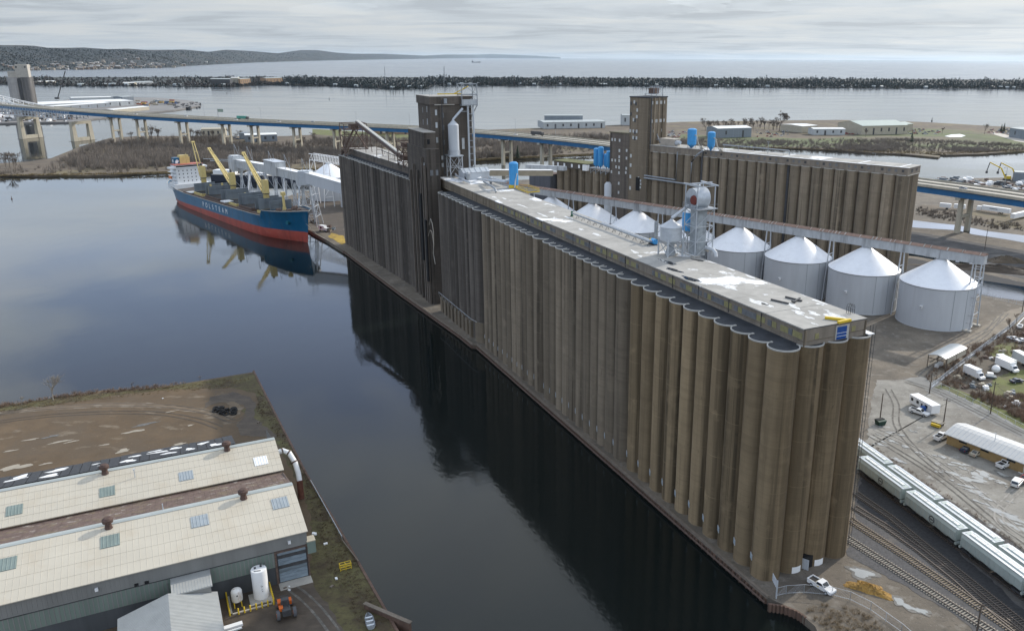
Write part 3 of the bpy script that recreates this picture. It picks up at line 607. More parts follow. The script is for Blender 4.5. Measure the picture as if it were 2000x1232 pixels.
q.beam((-3.6,-2.6,17.8),(3.8,-2.6,18.0),.3); q.beam((-3.6,2.6,18.0),(3.8,2.6,17.8),.3); q.beam((0,-3.4,18.1),(0,3.4,18.1),.3); q.beam((-2.6,2.6,17.8),(2.6,-2.6,17.9),.2)
q.build('support_frame',M['galv'],t)
q=MB(); q.box(-2.8,3.6,-3.2,3.0,12.0,12.16)
for i in range(7): q.beam((-2.8+i*1.06,-3.2,12.1),(-2.8+i*1.06,-3.2,13.2),.06)
q.beam((-2.8,-3.2,13.2),(3.6,-3.2,13.2),.07); q.beam((-2.8,-3.2,12.7),(3.6,-3.2,12.7),.05); q.beam((3.6,-3.2,13.2),(3.6,3.,13.2),.07); q.build('platform',M['steel'],t)
h_=el(at(1309,498,GT))-el(cpos); q=MB(); q.tube([(-2.0,-1.0,12.8),(h_.x,h_.y,9.4)],.42,10); q.build('feed_spout',M['galv'],t)
q=MB(); q.tube([(-7,1.2,1.8),(1,1.4,1.9),(4.4,1.6,1.9),(5.3,1.7,1.4),(5.6,1.7,.4)],.5,12); q.build('bend_duct',M['tank_wall'],t)
q=MB(); q.tube([(-9,-1,.6),(-6.5,-2.2,.7),(-4.5,-1.8,1.5)],.4,10); q.tube([(-5,2.4,1.2),(1,2.6,.8)],.22,8); q.tube([(-3,-3.6,.5),(3.,-3.4,.5),(4.2,-2,.5)],.12,6); q.build('ground_duct',M['conc_light'],t)
q=MB()
for k in range(6): q.beam((-7+k*1.9,-4.0,0),(-7+k*1.9,-4.0,1.1),.07)
q.beam((-7,-4,1.1),(2.5,-4,1.1),.07); q.beam((-7,-4,.55),(2.5,-4,.55),.05); q.build('guard_rail',M['galv'],t)
bp=at(1352,452,GT); 
t=thing('filter_tank','blue rectangular filter box tank beside the dust collector','filter tank',at(1338,492,GT)+Vector((1.2,2.5,0)),ERZ)
q=MB(); q.lathe([(1.9,5.2),(2.0,5.4),(2.0,10.0),(1.2,10.6)],n=8,smooth=False); q.build('filter_body',M['blue'],t)
q=MB(); q.lathe([(2.05,10.0),(1.3,10.7),(.2,10.9)],n=8,smooth=False); q.build('filter_top',M['white'],t)
q=MB()
for a,b in ((-1.4,-1.4),(1.4,-1.4),(1.4,1.4),(-1.4,1.4)): q.beam((a,b,0),(a,b,5.4),.18)
q.beam((-1.4,-1.4,.4),(1.4,-1.4,5),.1); q.beam((1.4,-1.4,.4),(-1.4,-1.4,5),.1); q.lathe([(.4,3.6),(1.85,5.25)],n=8); q.build('support_frame',M['steel'],t)
# wet puddles around the collector (they mirror it)
pm=mk('wet black roof',(.018,.018,.02),.03,.2,1.,spec=.6)
for i,(x,y,rx,ry) in enumerate([(1305,512,3.0,1.0),(1316,527,2.4,.9),(1350,545,3.2,.9),(1363,508,1.8,.6)]):
    P=at(x,y,GT+.05); rz=ERZ+.2; pts=[(P.x+a*math.cos(rz)-b*math.sin(rz),P.y+a*math.sin(rz)+b*math.cos(rz)) for a,b in blob(0,0,rx,ry,24,.5,i+40)]
    o=sheet('roof_puddle',pts,pm,GT+.045,kind='structure',world=True)
# ---------------------------------------------------------------- work tower of the elevator
TT=thing('work_tower','tall dark concrete headhouse tower rising from the middle of the long elevator','tower',duv(344,108),ERZ)
def tl(u,v): return (344-u, v-108)
def tbox(q,u0,u1,v0,v1,z0,z1,m=0): q.box(344-u1,344-u0,v0-108,v1-108,z0,z1,m)
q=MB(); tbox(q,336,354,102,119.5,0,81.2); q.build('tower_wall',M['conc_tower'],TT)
q=MB(); tbox(q,335.5,354.5,101.5,120,81.2,84.4,0); q.build('top_band',M['conc_tower'],TT)
q=MB(); tbox(q,335.9,354.1,101.9,119.6,84.2,84.46,0); q.build('roof',M['deckgravel'],TT)
q=MB(); tbox(q,335.2,335.5,103.5,112,81.0,81.35); q.build('ledge',M['conc_light'],TT)
q=MB(); tbox(q,326.5,355,96.6,102,0,64.5); tbox(q,331,354,97.2,102,64.5,70.6,0); q.build('front_annex',M['conc_tower'],TT)
q=MB(); tbox(q,330.7,354.3,96.9,102.0,70.6,70.9); q.build('annex_roof',M['conc_light'],TT)
q=MB()
for u,dz in ((328,58),(331,61),(334,52),(339,55),(344,57),(349,54)): tbox(q,u-.55,u+.55,95.5,96.3,0,dz)
q.build('buttress',M['conc_tower'],TT)
def twin(u,v,z,w,h,face,kd):
    q=MB()
    if face=='end': q.box(344-u-.02,344-u+.12,v-108-w/2,v-108+w/2,z,z+h)
    else: q.box(344-u-w/2,344-u+w/2,v-108-.12,v-108+.02,z,z+h)
    o=q.build('window',M[kd],TT)
for z in (60,66,72,77): 
    twin(336,104.2,z,.8,2.2,'end','galside'); twin(336,107.0,z-1,.9,2.,'end','pane_g')
    twin(341,102,z+1,.9,2.4,'side','galside'); twin(347,102,z+.5,.9,2.2,'side','pane_g')
for z in (50,56,59): twin(336,106.3,z,1.2,1.6,'end','galside')
twin(336,115.4,63,1.1,4.5,'end','galside'); twin(331,99,66,1.1,2,'end','black'); twin(326.5,98.4,54,1.2,2.2,'end','pane_g'); twin(326.5,100.6,54,1.0,2.2,'end','pane_g')
for u in (329,333): twin(u,96.2,50+u%5,.7,5,'side','galside')
q=MB(); q.tube([tl(335.2,106.6)+(83.,),tl(335.2,106.6)+(53,)],.22,6); q.build('downpipe',M['dark'],TT)
# bucket leg casings and cage on the right corner
q=MB()
for v in (117.3,119.6): q.tube([tl(334.2,v)+(52.5,),tl(334.2,v)+(82,)],.42,8)
q.build('leg_casing',M['galv'],TT)
q=MB()
for i in range(11): q.beam(tl(334.2,117.3)+(53+i*2.7,),tl(334.2,119.6)+(53+i*2.7,),.25)
q.beam(tl(334.3,113.6)+(78.4,),tl(334.3,117)+(78.4,),.25); q.build('leg_rung',M['steel'],TT)
q=MB()
A=[tl(333.4,114.6),tl(333.4,121.2),tl(339,121.2),tl(339,114.6)]
for a in A: q.beam(a+(80.6,),a+(89.5,),.3)
for z in (81.0,85,89.3):
    for i in range(4): q.beam(A[i]+(z,),A[(i+1)%4]+(z,),.26)
for i in range(4): q.beam(A[i]+(81,),A[(i+1)%4]+(85,),.14); q.beam(A[(i+1)%4]+(85,),A[i]+(89.3,),.14)
q.beam(A[1]+(81,),tl(336.5,119.6)+(76,),.26); q.build('cage_frame',M['steel'],TT)
q=MB(); tbox(q,333.3,339,114.5,121.3,80.7,81.0); tbox(q,333.3,333.5,114.5,121.3,81,83.2); q.build('cage_floor',M['galside'],TT)
q=MB(); q.beam(tl(345,108)+(85,),tl(337,116)+(85.3,),.4); q.beam(tl(339,113)+(85.2,),tl(335,118)+(88.3,),.35); q.build('hoist_beam',M['yellow'],TT)
q=MB()
for u,v in ((352,103),(348,103),(343,104),(341,104.3)): q.beam(tl(u,v)+(84.4,),tl(u,v)+(86.5,),.12)
q.beam(tl(339,109)+(84.4,),tl(339,109)+(96,),.10); q.build('antenna',M['steel'],TT)
q=MB(); tbox(q,334.5,335.4,107.4,108.6,81.6,83.6); q.build('flood_light',M['steel'],TT)
# silver bin hung on the tower
t=thing('steel_bin','slim silver steel bin on a braced stand against the dark tower','steel bin',duv(332.6,110.2),ERZ)
q=MB(); q.lathe([(2.2,61.2),(2.2,73.3),(.5,75.0),(.35,75.6)],n=24); q.build('bin_shell',M['tank_wall'],t)
q=MB(); q.lathe([(2.3,62.8),(2.3,63.0)],n=24)
for i in range(12): 
    a=2*PI*i/12; q.beam((2.45*math.cos(a),2.45*math.sin(a),61.2),(2.45*math.cos(a),2.45*math.sin(a),63),.08)
q.lathe([(2.45,62.9),(2.5,63.0)],n=24); q.build('bin_rail',M['galv'],t)
lg=[(-2.4,-2.6),(2.4,-2.6),(2.4,2.6),(-2.4,2.6)]
for i in range(4):
    a,b=lg[i],lg[(i+1)%4]; q=MB(); q.beam((*a,GT),(*a,61),.28); q.build('leg',M['tank_wall'],t)
    q=MB(); q.beam((*a,53.5),(*b,60.4),.14); q.beam((*b,53.5),(*a,60.4),.14); q.beam((*a,60.7),(*b,60.7),.3); q.beam((*a,56.3),(*b,56.3),.16); q.build('leg_brace',M['tank_wall'],t)
q=MB(); q.box(-2.9,2.9,-3.1,3.1,60.8,61.15); q.build('stand_deck',M['galv'],t)
q=MB(); q.tube([(0,0,75.4),(-1.0,4.6,79.6)],.5,10); q.build('feed_spout',M['galv'],t)
# shed, blue tank and yellow platform
t=thing('roof_shed','small white gabled shed with metal roof on the gallery beside the tower','shed',duv(324,115.5,GT),ERZ)
q=MB(); q.add([(-3.,-5.6,0),(3.,-5.6,0),(3.,5.6,0),(-3.,5.6,0),(-3.,-5.6,3.0),(3.,-5.6,3.0),(3.,5.6,3.0),(-3.,5.6,3.0),(0,-5.6,4.3),(0,5.6,4.3)],[(0,1,5,8,4),(2,3,7,9,6),(1,2,6,5),(3,0,4,7)]); q.build('wall',M['tank_wall'],t)
q=MB(); q.add([(-3.3,-5.8,2.95),(-3.3,5.8,2.95),(0,5.8,4.42),(0,-5.8,4.42),(3.3,5.8,2.95),(3.3,-5.8,2.95)],[(0,1,2,3),(3,2,4,5)]); q.build('roof',M['galv'],t)
for k in range(5): 
    q=MB(); q.beam((0.1,-4.6+2.3*k,4.46),(3.3,-4.6+2.3*k,3.02),.1,.1); q.build('roof_rib',M['steel'],t)
q=MB(); q.box(-3.08,-2.95,-4.6,-3.5,0,2.1); q.box(2.95,3.06,-5.2,-4.2,.1,1.6); q.build('door',M['dark'],t)
t=thing('filter_tank','tall blue cylinder tank on the gallery roof beside a yellow platform','filter tank',duv(294.3,120.8,GT))
q=MB(); q.lathe([(1.75,1.0),(1.75,9.2),(1.2,9.7),(0,9.9)],n=24); q.build('tank_shell',M['blue'],t)
q=MB(); q.lathe([(1.4,0),(1.4,1.05)],n=12); q.box(-1.8,1.0,-1.9,-1.2,0,1.2); q.build('tank_base',M['yellow'],t)
q=MB(); q.tube([(.5,-2.4,.3),(.9,-2.3,3.2),(1.4,-1.5,5.6)],.28,8); q.build('duct',M['tank_wall'],t)
t=thing('access_platform','yellow railed steel platform at the tank side of the gallery roof','platform',duv(287,123.6,GT),ERZ)
q=MB(); q.box(-5,5,-2.4,2.4,-.2,0); q.build('platform_deck',M['dark'],t)
q=MB()
for k in range(9):
    for y in (-2.4,2.4): q.beam((-5+k*1.25,y,0),(-5+k*1.25,y,1.1),.09)
for y in (-2.4,2.4):
    for z in (.55,1.1): q.beam((-5,y,z),(5,y,z),.09)
for x in (-5,5):
    for z in (.55,1.1): q.beam((x,-2.4,z),(x,2.4,z),.09)
q.box(-5.1,5.1,-2.55,-2.4,-.3,.12); q.box(5,5.12,-2.5,2.5,-.3,.12); q.build('hand_rail',M['yellow'],t)
t=thing('roof_ducts','grey pipes and cyclone ducts crossing the gallery roof by the white shed','pipes',duv(312,112,GT),ERZ)
q=MB(); q.tube([(-21.5,-1.4,1.0),(-17,-2.5,1.0),(0,-4.2,.9),(2,-3.0,.5)],.42,10); q.build('long_duct',M['galv'],t)
q=MB(); q.tube([(6,1,1.2),(20,-1.2,1.5),(26,-2.0,1.3),(27,-2.1,.3)],.38,10); q.build('outlet_duct',M['steel'],t)
q=MB(); q.tube([(-6,4,1),(-2,1,1.2),(6,3.5,1.5),(14,7,1.8)],.5,10); q.tube([(-4,7,1.5),(7,7.2,1.6),(14,8,2.2)],.35,8); q.build('branch_duct',M['galv'],t)
q=MB(); q.lathe([(.3,0),(1.1,1.6),(1.1,2.8),(.2,3.4)],(-7.5,-.8,0),n=14); q.lathe([(.3,0),(.9,1.2),(.9,2.2),(.2,2.6)],(4.5,4.5,0),n=14); q.build('cyclone',M['steel'],t)
t=thing('conveyor_bridge','long pale enclosed conveyor running out behind the tower at roof level','conveyor',duv(334,121,53))
a=Vector(duv(334,121,53.0)); b=at(1078,338,51); q=MB(); q.beam((0,0,0),b-a,2.6,2.3); q.build('conveyor_side',mk('tan sheeting',(.34,.29,.21),.7),t); q=MB(); q.beam((0,0,1.3),b-a+Vector((0,0,1.3)),2.9,.2); q.build('conveyor_roof',M['white'],t)
# ---------------------------------------------------------------- conveyors over the far block
t=thing('conveyor_tower','rusty lattice steel tower standing at the far end of the long elevator','conveyor tower',duv(458,96,48.7),ERZ)
q=MB(); A=[(-6,-6),(5,-6),(5,6),(-6,6)]
for a in A: q.beam((*a,0),(*a,17),.35)
for z in (4,10.5,14,17):
    for i in range(4): q.beam((*A[i],z),(*A[(i+1)%4],z),.35)
for i in range(4): q.beam((*A[i],0),(*A[(i+1)%4],10.5),.28); q.beam((*A[(i+1)%4],0),(*A[i],10.5),.28)
q.beam((-6,-6,0),(3,0,15),.7); q.beam((5,6,3),(-2,0,15),.5); q.beam((2,-6,0),(2,2,14),.5); q.build('tower_frame',M['rust'],t)
q=MB(); q.box(-4,4,-4,3,13.9,14.3); q.box(-3,3,-2,2,14.3,16.6); q.build('tower_platform',M['rust'],t)
t=thing('inclined_conveyor','white roofed belt conveyor sloping down over the far elevator roof','conveyor',duv(457,98,66),ERZ)
a=Vector((0,0,0)); 
E2_=(457-377,101-98,54.8-65.5); q=MB(); q.beam((0,0,0),E2_,1.9,1.5); q.build('conveyor_casing',M['rust'],t)
q=MB(); q.beam((0,0,1.1),(E2_[0],E2_[1],E2_[2]+1.1),1.6,.5); q.build('conveyor_cover',M['rim'],t)
for f in (.25,.5,.75):
    q=MB(); x,y,z=[c*f for c in E2_]; q.beam((x,y-1,z),(x,y-1.6,-14),.25); q.beam((x,y+1,z),(x,y+1.6,-14),.25); q.beam((x,y-1.3,z-5),(x,y+1.3,z-5),.2); q.build('trestle',M['rust'],t)
t=thing('conveyor_tower','smaller rusty steel transfer tower between the sloping conveyor and the headhouse','conveyor tower',duv(374,102,52.2),ERZ)
q=MB(); A=[(-5,-3.5),(5,-3.5),(5,3.5),(-5,3.5)]
for a in A: q.beam((*a,0),(*a,11),.4)
for z in (2.5,5.5,8.5,11):
    for i in range(4): q.beam((*A[i],z),(*A[(i+1)%4],z),.35)
for i in range(4): q.beam((*A[i],0),(*A[(i+1)%4],8.5),.25); q.beam((*A[(i+1)%4],0),(*A[i],8.5),.25)
q.box(-4,2,-2,2,8.6,10.4); q.box(-2,4,-3,3,3,5); q.build('tower_frame',M['rust'],t)
q=MB(); q.beam((0,0,9.6),(19,2,8.8),1.8,1.6); q.build('belt_casing',M['white'],t)
t=thing('roof_pipe','thin pipe on posts along the far elevator roof','pipe',duv(420,104,GT),ERZ)
q=MB(); q.tube([(-12,0,1.4),(40,.5,1.2)],.2,6)
for k in range(10): q.beam((-11+k*5.5,0,0),(-11+k*5.5,0,1.3),.12)
q.build('pipe_run',M['dark'],t)
t=thing('wall_pipes','tangle of loose ropes and pipes hanging on the dark tower front','pipes',duv(326,95.3,0),ERZ)
q=MB(); q.tube([(4,-.3,35),(7,-.5,38),(9,-.5,36.5),(10,-.4,33),(9,-.3,28),(8,-.3,24),(10,-.3,20)],.14,6); q.tube([(2,-.3,30),(5,-.4,33),(8,-.5,33),(9.5,-.4,28)],.12,6); q.build('hanging_pipe',M['conc_light'],t)
q=MB(); q.box(-9,-6.5,-.3,.4,18,46); q.box(-3,-1,-.3,.3,10,36); q.build('chute_door',M['black'],t)
# ================================================================ ROUND STORAGE TANKS under the long conveyor gallery
T2=Vector((143.5,317.0,0)); TD=Vector((-.735,.678,0)).normalized(); TRZ=math.atan2(TD.y,TD.x)   # direction of the tank row, away from the camera
def tank(loc,r,hw,ha,label,group,first=[None]):
    if first[0] is None or False:
        t=thing('storage_tank',label,'storage tank',loc,TRZ,group)
        q=MB(); q.lathe([(r+.12,0),(r+.12,.35),(r,.36),(r,hw)],n=72); q.build('tank_wall',M['tank_wall'],t)
        q=MB(); q.lathe([(r+.22,hw-.12),(r+.25,hw+.1),(1.9,ha-.9)],n=72); q.build('cone_roof',M['tank_roof'],t)
        q=MB(); q.lathe([(r+.03,hw-.35),(r+.14,hw-.3),(r+.14,hw-.12),(r+.03,hw-.1)],n=72); q.build('eave_ring',M['dark'],t)
        q=MB(); q.lathe([(1.95,ha-1.0),(1.95,ha-.3),(0,ha-.2)],n=16); q.build('roof_cap',M['galv'],t)
        for a in (2.35,2.75,3.05):
            q=MB(); q.box(r-.02,r+.05,-.10,.10,.4,hw-.4); o=q.build('seam_strip',M['steel'],t); o.rotation_euler.z=a
        q=MB(); q.box(r-.05,r+.9,-.45,.45,0,1.0,0); q.box(r+.9,r+.93,-.4,.4,.1,.9,1); o=q.build('access_hatch',[M['white'],M['galv']],t); o.rotation_euler.z=1.55; o.location.z=hw*.50
        q=MB()
        for dx in (-.3,.3): q.beam((r+.35,dx,.3),(r+.35,dx,hw+.8),.07)
        for k in range(int(hw/.45)): q.beam((r+.35,-.3,.5+k*.45),(r+.35,.3,.5+k*.45),.05)
        o=q.build('ladder',M['galv'],t); o.rotation_euler.z=3.4
        first[0]=t; return t
    return dup(first[0],loc,TRZ+random.uniform(-.02,.02),label,group=group)
ordn=['nearest white cone roofed tank beside the open canopy shed','second white cone roofed tank from the right end of the conveyor','third white cone roofed tank from the right end of the conveyor','fourth tank from the right, just right of the grey dust collector','fifth white cone tank, partly hidden behind the dust collector tower','white cone roofed tank just left of the dust collector','white cone roofed tank above the long roof pipe, seventh from the right','white cone roofed tank just showing over the gallery roof','white cone tank hidden mostly behind the gallery roof','farthest white tank of the conveyor row by the yellow platform']
for k in range(10):
    p=T2+TD*30.6*k; tank(p,14.3,16.4,26.0,ordn[k],'white cone roofed storage tanks in a row')
# conveyor gallery above the tank cones
GV=Vector((-TD.y,TD.x,0))
t=thing('tank_conveyor','long grey conveyor gallery with rusty roof carried on steel bents over the tanks','conveyor gallery',T2+TD*-16,TRZ)
L_=30.6*9+28
q=MB(); q.box(0,L_,-1.9,1.9,25.8,29.3); q.build('gallery_side',M['galside'],t)
q=MB(); q.add([(-.3,-2.2,29.3),(L_+.3,-2.2,29.3),(L_+.3,0,30.1),(-.3,0,30.1),(L_+.3,2.2,29.3),(-.3,2.2,29.3)],[(0,1,2,3),(3,2,4,5),(0,3,5),(1,4,2)]); q.build('rusty_roof',M['galroof'],t)
random.seed(11)
x=1.5
while x<L_-1:
    q=MB(); wd=random.choice((.25,.3,.5)); q.add([(x,-2.25,29.33),(x+wd,-2.25,29.33),(x+wd+.2,0,30.14),(x+.2,0,30.14)],[(0,1,2,3),(3,2,1,0)]); q.add([(x,2.25,29.33),(x+wd,2.25,29.33),(x+wd+.2,0,30.14),(x+.2,0,30.14)],[(0,1,2,3),(3,2,1,0)]); q.build('roof_patch',M['rim'],t); x+=random.choice((1.6,2.6,4.2,5.5,6.5)) if x<150 else random.choice((5,7,9))
for k in range(11):
    xb=30.6*k+.8 if k else .6
    q=MB()
    for y in (-1,1):
        q.beam((xb,y*1.6,25.8),(xb,y*4.4,0),.42); 
    for z,wd in ((6,3.8),(13,3.05),(20,2.35)): q.beam((xb,-wd,z),(xb,wd,z),.25)
    q.beam((xb,-3.8,6),(xb,3.05,13),.16); q.beam((xb,3.05,13),(xb,-2.35,20),.16)
    if k==0:
        for y in (-1,1): q.beam((xb+3,y*1.6,25.8),(xb+3,y*4.4,0),.42); [q.beam((xb,y*w_,z),(xb+3,y*w_,z),.2) for z,w_ in ((3,4.1),(6,3.8),(10,3.4),(13,3.05),(17,2.7),(20,2.35),(24,1.9))]
    q.build('support_bent',M['galv'],t)
q=MB(); q.box(-.3,3.5,-6,-4,0,.5); q.box(-.3,3.5,4,6,0,.5); q.build('footing',M['conc_light'],t)
# ================================================================ SECOND GRAIN ELEVATOR
F2=math.atan2(-.663,.748)
def d2(u,v,z=0): return (-.748*u+.663*v,.663*u+.748*v,z)
OT=thing('grain_elevator','second tan concrete grain elevator behind the white tanks with its own headhouse tower','grain elevator',d2(142,393),F2)
_sm2={}
def silo2(x,y,r,h,mat,lab=None):
    k=(r,h,mat.name)
    if k not in _sm2: 
        a=silo_mesh(r,mat,h,28).build('silo',[mat,M['bitumen']],OT); b=lip_mesh(r,h,28).build('silo_lip',M['rim'],a); _sm2[k]=(a,b); a.location=(x,y,0); return a
    a0,b0=_sm2[k]; a=a0.copy(); COL.objects.link(a); a.parent=OT; a.location=(x,y,0); b=b0.copy(); COL.objects.link(b); b.parent=a; return a
h2=48.0
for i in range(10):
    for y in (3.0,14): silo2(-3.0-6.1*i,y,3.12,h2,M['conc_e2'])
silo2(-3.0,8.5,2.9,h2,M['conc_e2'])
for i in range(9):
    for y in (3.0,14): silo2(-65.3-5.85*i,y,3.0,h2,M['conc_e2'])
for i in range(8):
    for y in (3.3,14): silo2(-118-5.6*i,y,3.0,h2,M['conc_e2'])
q=MB(); q.box(-164,-3,2.8,14,38,h2-.2); q.build('silo_deck',M['bitumen'],OT)
q=MB(); q.box(-62.4,-61.2,2.0,14,0,h2-.6); q.box(-116.,-114.3,2.0,14,0,h2-.6); q.build('block_joint',M['dark'],OT)
q=MB(); q.box(-150,.1,.7,15.6,h2-.4,51.4); q.build('gallery_wall',M['gal_wall'],OT)
for i in range(15):
    q=MB(); a=-150.2+10.13*i; q.box(a+.12,min(a+10.0,.4),.3,16,51.4,51.62); q.build('roof_slab',M['deckgravel'],OT)
    if i%2==0 and i>3: q=MB(); q.box(a+3.6,a+4.4,.8,15.4,51.62,51.72); q.build('roof_stripe',M['white'],OT)
q=MB(); q.box(-114,.3,.35,1.3,51.62,51.68); q.build('roof_edge',M['white'],OT)
for i in range(34):
    x=-112+i*3.3
    if i%5==4: continue
    q=MB(); q.box(x,x+1.2,.6,.72,49.3,50.5); q.build('window_pane',M['pane_g'] if i%3 else M['dark'],OT)
q=MB(); q.box(.08,.18,4.0,6.2,49,50.8); q.build('end_door',M['dark'],OT); q=MB(); q.box(.08,.18,10.5,11.6,49.3,50.6); q.build('end_window',M['dark'],OT)
q=MB(); q.box(-.1,.2,.5,15.8,h2-.2,h2+.2); q.build('end_sill',M['conc_light'],OT)
# headhouse tower and lower annex with white windows
q=MB(); q.box(-164.2,-150,-.6,16.5,0,78); q.build('headhouse_wall',M['conc_e2'],OT)
q=MB(); q.box(-164.5,-149.7,-.9,16.8,77.9,78.5); q.build('headhouse_roof',M['bitumen'],OT)
for x,y in ((-150,4.2),(-150,8.3),(-150,12.3)):
    q=MB(); q.box(x-.02,x+.45,y-.35,y+.35,49,78); q.build('wall_pier',M['conc_e2'],OT)
q=MB(); q.box(-149.98,-149.6,.6,1.5,49,78); q.build('dark_duct',M['dark'],OT)
q=MB(); q.box(-178.8,-164.3,-.4,12,0,57.0); q.build('annex_wall',M['conc_tower'],OT)
q=MB(); q.box(-179.2,-164.3,-.8,12.4,57.0,57.6); q.build('annex_roof',mk('mossy roof',(.13,.12,.08),.9,.3,.8),OT)
wm={}; M['oldpane']=mk('whitish old pane',(.52,.53,.52),.5,.15,1.5)
def w2(x,z,w=1.1,h=1.8,k='white',y=-.6,side=False):
    kk=(w,h,k,side)
    if kk not in wm:
        m=MB(); 
        if side: m.box(-.02,.1,-w/2,w/2,0,h)
        else: m.box(-w/2,w/2,-.1,.02,0,h)
        o=m.build('window',M['oldpane'] if k=='white' else M[k],OT); wm[kk]=o
    else: o=wm[kk].copy(); COL.objects.link(o); o.parent=OT
    o.location=(x,y,z)
for x,z in ((-161.0,74.5),(-158.8,70),(-159,66.3),(-161.3,64.5),(-163.4,58),(-161.2,58),(-158.8,58),(-161.2,54.3),(-158.8,54.2)): w2(x,z)
for x,z in ((-163.3,73.5),(-159.8,73.4),(-160.2,64),(-160,57),(-160,53.6),(-163.3,67.5)): w2(x,z,1.3,2.0,'dark')
for y in (2.2,5.8,6.9,9.9,11.0,13.8): w2(-150,74.3,.8,1.8,'white',y,True); w2(-150,64,.8,1.8,'white',y,True)
for y in (4.0,12.0): w2(-150,58.5,.8,1.6,'white',y,True)
for z in (52,46.0,42.3,40,36,32.8,26.5,21): w2(-171.5,z,1.1,1.7,'white',-.4); 
for x,z in ((-177.2,52.2),(-175,52.2),(-177,40),(-174.5,40),(-177.3,33),(-173.8,36.2),(-166,46.5),(-166,42),(-166,36),(-166.3,33.5)): w2(x,z,1.05,1.6,'white',-.4)
for z in (43.5,38,31.3,24.5): w2(-162.6,z,1.2,2.,'white',-.6)
for x,z in ((-156.5,31.5),(-157,27.5),(-155,30),(-155,26),(-154.8,28)): w2(x,z,.9,1.3,'white',-.6)
q=MB(); q.box(-158.4,-155.4,-.75,-.55,24.5,32.4); q.build('wall_recess',M['black'],OT)
# pipes across the silo fronts
for i,(P,r) in enumerate(((((-152,-.9,34.0),(-129.5,-.9,33.6),(-129.3,-.9,49.3)),.45),(((-152,-1.1,32.6),(-119.5,-1.1,32.0),(-119.3,-1.1,44.5),(-115.5,-1.9,48.8),(-111,-2.2,51.8)),.5),(((-112.5,.4,52),(-112.6,-.9,48),(-112.6,-.9,30)),.45))):
    q=MB(); q.tube(P,r,8); q.build('outside_pipe',M['steel'] if i<2 else M['dark'],OT)
# roof gear
t=thing('roof_frame','rusty drive machinery and small open frame on top of the second headhouse','machinery',d2(297,403,78.5),F2)
q=MB(); q.box(-2.5,2.0,-2,2,1.5,4.6); q.build('drive_house',M['rust'],t)
q=MB()
for a in ((-4,-3),(4,-3),(4,3),(-4,3)): q.beam((*a,0),(*a,1.5),.3)
q.box(-4.4,4.4,-3.4,3.4,1.3,1.5); 
for a in ((1.5,-2.2),(4.2,-2.2),(4.2,2.2),(1.5,2.2)): q.beam((*a,1.5),(*a,5.6),.25)
q.beam((-2,-2.2,5.6),(4.6,-2.2,5.6),.3); q.beam((-2,2.2,5.6),(4.6,2.2,5.6),.3); q.build('steel_frame',M['steel'],t)
def bluetank(loc,r,h,label,group,foot=2.,duct=True):
    t=thing('filter_tank',label,'filter tank',loc,F2,group)
    q=MB(); q.lathe([(.25,-.2),(r,foot),(r,h),(r*.6,h+.5),(0,h+.65)],n=20); q.build('tank_shell',M['blue'],t)
    q=MB()
    for a in range(4): x,y=r*.8*math.cos(a*PI/2+.7),r*.8*math.sin(a*PI/2+.7); q.beam((x,y,-1.),(x,y,foot+.6),.18)
    q.build('tank_leg',M['dark'],t)
    if duct: q=MB(); q.tube([(r*.9,-.6,h*.72),(r+1.4,-.8,h*.66),(r+2.2,-.8,h*.3),(r+4,-.8,.6)],.3,8); q.cyl((r+4.2,-.8,.2),(r+5.6,-.8,1.2),.9,n=12); q.build('duct',M['conc_light'],t)
    return t
bluetank(d2(265.3,397,51.6),2.55,10.2,'wider blue cylinder filter tank on the second elevator roof','blue filter tanks on the second elevator')
bluetank(d2(250.2,393.4,51.6),2.1,9.6,'narrower blue filter tank with pale elbow duct, at right on the second elevator roof','blue filter tanks on the second elevator',2.6)
t=thing('roof_house','pale flat roofed penthouse box with a fan on the second elevator roof','roof house',d2(283,401,51.6),F2)
q=MB(); q.box(-5,5,-3,3,0,3.6); q.build('box_wall',mk('pale sheet',(.42,.37,.31),.7),t); q=MB(); q.box(-5.3,5.3,-3.3,3.3,3.6,3.8); q.build('box_roof',M['conc_light'],t)
q=MB(); q.cyl((5.2,-1,1.6),(8.5,-2,2.2),1.6,1.0,n=14); q.build('fan',M['tank_wall'],t)
q=MB(); q.beam((-13,2,9.5),(-4.5,-3.4,1.2),.45); q.beam((-17,-2,6.8),(-9.5,-5.4,-1.6),.5); q.beam((-14,-1,2.2),(-5,0,3.2),.7); q.build('spout',M['steel'],t)
t=thing('roof_pipe','thin pipe on short posts along the second elevator roof','pipe',d2(232,400,51.6),F2)
q=MB(); q.tube([(-16,2,2.6),(24,2,2.4),(24.5,2,2.2),(24.5,2,.2)],.3,8); q.beam((12,1.8,0),(12,1.8,6),.2); q.beam((11,1.8,6),(13,1.8,6),.2)
for k in range(5): q.beam((-15+k*9,2,0),(-15+k*9,2,2.4),.12)
q.build('pipe_run',M['steel'],t)
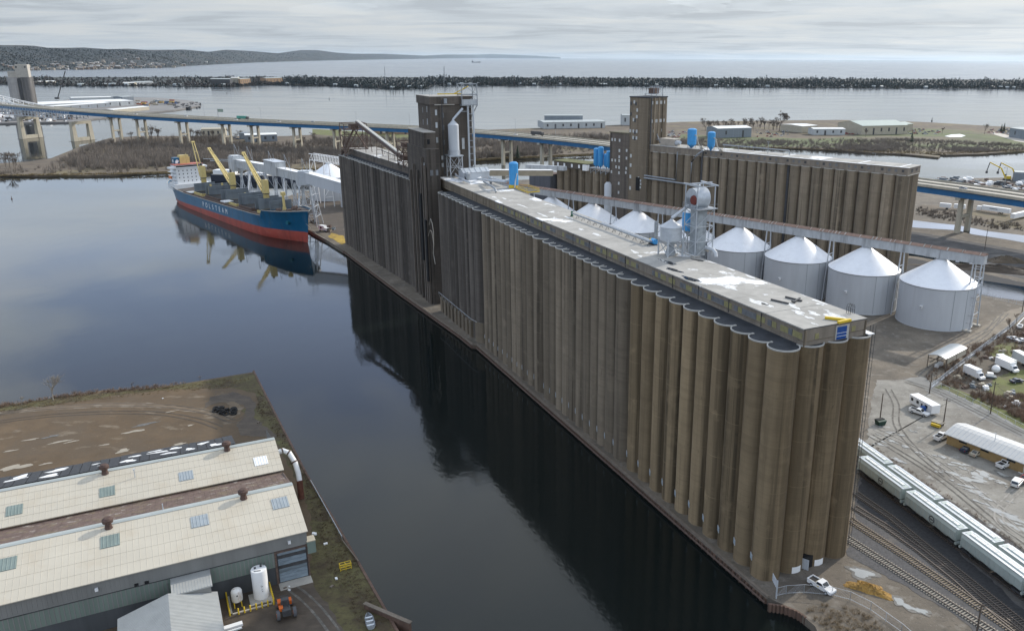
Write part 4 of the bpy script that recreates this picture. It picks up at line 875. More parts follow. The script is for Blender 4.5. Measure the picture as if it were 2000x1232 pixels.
# small block of silos left of the tower
ST=thing('silo_block','low block of seven small brown silos left of the second headhouse tower','silos',d2(324.5,394.5),F2)
a0=None
for i in range(7):
    if a0 is None: a0=silo_mesh(3.0,M['conc_e2'],32.5,24).build('silo',[M['conc_e2'],M['bitumen']],ST); o=a0
    else: o=a0.copy(); COL.objects.link(o); o.parent=ST
    o.location=(-4-6.1*i,3,0)
q=MB(); q.box(-44,-1,3.2,14,5,32.3); q.box(-44.5,-16,.2,12,32.3,36.2); q.build('upper_gallery',M['conc_far'],ST)
q=MB(); q.box(-45,-15.6,-.2,12.4,36.2,36.5); q.build('mossy_roof',mk('moss roof',(.12,.12,.05),.95,.3,.6),ST)
for x in (-41,-35.5,-29,-23): q=MB(); q.box(x-.7,x+.7,.08,.2,33.2,35.3); q.build('window',M['white'],ST)
q=MB(); q.box(-19,-15.5,-1.2,1.4,32.3,35.8); q.build('white_box',M['white'],ST)
q=MB(); q.lathe([(2.4,0),(2.4,26),(1.2,27.5)],(3.0,-2.2,0),n=20); q.build('grey_bin',M['tank_wall'],ST)
for i,(x,y,h) in enumerate(((-10.5,2.2,11),(-6.2,1.2,12.2),(-3.4,3.4,8),(-.2,2,10))):
    p=Vector(d2(324.5,394.5,35.0))+Matrix.Rotation(F2,3,'Z')@Vector((x,y,0)); bluetank(p,1.75,h,['leftmost blue filter tank of the cluster by the second tower','tallest blue filter tank of the cluster by the second tower','shortest blue filter tank of the cluster by the second tower','rightmost blue filter tank of the cluster by the second tower'][i],'cluster of blue filter tanks',1.6,False)
q=MB(); q.box(-14,2.,-.6,6,34.2,34.6)
for x in (-13,-9,-5,-1): q.beam((x,-.2,31),(x,-.2,34.3),.3); q.beam((x,-.2,31.5),(x+4,-.2,34.2),.2)
q.build('tank_platform',M['steel'],ST)
t=thing('conveyor_house','dark low conveyor house left of the small silos','building',d2(378,393),F2)
q=MB(); q.box(-10,9,-2,10,0,27); q.build('house_wall',mk('slate siding',(.09,.095,.11),.8,.2,.5,VS),t)
q=MB(); q.box(-10.3,9.3,-2.3,10.3,27,27.4); q.build('house_roof',M['rust'],t)
q=MB(); q.beam((-12,-2,31),(24,-4,33),3,2.6); q.build('conveyor_box',M['galside'],t)
# ================================================================ CARGO SHIP
M['hullblue']=mk('hull blue',(.006,.10,.20),.38,.15,.15,(1,1,.4),layers=[((.03,.06,.09),.3,VS,.52,.74,.7),((.13,.06,.035),.45,(1,1,.12),.62,.72,.55),((.10,.17,.24),.2,(1,1,.5),.58,.74,.4)])
M['hullred']=mk('hull red',(.36,.065,.045),.5,.18,.12,(1,1,.6),layers=[((.13,.035,.03),.25,(1,1,.15),.52,.75,.6),((.40,.15,.11),.2,V1,.56,.72,.5),((.09,.035,.03),.5,(1,1,.1),.58,.7,.5)])
M['shipdeck']=mk('ship deck',(.10,.085,.075),.8,.3,.3,layers=[((.18,.09,.06),.15,V1,.55,.7,.6)])
M['hatchgrey']=mk('hatch cover grey',(.155,.18,.20),.6,.12,.3,(1,1,.3),layers=[((.07,.08,.09),.4,VS,.5,.75,.6)])
M['shipwhite']=mk('ship white',(.74,.75,.75),.45,.05,.3,layers=[((.5,.45,.4),.4,VS,.62,.8,.4)])
S=thing('cargo_ship','blue and red bulk cargo ship with cream deck cranes moored at the far quay','ship',(SA-SH*8.5+SN*.5),SRZ)
S.rotation_euler=(0,R(-1.05),SRZ+R(.9))
B0=13.0
st=[(-33,5.5,.4,.05,2.55,12.4),(-27,8.6,2.4,.1,2.4,12.0),(-17,11,6.4,.4,1.0,11.5),(-7,12,10,2.5,-2.5,11.0),(6,12.7,12.2,8,-6,10.3),(25,13,13,12.3,-6,9.6),(60,13,13,12.6,-6,9.4),(110,13,13,12.6,-6,9.4),(140,13,12.6,11,-6,9.5),(154,12.8,11.4,8.5,-6,9.8),(156,12.7,11.0,8.0,-6,13.0),(166,11.2,8.0,5.0,-6,13.4),(175,8.6,4.6,2.6,-6,14.0),(181,5.6,1.9,1.0,-6,14.5),(185,2.9,.35,.2,-5,14.9),(188.5,.25,.06,.05,-3,15.2)]
PL=2.6
def hull(lowpart):
    rings=[]
    for x,hd,hw,hb,zk,zd in st:
        if lowpart: r=[(0,zk),(hb,zk),(hb+(hw-hb)*.75,zk+(PL-zk)*.3),(hw,zk+(PL-zk)*.75),(hw,PL)]
        else:
            r=[(hw,PL),(hw+(hd-hw)*.25,PL+(zd-PL)*.35),(hw+(hd-hw)*.62,PL+(zd-PL)*.7),(hd,zd)]
        rings.append([(x+((z-PL)*.22*max(0,(x-168)/20) if x>168 else 0),y,z) for y,z in r])
    q=MB()
    for s_ in (1,-1):
        n=len(rings[0]); P=[(x,B0+s_*y,z) for r in rings for x,y,z in r]
        F=[]
        for i in range(len(rings)-1):
            for j in range(n-1):
                f=(i*n+j,(i+1)*n+j,(i+1)*n+j+1,i*n+j+1); F.append(f if s_<0 else f[::-1])
        q.add(P,F,0,True)
    # transom
    r=rings[0]; q.add([(x,B0+y,z) for x,y,z in r]+[(x,B0-y,z) for x,y,z in r[::-1]],[tuple(range(2*len(r)))])
    return q
hull(True).build('hull_bottom',M['hullred'],S); hull(False).build('hull_side',M['hullblue'],S)
q=MB(); top=[(x+((zd-PL)*.22*max(0,(x-168)/20) if x>168 else 0),hd,zd) for x,hd,hw,hb,zk,zd in st]
a=[t for t in top if t[0]<155]; b=[t for t in top if t[0]>=155.5]
for sec,dz in ((a,-1.0),(b,-.9)):
    q.add([(x,B0-y+.1,z+dz) for x,y,z in sec]+[(x,B0+y-.1,z+dz) for x,y,z in sec[::-1]],[tuple(range(2*len(sec)))])
q.add([(155.2,B0-12.6,8),(155.2,B0+12.6,8),(155.2,B0+12.6,12.3),(155.2,B0-12.6,12.3)],[(0,1,2,3)],1)
q.build('deck',[M['shipdeck'],M['hullblue']],S)
q=MB()
for s_ in (-1,1):
    for sec in (a,b):
        for i in range(len(sec)-1): q.beam((sec[i][0],B0+s_*sec[i][1],sec[i][2]+.05),(sec[i+1][0],B0+s_*sec[i+1][1],sec[i+1][2]+.05),.35,.25)
q.build('bulwark_rail',M['conc_light'],S)
q=MB()
for s_ in (-1,1): q.box(20,153,B0+s_*12.4-.25,B0+s_*12.4+.25,8.6,10.6)
q.build('pipe_row',M['rust'],S)
# hatch coamings and opened covers
hs=[(31,47),(53,78),(87,108),(112,132),(140.5,152)]
for i,(x0,x1) in enumerate(hs):
    q=MB(); q.box(x0,x1,B0-9,B0+9,8.4,10.9,0); q.box(x0+.6,x1-.6,B0-8.4,B0+8.4,10.9,10.95,1); q.build('hatch_coaming',[M['rust'] if i%2 else M['brass'],M['black']],S)
for x,ya,yb,h in ((30,-9,7,5.6),(49,-9,9,6.6),(55,-9,9,5.8),(80,-9,9,6.0),(85,-9,9,6.6),(110,-9,9,6.8),(113.5,-9,9,5.2),(133,-9,9,6.8),(139,-9,9,6.4),(153,-8,8,6.4)):
    ya+=2 if x%2 else 1; yb-=1; q=MB(); q.box(x,x+.8,B0+ya,B0+yb,10.6,11+h*.95); q.build('hatch_cover',M['hatchgrey'],S)
    q=MB(); q.box(x+.8,x+1.05,B0+ya+2.4,B0+yb-2.4,10.9+h*.6,11.15+h*.6); q.build('cover_stiffener',M['hatchgrey'],S)
q=MB(); q.box(88,96,B0-11.6,B0-6,10.6,11.2); q.box(24,31,B0-12,B0-7,10.0,10.5); q.build('pale_cover',M['shipwhite'],S)
# cranes
def crane(x,tip,h0=10,ht=27.5,wid=1.9,two=False):
    r=S
    q=MB(); q.lathe([(1.75,h0),(1.75,19.0),(1.9,19.2)],(x,B0,0),n=16); q.build('crane_post',M['brass'],S)
    q=MB(); q.lathe([(2.0,19.0),(2.0,19.5)],(x,B0,0),n=16); q.build('slew_ring',M['dark'],S)
    q=MB(); q.box(x-1.6,x+1.6,B0-1.6,B0+1.6,19.5,ht); q.box(x-2.6,x-1.9,B0-1.2,B0+1.2,20.5,22.5,1); q.build('crane_house',[M['brass'],M['dark']],S)
    q=MB(); q.lathe([(.8,ht),(.8,ht+1.4),(.4,ht+1.9)],(x-1,B0,0),n=8); q.build('sheave_head',M['dark'],S)
    a=Vector((x-2.2,B0,20.5)); b=Vector(tip); q=MB()
    for s_ in (-1,1): q.beam(a+Vector((0,s_*1.5,0)),b+Vector((0,s_*.6,0)),.55 if two else .6,.75)
    for k in range(0 if not two else 0,9):
        f=(k+.5)/9; c=a+(b-a)*f; w_=1.6-.9*f; 
        if not two or k%3==0: q.beam(c+Vector((0,-w_,0)),c+Vector((0,w_,0)),.6 if not two else .4)
    if not two: q.beam(a,a+(b-a)*.97,1.0,.3)
    q.cyl(b+Vector((0,-1.1,0)),b+Vector((0,1.1,0)),.75,n=8); q.build('crane_jib',M['brass'],S)
    q=MB(); q.beam(Vector((x-1,B0,ht+1.6)),b,.16); q.beam(b,b+Vector((0,0,-1.5)),.5); q.build('hoist_rope',M['dark'],S)
crane(27,(15,B0,43),two=True); crane(81.5,(46,B0,40.5)); crane(134.5,(106,B0,41.5))
q=MB(); q.lathe([(.8,12),(.7,21),(.5,22.3)],(159.5,B0,0),n=12); q.box(158.4,160.6,B0-1.1,B0+1.1,20.6,22.6); q.lathe([(1.2,12),(1.0,14)],(159.5,B0,0),n=12); q.build('fore_mast',M['brass'],S)
for x,y in ((50.5,4),(51.5,-4),(109,-3)):
    q=MB(); q.box(x-1.2,x+1.2,B0+y-1.6,B0+y+1.6,9.6,15.5); q.box(x-.5,x+.5,B0+y-.5,B0+y+.5,15.5,17.5); q.build('mast_house',M['brass'],S)
# accommodation
q=MB(); q.box(-14,-1,B0-9,B0+9,9.5,24.0); q.box(-14,2,B0-12,B0+12,9.2,13.0); q.build('accommodation',M['shipwhite'],S)
q=MB(); q.box(-11,-.2,B0-9.4,B0+9.4,24,26.2,0); q.box(-8,-.8,B0-12.8,B0+12.8,23.8,24.2,0); q.box(-8,-.8,B0-12.8,B0+12.8,24.2,25.0,0); q.build('bridge',M['shipwhite'],S)
q=MB(); q.box(-11.3,.1,B0-9.8,B0+9.8,26.2,26.7); q.build('bridge_roof',mk('red oxide roof',(.42,.13,.09),.6),S)
q=MB(); q.box(-.22,-.12,B0-9.0,B0+9.0,24.9,25.8); q.build('bridge_window',M['glass'],S)
for z in (14.5,17,19.5,21.8):
    for k in range(6):
        if z<15 and k in (0,): continue
        q=MB(); y=B0-7.2+k*2.85; q.box(-1.02,-.93,y-.3,y+.3,z,z+.85); q.build('porthole',M['glass'],S)
for z in (14.5,17,19.5):
    for k in range(3): q=MB(); q.box(-11.5+3.4*k-.3,-11.5+3.4*k+.3,B0-9.04,B0-8.96,z,z+.8); q.build('porthole',M['glass'],S)
for z in (13.2,15.8,18.4,21): q=MB(); q.box(-15.6,-2,B0-10.6,B0-9,z,z+.15); q.build('side_walkway',M['shipwhite'],S)
q=MB(); q.box(-14,-8,B0-3.5,B0+3.5,26,31); q.box(-13.4,-8.4,B0-3,B0+3,31,32.4); q.build('funnel',M['brass'],S)
q=MB(); q.box(-14.2,-7.8,B0-7.2,B0-3.6,25.8,31); q.build('funnel_band',M['hullblue'],S)
q=MB(); q.cyl((-11,B0-7.35,28.6),(-11,B0-7.19,28.6),1.15,n=16); q.cyl((-7.82,B0-5.4,28.6),(-7.66,B0-5.4,28.6),1.1,n=16); q.build('funnel_emblem',M['shipwhite'],S)
q=MB(); q.beam((-4,B0,26.7),(-4,B0,34),.35); q.beam((-4,B0-3,31.5),(-4,B0+3,31.5),.2); q.beam((-4,B0-1.5,33),(-4,B0+1.5,33),.2); q.build('radar_mast',M['brass'],S)
q=MB(); q.cyl((-2,B0-7.8,27.6),(-2,B0-7.8,28.8),.8,n=10); q.build('satellite_dome',M['shipwhite'],S)
q=MB(); q.obox((-15,B0-8.5,15.5),(6,2.2,2.0)); q.build('lifeboat',mk('lifeboat orange',(.6,.18,.04),.5),S)
for x,y,s_ in ((163,-5,1.3),(166,3,1.5),(170,-2,1.2),(172,3,1.),(160.5,6,1.2)):
    q=MB(); q.cyl((x,B0+y-1.4,13.2),(x,B0+y+1.4,13.2),.75*s_,n=10); q.box(x-1.3,x+1.3,B0+y-.9,B0+y+.9,12.4,13.); q.build('winch',M['rust'],S)
q=MB(); q.cyl((176.5,B0-5.2,7.8),(177.3,B0-7.0,7.6),1.0,n=12); q.build('anchor',mk('anchor blue',(.02,.15,.2),.5),S)
# hull lettering
def lettering(txt,size,place,mat,parent,spacing=1.0,ext=.02,name='lettering'):
    cu=bpy.data.curves.new(name,'FONT'); cu.body=txt; cu.size=size; cu.space_character=spacing; cu.extrude=ext; cu.align_x='CENTER'
    ob=bpy.data.objects.new(name,cu); COL.objects.link(ob); bpy.context.view_layer.update()
    me=bpy.data.meshes.new_from_object(ob.evaluated_get(bpy.context.evaluated_depsgraph_get())); bpy.data.objects.remove(ob); bpy.data.curves.remove(cu)
    me.materials.clear(); me.materials.append(mat); o=bpy.data.objects.new(name,me); COL.objects.link(o); o.parent=parent; o.matrix_local=place; return o
X=Matrix.Rotation(PI/2,4,'X')
for i,ch in enumerate('POLSTEAM'):
    lettering(ch,4.6,Matrix.Translation((59.5+5.9*i,-.03,4.3))@X,M['white'],S,1,.03,'hull_letter')
# ---------------------------------------------------------------- mooring line and gangway
t=thing('mooring_rope','thin mooring rope from the ship bow down to the quay','rope',(SA+SH*186+SN*13).to_tuple()); t.location.z=0
q=MB(); a=Vector((0,0,11)); b=at(642,470,.3)-t.location; q.tube([a,(a+b)/2+Vector((0,0,-1.5)),b],.12,5); q.build('rope',M['conc_light'],t)
# ================================================================ LOADING GALLERY along the finger pier
GT0=thing('loading_gallery','grey corrugated loading gallery on braced steel legs along the pier behind the ship','conveyor gallery',sp(0,36)+(0,),SRZ)
def slopebox(q,p,q2,w,h,m=0): q.beam(Vector(p)+Vector((0,0,h/2)),Vector(q2)+Vector((0,0,h/2)),w,h,m)
for (x0,z0,x1,z1) in ((25,24.5,82,26.3),(100,26.3,124,26.5),(124,26.5,138,26.8)):
    q=MB(); slopebox(q,(x0,0,z0),(x1,0,z1),4.4,5.2); q.build('gallery_side',M['galside'],GT0)
    q=MB(); q.beam((x0,0,z0+5.35),(x1,0,z1+5.35),4.9,.25); q.build('gallery_roof',M['white'],GT0)
q=MB(); q.box(18,28,-4,4,22,31.5); q.box(17,27,-3,3,31.5,32.4); q.build('end_house',M['galside'],GT0)
q=MB(); q.box(82,101,-3.4,3.4,26.2,35); q.build('middle_house',M['galside'],GT0); q=MB(); q.box(81.6,101.4,-3.8,3.8,35,35.3); q.build('house_roof',M['galv'],GT0)
q=MB(); q.cyl((134.5,-3.2,27),(134.5,4,27),4.4,n=20); q.build('drive_drum',M['galv'],GT0)
for i,x in enumerate((22,37,52,67,82,97,112,126,138)):
    q=MB(); hh=25
    for y in (-1,1):
        for dx in (-2.6,2.6): q.beam((x+dx*.4,y*1.8,hh),(x+dx,y*4.6,0),.42)
    for z0,z1 in ((0,8),(8,16),(16,24)):
        f0,f1=z0/hh,z1/hh; w0=4.6+(1.8-4.6)*f0; w1=4.6+(1.8-4.6)*f1; d0=2.6-1.56*f0; d1=2.6-1.56*f1
        q.beam((x-d0,-w0,z0),(x+d1,-w1,z1),.2); q.beam((x+d0,-w0,z0),(x-d1,-w1,z1),.2); q.beam((x-d0,w0,z0),(x-d1,-w1,z1),.2); q.beam((x-d1,-w1,z1),(x+d1,-w1,z1),.22); q.beam((x-d1,w1,z1),(x+d1,w1,z1),.22)
    q.build('braced_bent',M['galv'],GT0)
for x in (26,50,87,112,138):
    q=MB(); q.beam((x,-1.5,31),(x,-1.5,41),.22); q.beam((x,-1.5,41),(x+9,-1.5,31.5),.18); q.beam((x,1.5,31),(x,1.5,39),.18); q.build('roof_mast',M['steel'],GT0)
for x in (52,80,110,133):
    q=MB(); q.tube([(x,-2,26),(x+8,-7,13)] if x!=52 else [(x,-2,25),(x+7,-7,13)],.55,8); q.build('loading_spout',M['galv'],GT0)
for x,w_ in ((30,30),(44,36)):
    q=MB(); q.beam((x,-2,30),(x-14,-20,31),.35,.35); q.build('boom',M['galv'],GT0)
# sloping gallery to the elevator and its tower
J=Vector(sp(138,36)+(27,)); K=at(700,384,22.5)
t=thing('conveyor_bridge','wide grey sided conveyor gallery with white roof sloping down towards the long elevator','conveyor gallery',J,0)
q=MB(); q.beam((0,0,2.6),K-J+Vector((0,0,2.6)),4.6,6.4); q.build('gallery_side',M['tank_wall'],t); q=MB(); q.beam((0,0,5.95),K-J+Vector((0,0,5.95)),5.2,.3); q.build('gallery_roof',M['white'],t)
q=MB(); q.box(-3.5,3.5,-3.5,3.5,-2,6.5); q.build('junction_house',M['galv'],t)
q=MB()
for dx,dy in ((-4,-4),(4,-4),(4,4),(-4,4)): q.beam((dx*.7,dy*.7,-1),(dx*1.6,dy*1.6,-27),.45)
for z in (-8,-15,-21):
    f=.7+.9*(-z/27); A=[(-4*f,-4*f,z),(4*f,-4*f,z),(4*f,4*f,z),(-4*f,4*f,z)]
    for i in range(4): q.beam(A[i],A[(i+1)%4],.3); q.beam(A[i],(A[(i+1)%4][0]*.86,A[(i+1)%4][1]*.86,z+6.5),.2)
q.build('junction_tower',M['galv'],t)
tank((-180,607,0),14.3,16.4,26.0,'white cone roofed tank under the lattice bridge, left of the long elevator','white cone roofed tanks left of the elevator')
tank((-150,577,0),14.3,16.4,26.0,'white tank tucked behind the far left end of the long elevator','white cone roofed tanks left of the elevator')
t=thing('lattice_bridge','white steel lattice conveyor bridge crossing over a cone roofed tank','conveyor',at(609,312,31),0)
b=at(672,322,31)-t.location; q=MB(); n_=Vector((-b.y,b.x,0)).normalized()*1.8
for s_ in (-1,1):
    for dz in (0,4.2): q.beam(n_*s_+Vector((0,0,dz)),b+n_*s_+Vector((0,0,dz)),.4)
    for k in range(12): 
        f0,f1=k/12,(k+1)/12; q.beam(b*f0+n_*s_,b*f1+n_*s_+Vector((0,0,4.2)),.25); q.beam(b*f1+n_*s_,b*f1+n_*s_+Vector((0,0,4.2)),.25)
q.build('truss',M['white'],t)
q=MB()
for f in (0.0,.45):
    c=b*f
    for s_ in (-1,1): q.beam(c+n_*s_,c+n_*s_*2.2+Vector((0,0,-31)),.4)
    for z in (-8,-16,-24): q.beam(c+n_*(-1-1.2*-z/31)+Vector((0,0,z)),c+n_*(1+1.2*-z/31)+Vector((0,0,z)),.3); q.beam(c+n_*(-1-1.2*-z/31)+Vector((0,0,z)),c+n_*(1+1.2*(-z-8)/31)+Vector((0,0,z+8)),.2)
q.build('trestle',M['white'],t)
# moored barge on the far side of the slip, and quay truck
t=thing('moored_barge','long dark blue black lake boat hull with white rail lying across the slip','barge',at(505,354,ZW),math.atan2(*(lambda d:(d.y,d.x))(at(620,357,ZW)-at(505,354,ZW))))
q=MB(); q.prism([(-40,-5),(62,-5),(70,-2),(71,0),(70,2),(62,5),(-40,5)],-1,5.2); q.build('hull',mk('barge hull',(.02,.025,.04),.5),t)
q=MB(); q.prism([(-39,-4.5),(62,-4.5),(69,0),(62,4.5),(-39,4.5)],5.2,5.6); q.box(52,62,-3,3,5.6,8.2); q.build('deck',M['conc_light'],t)
q=MB(); q.box(-38,-20,-4,4,5.6,9); q.box(-10,10,-3.5,3.5,5.6,7.4); q.build('deck_house',M['white'],t)
t=thing('quay_crane_truck','white truck with hoist box parked on the quay by the ship bow','truck',at(633,452,0),-.55)
q=MB(); q.box(-3.2,1.2,-1.2,1.2,.9,3.6); q.build('box_body',M['white'],t); q=MB(); q.box(1.3,3.3,-1.1,1.1,.7,2.4); q.build('cab',M['white'],t)
q=MB(); q.box(-2.0,-.4,-1.23,-1.18,1.8,2.9); q.box(3.28,3.34,-.9,.9,1.5,2.2); q.build('window',M['glass'],t)
for x in (-2.1,2.2):
    for y in (-1.1,1.1): q=MB(); q.cyl((x,y-.15,.5),(x,y+.15,.5),.5,n=12); q.build('wheel',M['tyre'],t)
sheet('grain_spill',[(648,455),(671,461),(676,474),(668,478),(652,468),(640,462)],mk('spilled grain',(.40,.27,.05),.95,.25,.5,layers=[((.16,.12,.06),.25,V1,.5,.65,.7)]),.05,kind='stuff')
# debris and dock gear on the finger pier
random.seed(3)
for i in range(26):
    x=random.uniform(60,165); y=random.uniform(31,42); s_=random.uniform(.8,2.2)
    q=MB(); q.obox((0,0,0),(s_*1.6,s_,s_*.7),random.uniform(0,3)); q.obox((.4,.2,s_*.7),(s_*.8,s_*.6,s_*.4),random.uniform(0,3))
    o=q.build('cargo_crate',[M['rust'],M['white'],M['timber'],M['hatchgrey']][i%4],None,sp(x,y)+(0.02,)); tag(o,['rusty','white','timber','grey'][i%4]+' crate of gear heaped on the pier behind the '+('bow' if x>125 else 'middle' if x>90 else 'after part')+' of the ship','crate','gear on the loading pier')
# ================================================================ HIGHWAY BRIDGE
bp=[(-150,190,47),(-60,199,42),(30,208,38),(125,215.5,34.8),(250,226,32.3),(400,234,31),(560,240,30),(660,244.5,29.4),(815,250.5,29),(930,257.5,28.7),(1050,268,28.3),(1190,284,28),(1350,304,27.6),(1500,322,27.2),(1650,342,26.9),(1803,361.5,26.6),(1900,375,26.4),(2000,388.5,26.1),(2150,412,25.7),(2400,458,25)]
BP=[at(*p) for p in bp]
def smooth(P,n=6):
    o=[]
    for i in range(len(P)-1):
        p0,p1,p2,p3=P[max(i-1,0)],P[i],P[i+1],P[min(i+2,len(P)-1)]
        for k in range(n):
            t=k/n; o.append(.5*((2*p1)+(-p0+p2)*t+(2*p0-5*p1+4*p2-p3)*t*t+(-p0+3*p1-3*p2+p3)*t**3))
    return o+[P[-1]]
# straighten pixel noise with a quick moving average, then resample
for _ in range(2): BP=[BP[0]]+[(BP[i-1]+BP[i]*2+BP[i+1])/4 for i in range(1,len(BP)-1)]+[BP[-1]]
BC=smooth(BP,5)
BT=thing('highway_bridge','long curving highway bridge with blue steel girders on concrete piers','bridge',(0,0,0))
def side(i): 
    d=BC[min(i+1,len(BC)-1)]-BC[max(i-1,0)]; n=Vector((-d.y,d.x,0)).normalized(); return n if n.y>0 else -n
def ribbon(off0,off1,z0,z1,mat,name,par=BT):
    q=MB(); P=[]
    for i,c in enumerate(BC):
        n=side(i); a=c+n*off0; b=c+n*off1
        P+=[(a.x,a.y,c.z+z0),(b.x,b.y,c.z+z0),(b.x,b.y,c.z+z1),(a.x,a.y,c.z+z1)]
    F=[]
    for i in range(len(BC)-1):
        for j in range(4): F.append((i*4+j,(i+1)*4+j,(i+1)*4+(j+1)%4,i*4+(j+1)%4))
    q.add(P,F); return q.build(name,mat,par)
ribbon(0,25,-1.1,-.25,M['asphalt'],'deck_slab')
ribbon(-.05,.35,-.9,.75,M['pier_conc'],'near_parapet'); ribbon(24.6,25,-.9,.75,M['pier_conc'],'far_parapet'); ribbon(12.2,12.8,-.3,.6,M['pier_conc'],'median_barrier')
ribbon(2.4,10.6,-.25,-.23,M['road'],'near_carriageway'); ribbon(14.4,22.6,-.25,-.23,M['road'],'far_carriageway')
ribbon(.9,1.5,-4.6,-1.1,M['bridgeblue'],'near_girder'); ribbon(9,9.5,-4.4,-1.1,M['bridgeblue'],'inner_girder'); ribbon(23.4,24,-4.6,-1.1,M['bridgeblue'],'far_girder')
def nearest(px):
    best=min(range(len(BC)),key=lambda i:abs(pix(BC[i])[0]-px)); return best
def pix(P):
    q=CM@(np.array(P)-np.array([0,0,HC])); return (FPX*q[0]/q[2]+CXP,FPX*q[1]/q[2]+CYP)
PLB=['leftmost two column pier, beside the water left of the scrub','second two column pier from the left, by the bare trees','third two column pier from the left, standing in the scrub','fourth two column pier, beside the squat tan brick building','fifth two column pier, by the pale boathouse','sixth two column pier, right of the pale boathouse','tall two column pier above the loading gallery roof','two column pier just left of the rusty conveyor tower','two column pier half hidden behind the dark tower','two column pier just right of the dark work tower','two column pier left of the second elevator, by the lone spruce','two column pier close to the low annex of the second elevator','two column pier hidden behind the second headhouse tower','two column pier hidden behind the second elevator silos','big two column pier right of the second elevator, in the rail yard','two column pier beyond the right edge of the view']
for j,pxx in enumerate((200,270,338,412,490,567,648,742,845,965,1055,1180,1340,1560,1868,2120)):
    i=nearest(pxx); c=BC[i]; n=side(i); t=thing('bridge_pier',PLB[j],'bridge pier',(c.x,c.y,0),math.atan2(n.y,n.x),'concrete piers of the highway bridge')
    h=c.z-4.7
    for y in (6,17.5):
        q=MB(); q.add([(y-1.5,-1.4,-5),(y+1.5,-1.4,-5),(y+1.5,1.4,-5),(y-1.5,1.4,-5),(y-1.2,-1.1,h-1.6),(y+1.2,-1.1,h-1.6),(y+1.2,1.1,h-1.6),(y-1.2,1.1,h-1.6)],[(4,5,6,7),(0,1,5,4),(1,2,6,5),(2,3,7,6),(3,0,4,7)]); q.build('column',M['pier_conc'],t)
    q=MB(); q.box(.8,24,-1.5,1.5,h-1.6,h); q.build('cap_beam',M['pier_conc'],t)
    q=MB(); q.box(7,16.5,-.9,.9,h*.42,h*.42+1.4); q.build('strut',M['pier_conc'],t)
for j,(pxx,bx,by) in enumerate(((32,30,270),(133,135,277))):
    i=nearest(pxx); c=BC[i]; n=side(i); t=thing('river_pier',('left broad portal pier in the water under the bridge truss','right broad portal pier in the water where the truss meets the blue girder')[j],'bridge pier',(c.x,c.y,ZW),math.atan2(n.y,n.x),'portal piers in the water')
    h=c.z-12
    for y in (1,24):
        q=MB(); q.add([(y-3,-3,-3),(y+3,-3,-3),(y+3,3,-3),(y-3,3,-3),(y-2.2,-2,h),(y+2.2,-2,h),(y+2.2,2,h),(y-2.2,2,h)],[(4,5,6,7),(0,1,5,4),(1,2,6,5),(2,3,7,6),(3,0,4,7)]); q.build('column',M['pier_conc'],t)
    q=MB(); q.box(1,24,-2.1,2.1,h-3.2,h-.02); q.build('cap_beam',M['pier_conc'],t); q=MB(); q.box(1,24,-2.4,2.4,-.5,4.2); q.build('base_wall',M['pier_conc'],t); q=MB(); q.box(-4,29,-4.5,4.5,-2,.1); q.build('footing',M['conc_far'],t)
# truss spans at the left
i1=nearest(128); tr=MB(); up=MB()
idx=[i for i in range(0,i1+1)]
for off in (1,24):
    for a,b in zip(idx[:-1],idx[1:]):
        m=3
        for k in range(m):
            A=BC[a]+(BC[b]-BC[a])*(k/m)+side(a)*off; B=BC[a]+(BC[b]-BC[a])*((k+1)/m)+side(a)*off; lo=Vector((0,0,-11)); u=Vector((0,0,-1.5))
            tr.beam(A+u,B+u,.7); tr.beam(A+lo,B+lo,.7); tr.beam(A+lo,A+u,.45); tr.beam(A+lo,(A+B)/2+u,.4); tr.beam((A+B)/2+u,B+lo,.4)
tr.build('deck_truss',M['galv'],BT)
i2=nearest(66); idx=list(range(0,i2+1))
for off in (1,24):
    prev=None
    for q_,a in enumerate(idx[::-1]):
        A=BC[a]+side(a)*off; hgt=.75*(q_)**1.2; T_=A+Vector((0,0,hgt))
        if prev: up.beam(prev[1],T_,.6); up.beam(prev[0],T_,.4); up.beam(prev[1]+(T_-prev[1])*.5,(prev[0]+A)/2,.35); up.beam(T_+Vector((0,0,hgt*.45)),prev[1]+Vector((0,0,prev[2]*.45)),.7)
        up.beam(A,T_+Vector((0,0,hgt*.45)),.5); prev=(A,T_,hgt)
up.build('arch_truss',M['white'],BT)
for k,pxx in enumerate((382,473,674,776,971,1060,1660,1910,2080)):
    i=nearest(pxx); c=BC[i]+side(i)*24.8; t=thing('lamp_post','thin grey lamp post on the far parapet of the highway bridge','lamp post',c,0,'lamp posts along the highway bridge')
    q=MB(); q.cyl((0,0,0),(0,0,13),.16,.1,n=6); q.build('post',M['steel'],t); q=MB(); q.beam((0,0,12.8),(-2.2,-1.4,13.2),.14); q.box(-2.7,-2.0,-1.7,-1.2,13.05,13.3); q.build('lamp_head',M['steel'],t)
i=nearest(384); c=BC[i]+side(i)*24; t=thing('road_sign','large green highway sign on a post at the far side of the bridge','road sign',c,0)
q=MB(); q.cyl((0,0,0),(0,0,10),.3,n=6); q.build('post',M['steel'],t); q=MB(); q.box(.3,6.5,-.1,.1,6.3,9.6); q.build('sign_board',mk('sign green back',(.20,.26,.22),.6),t)
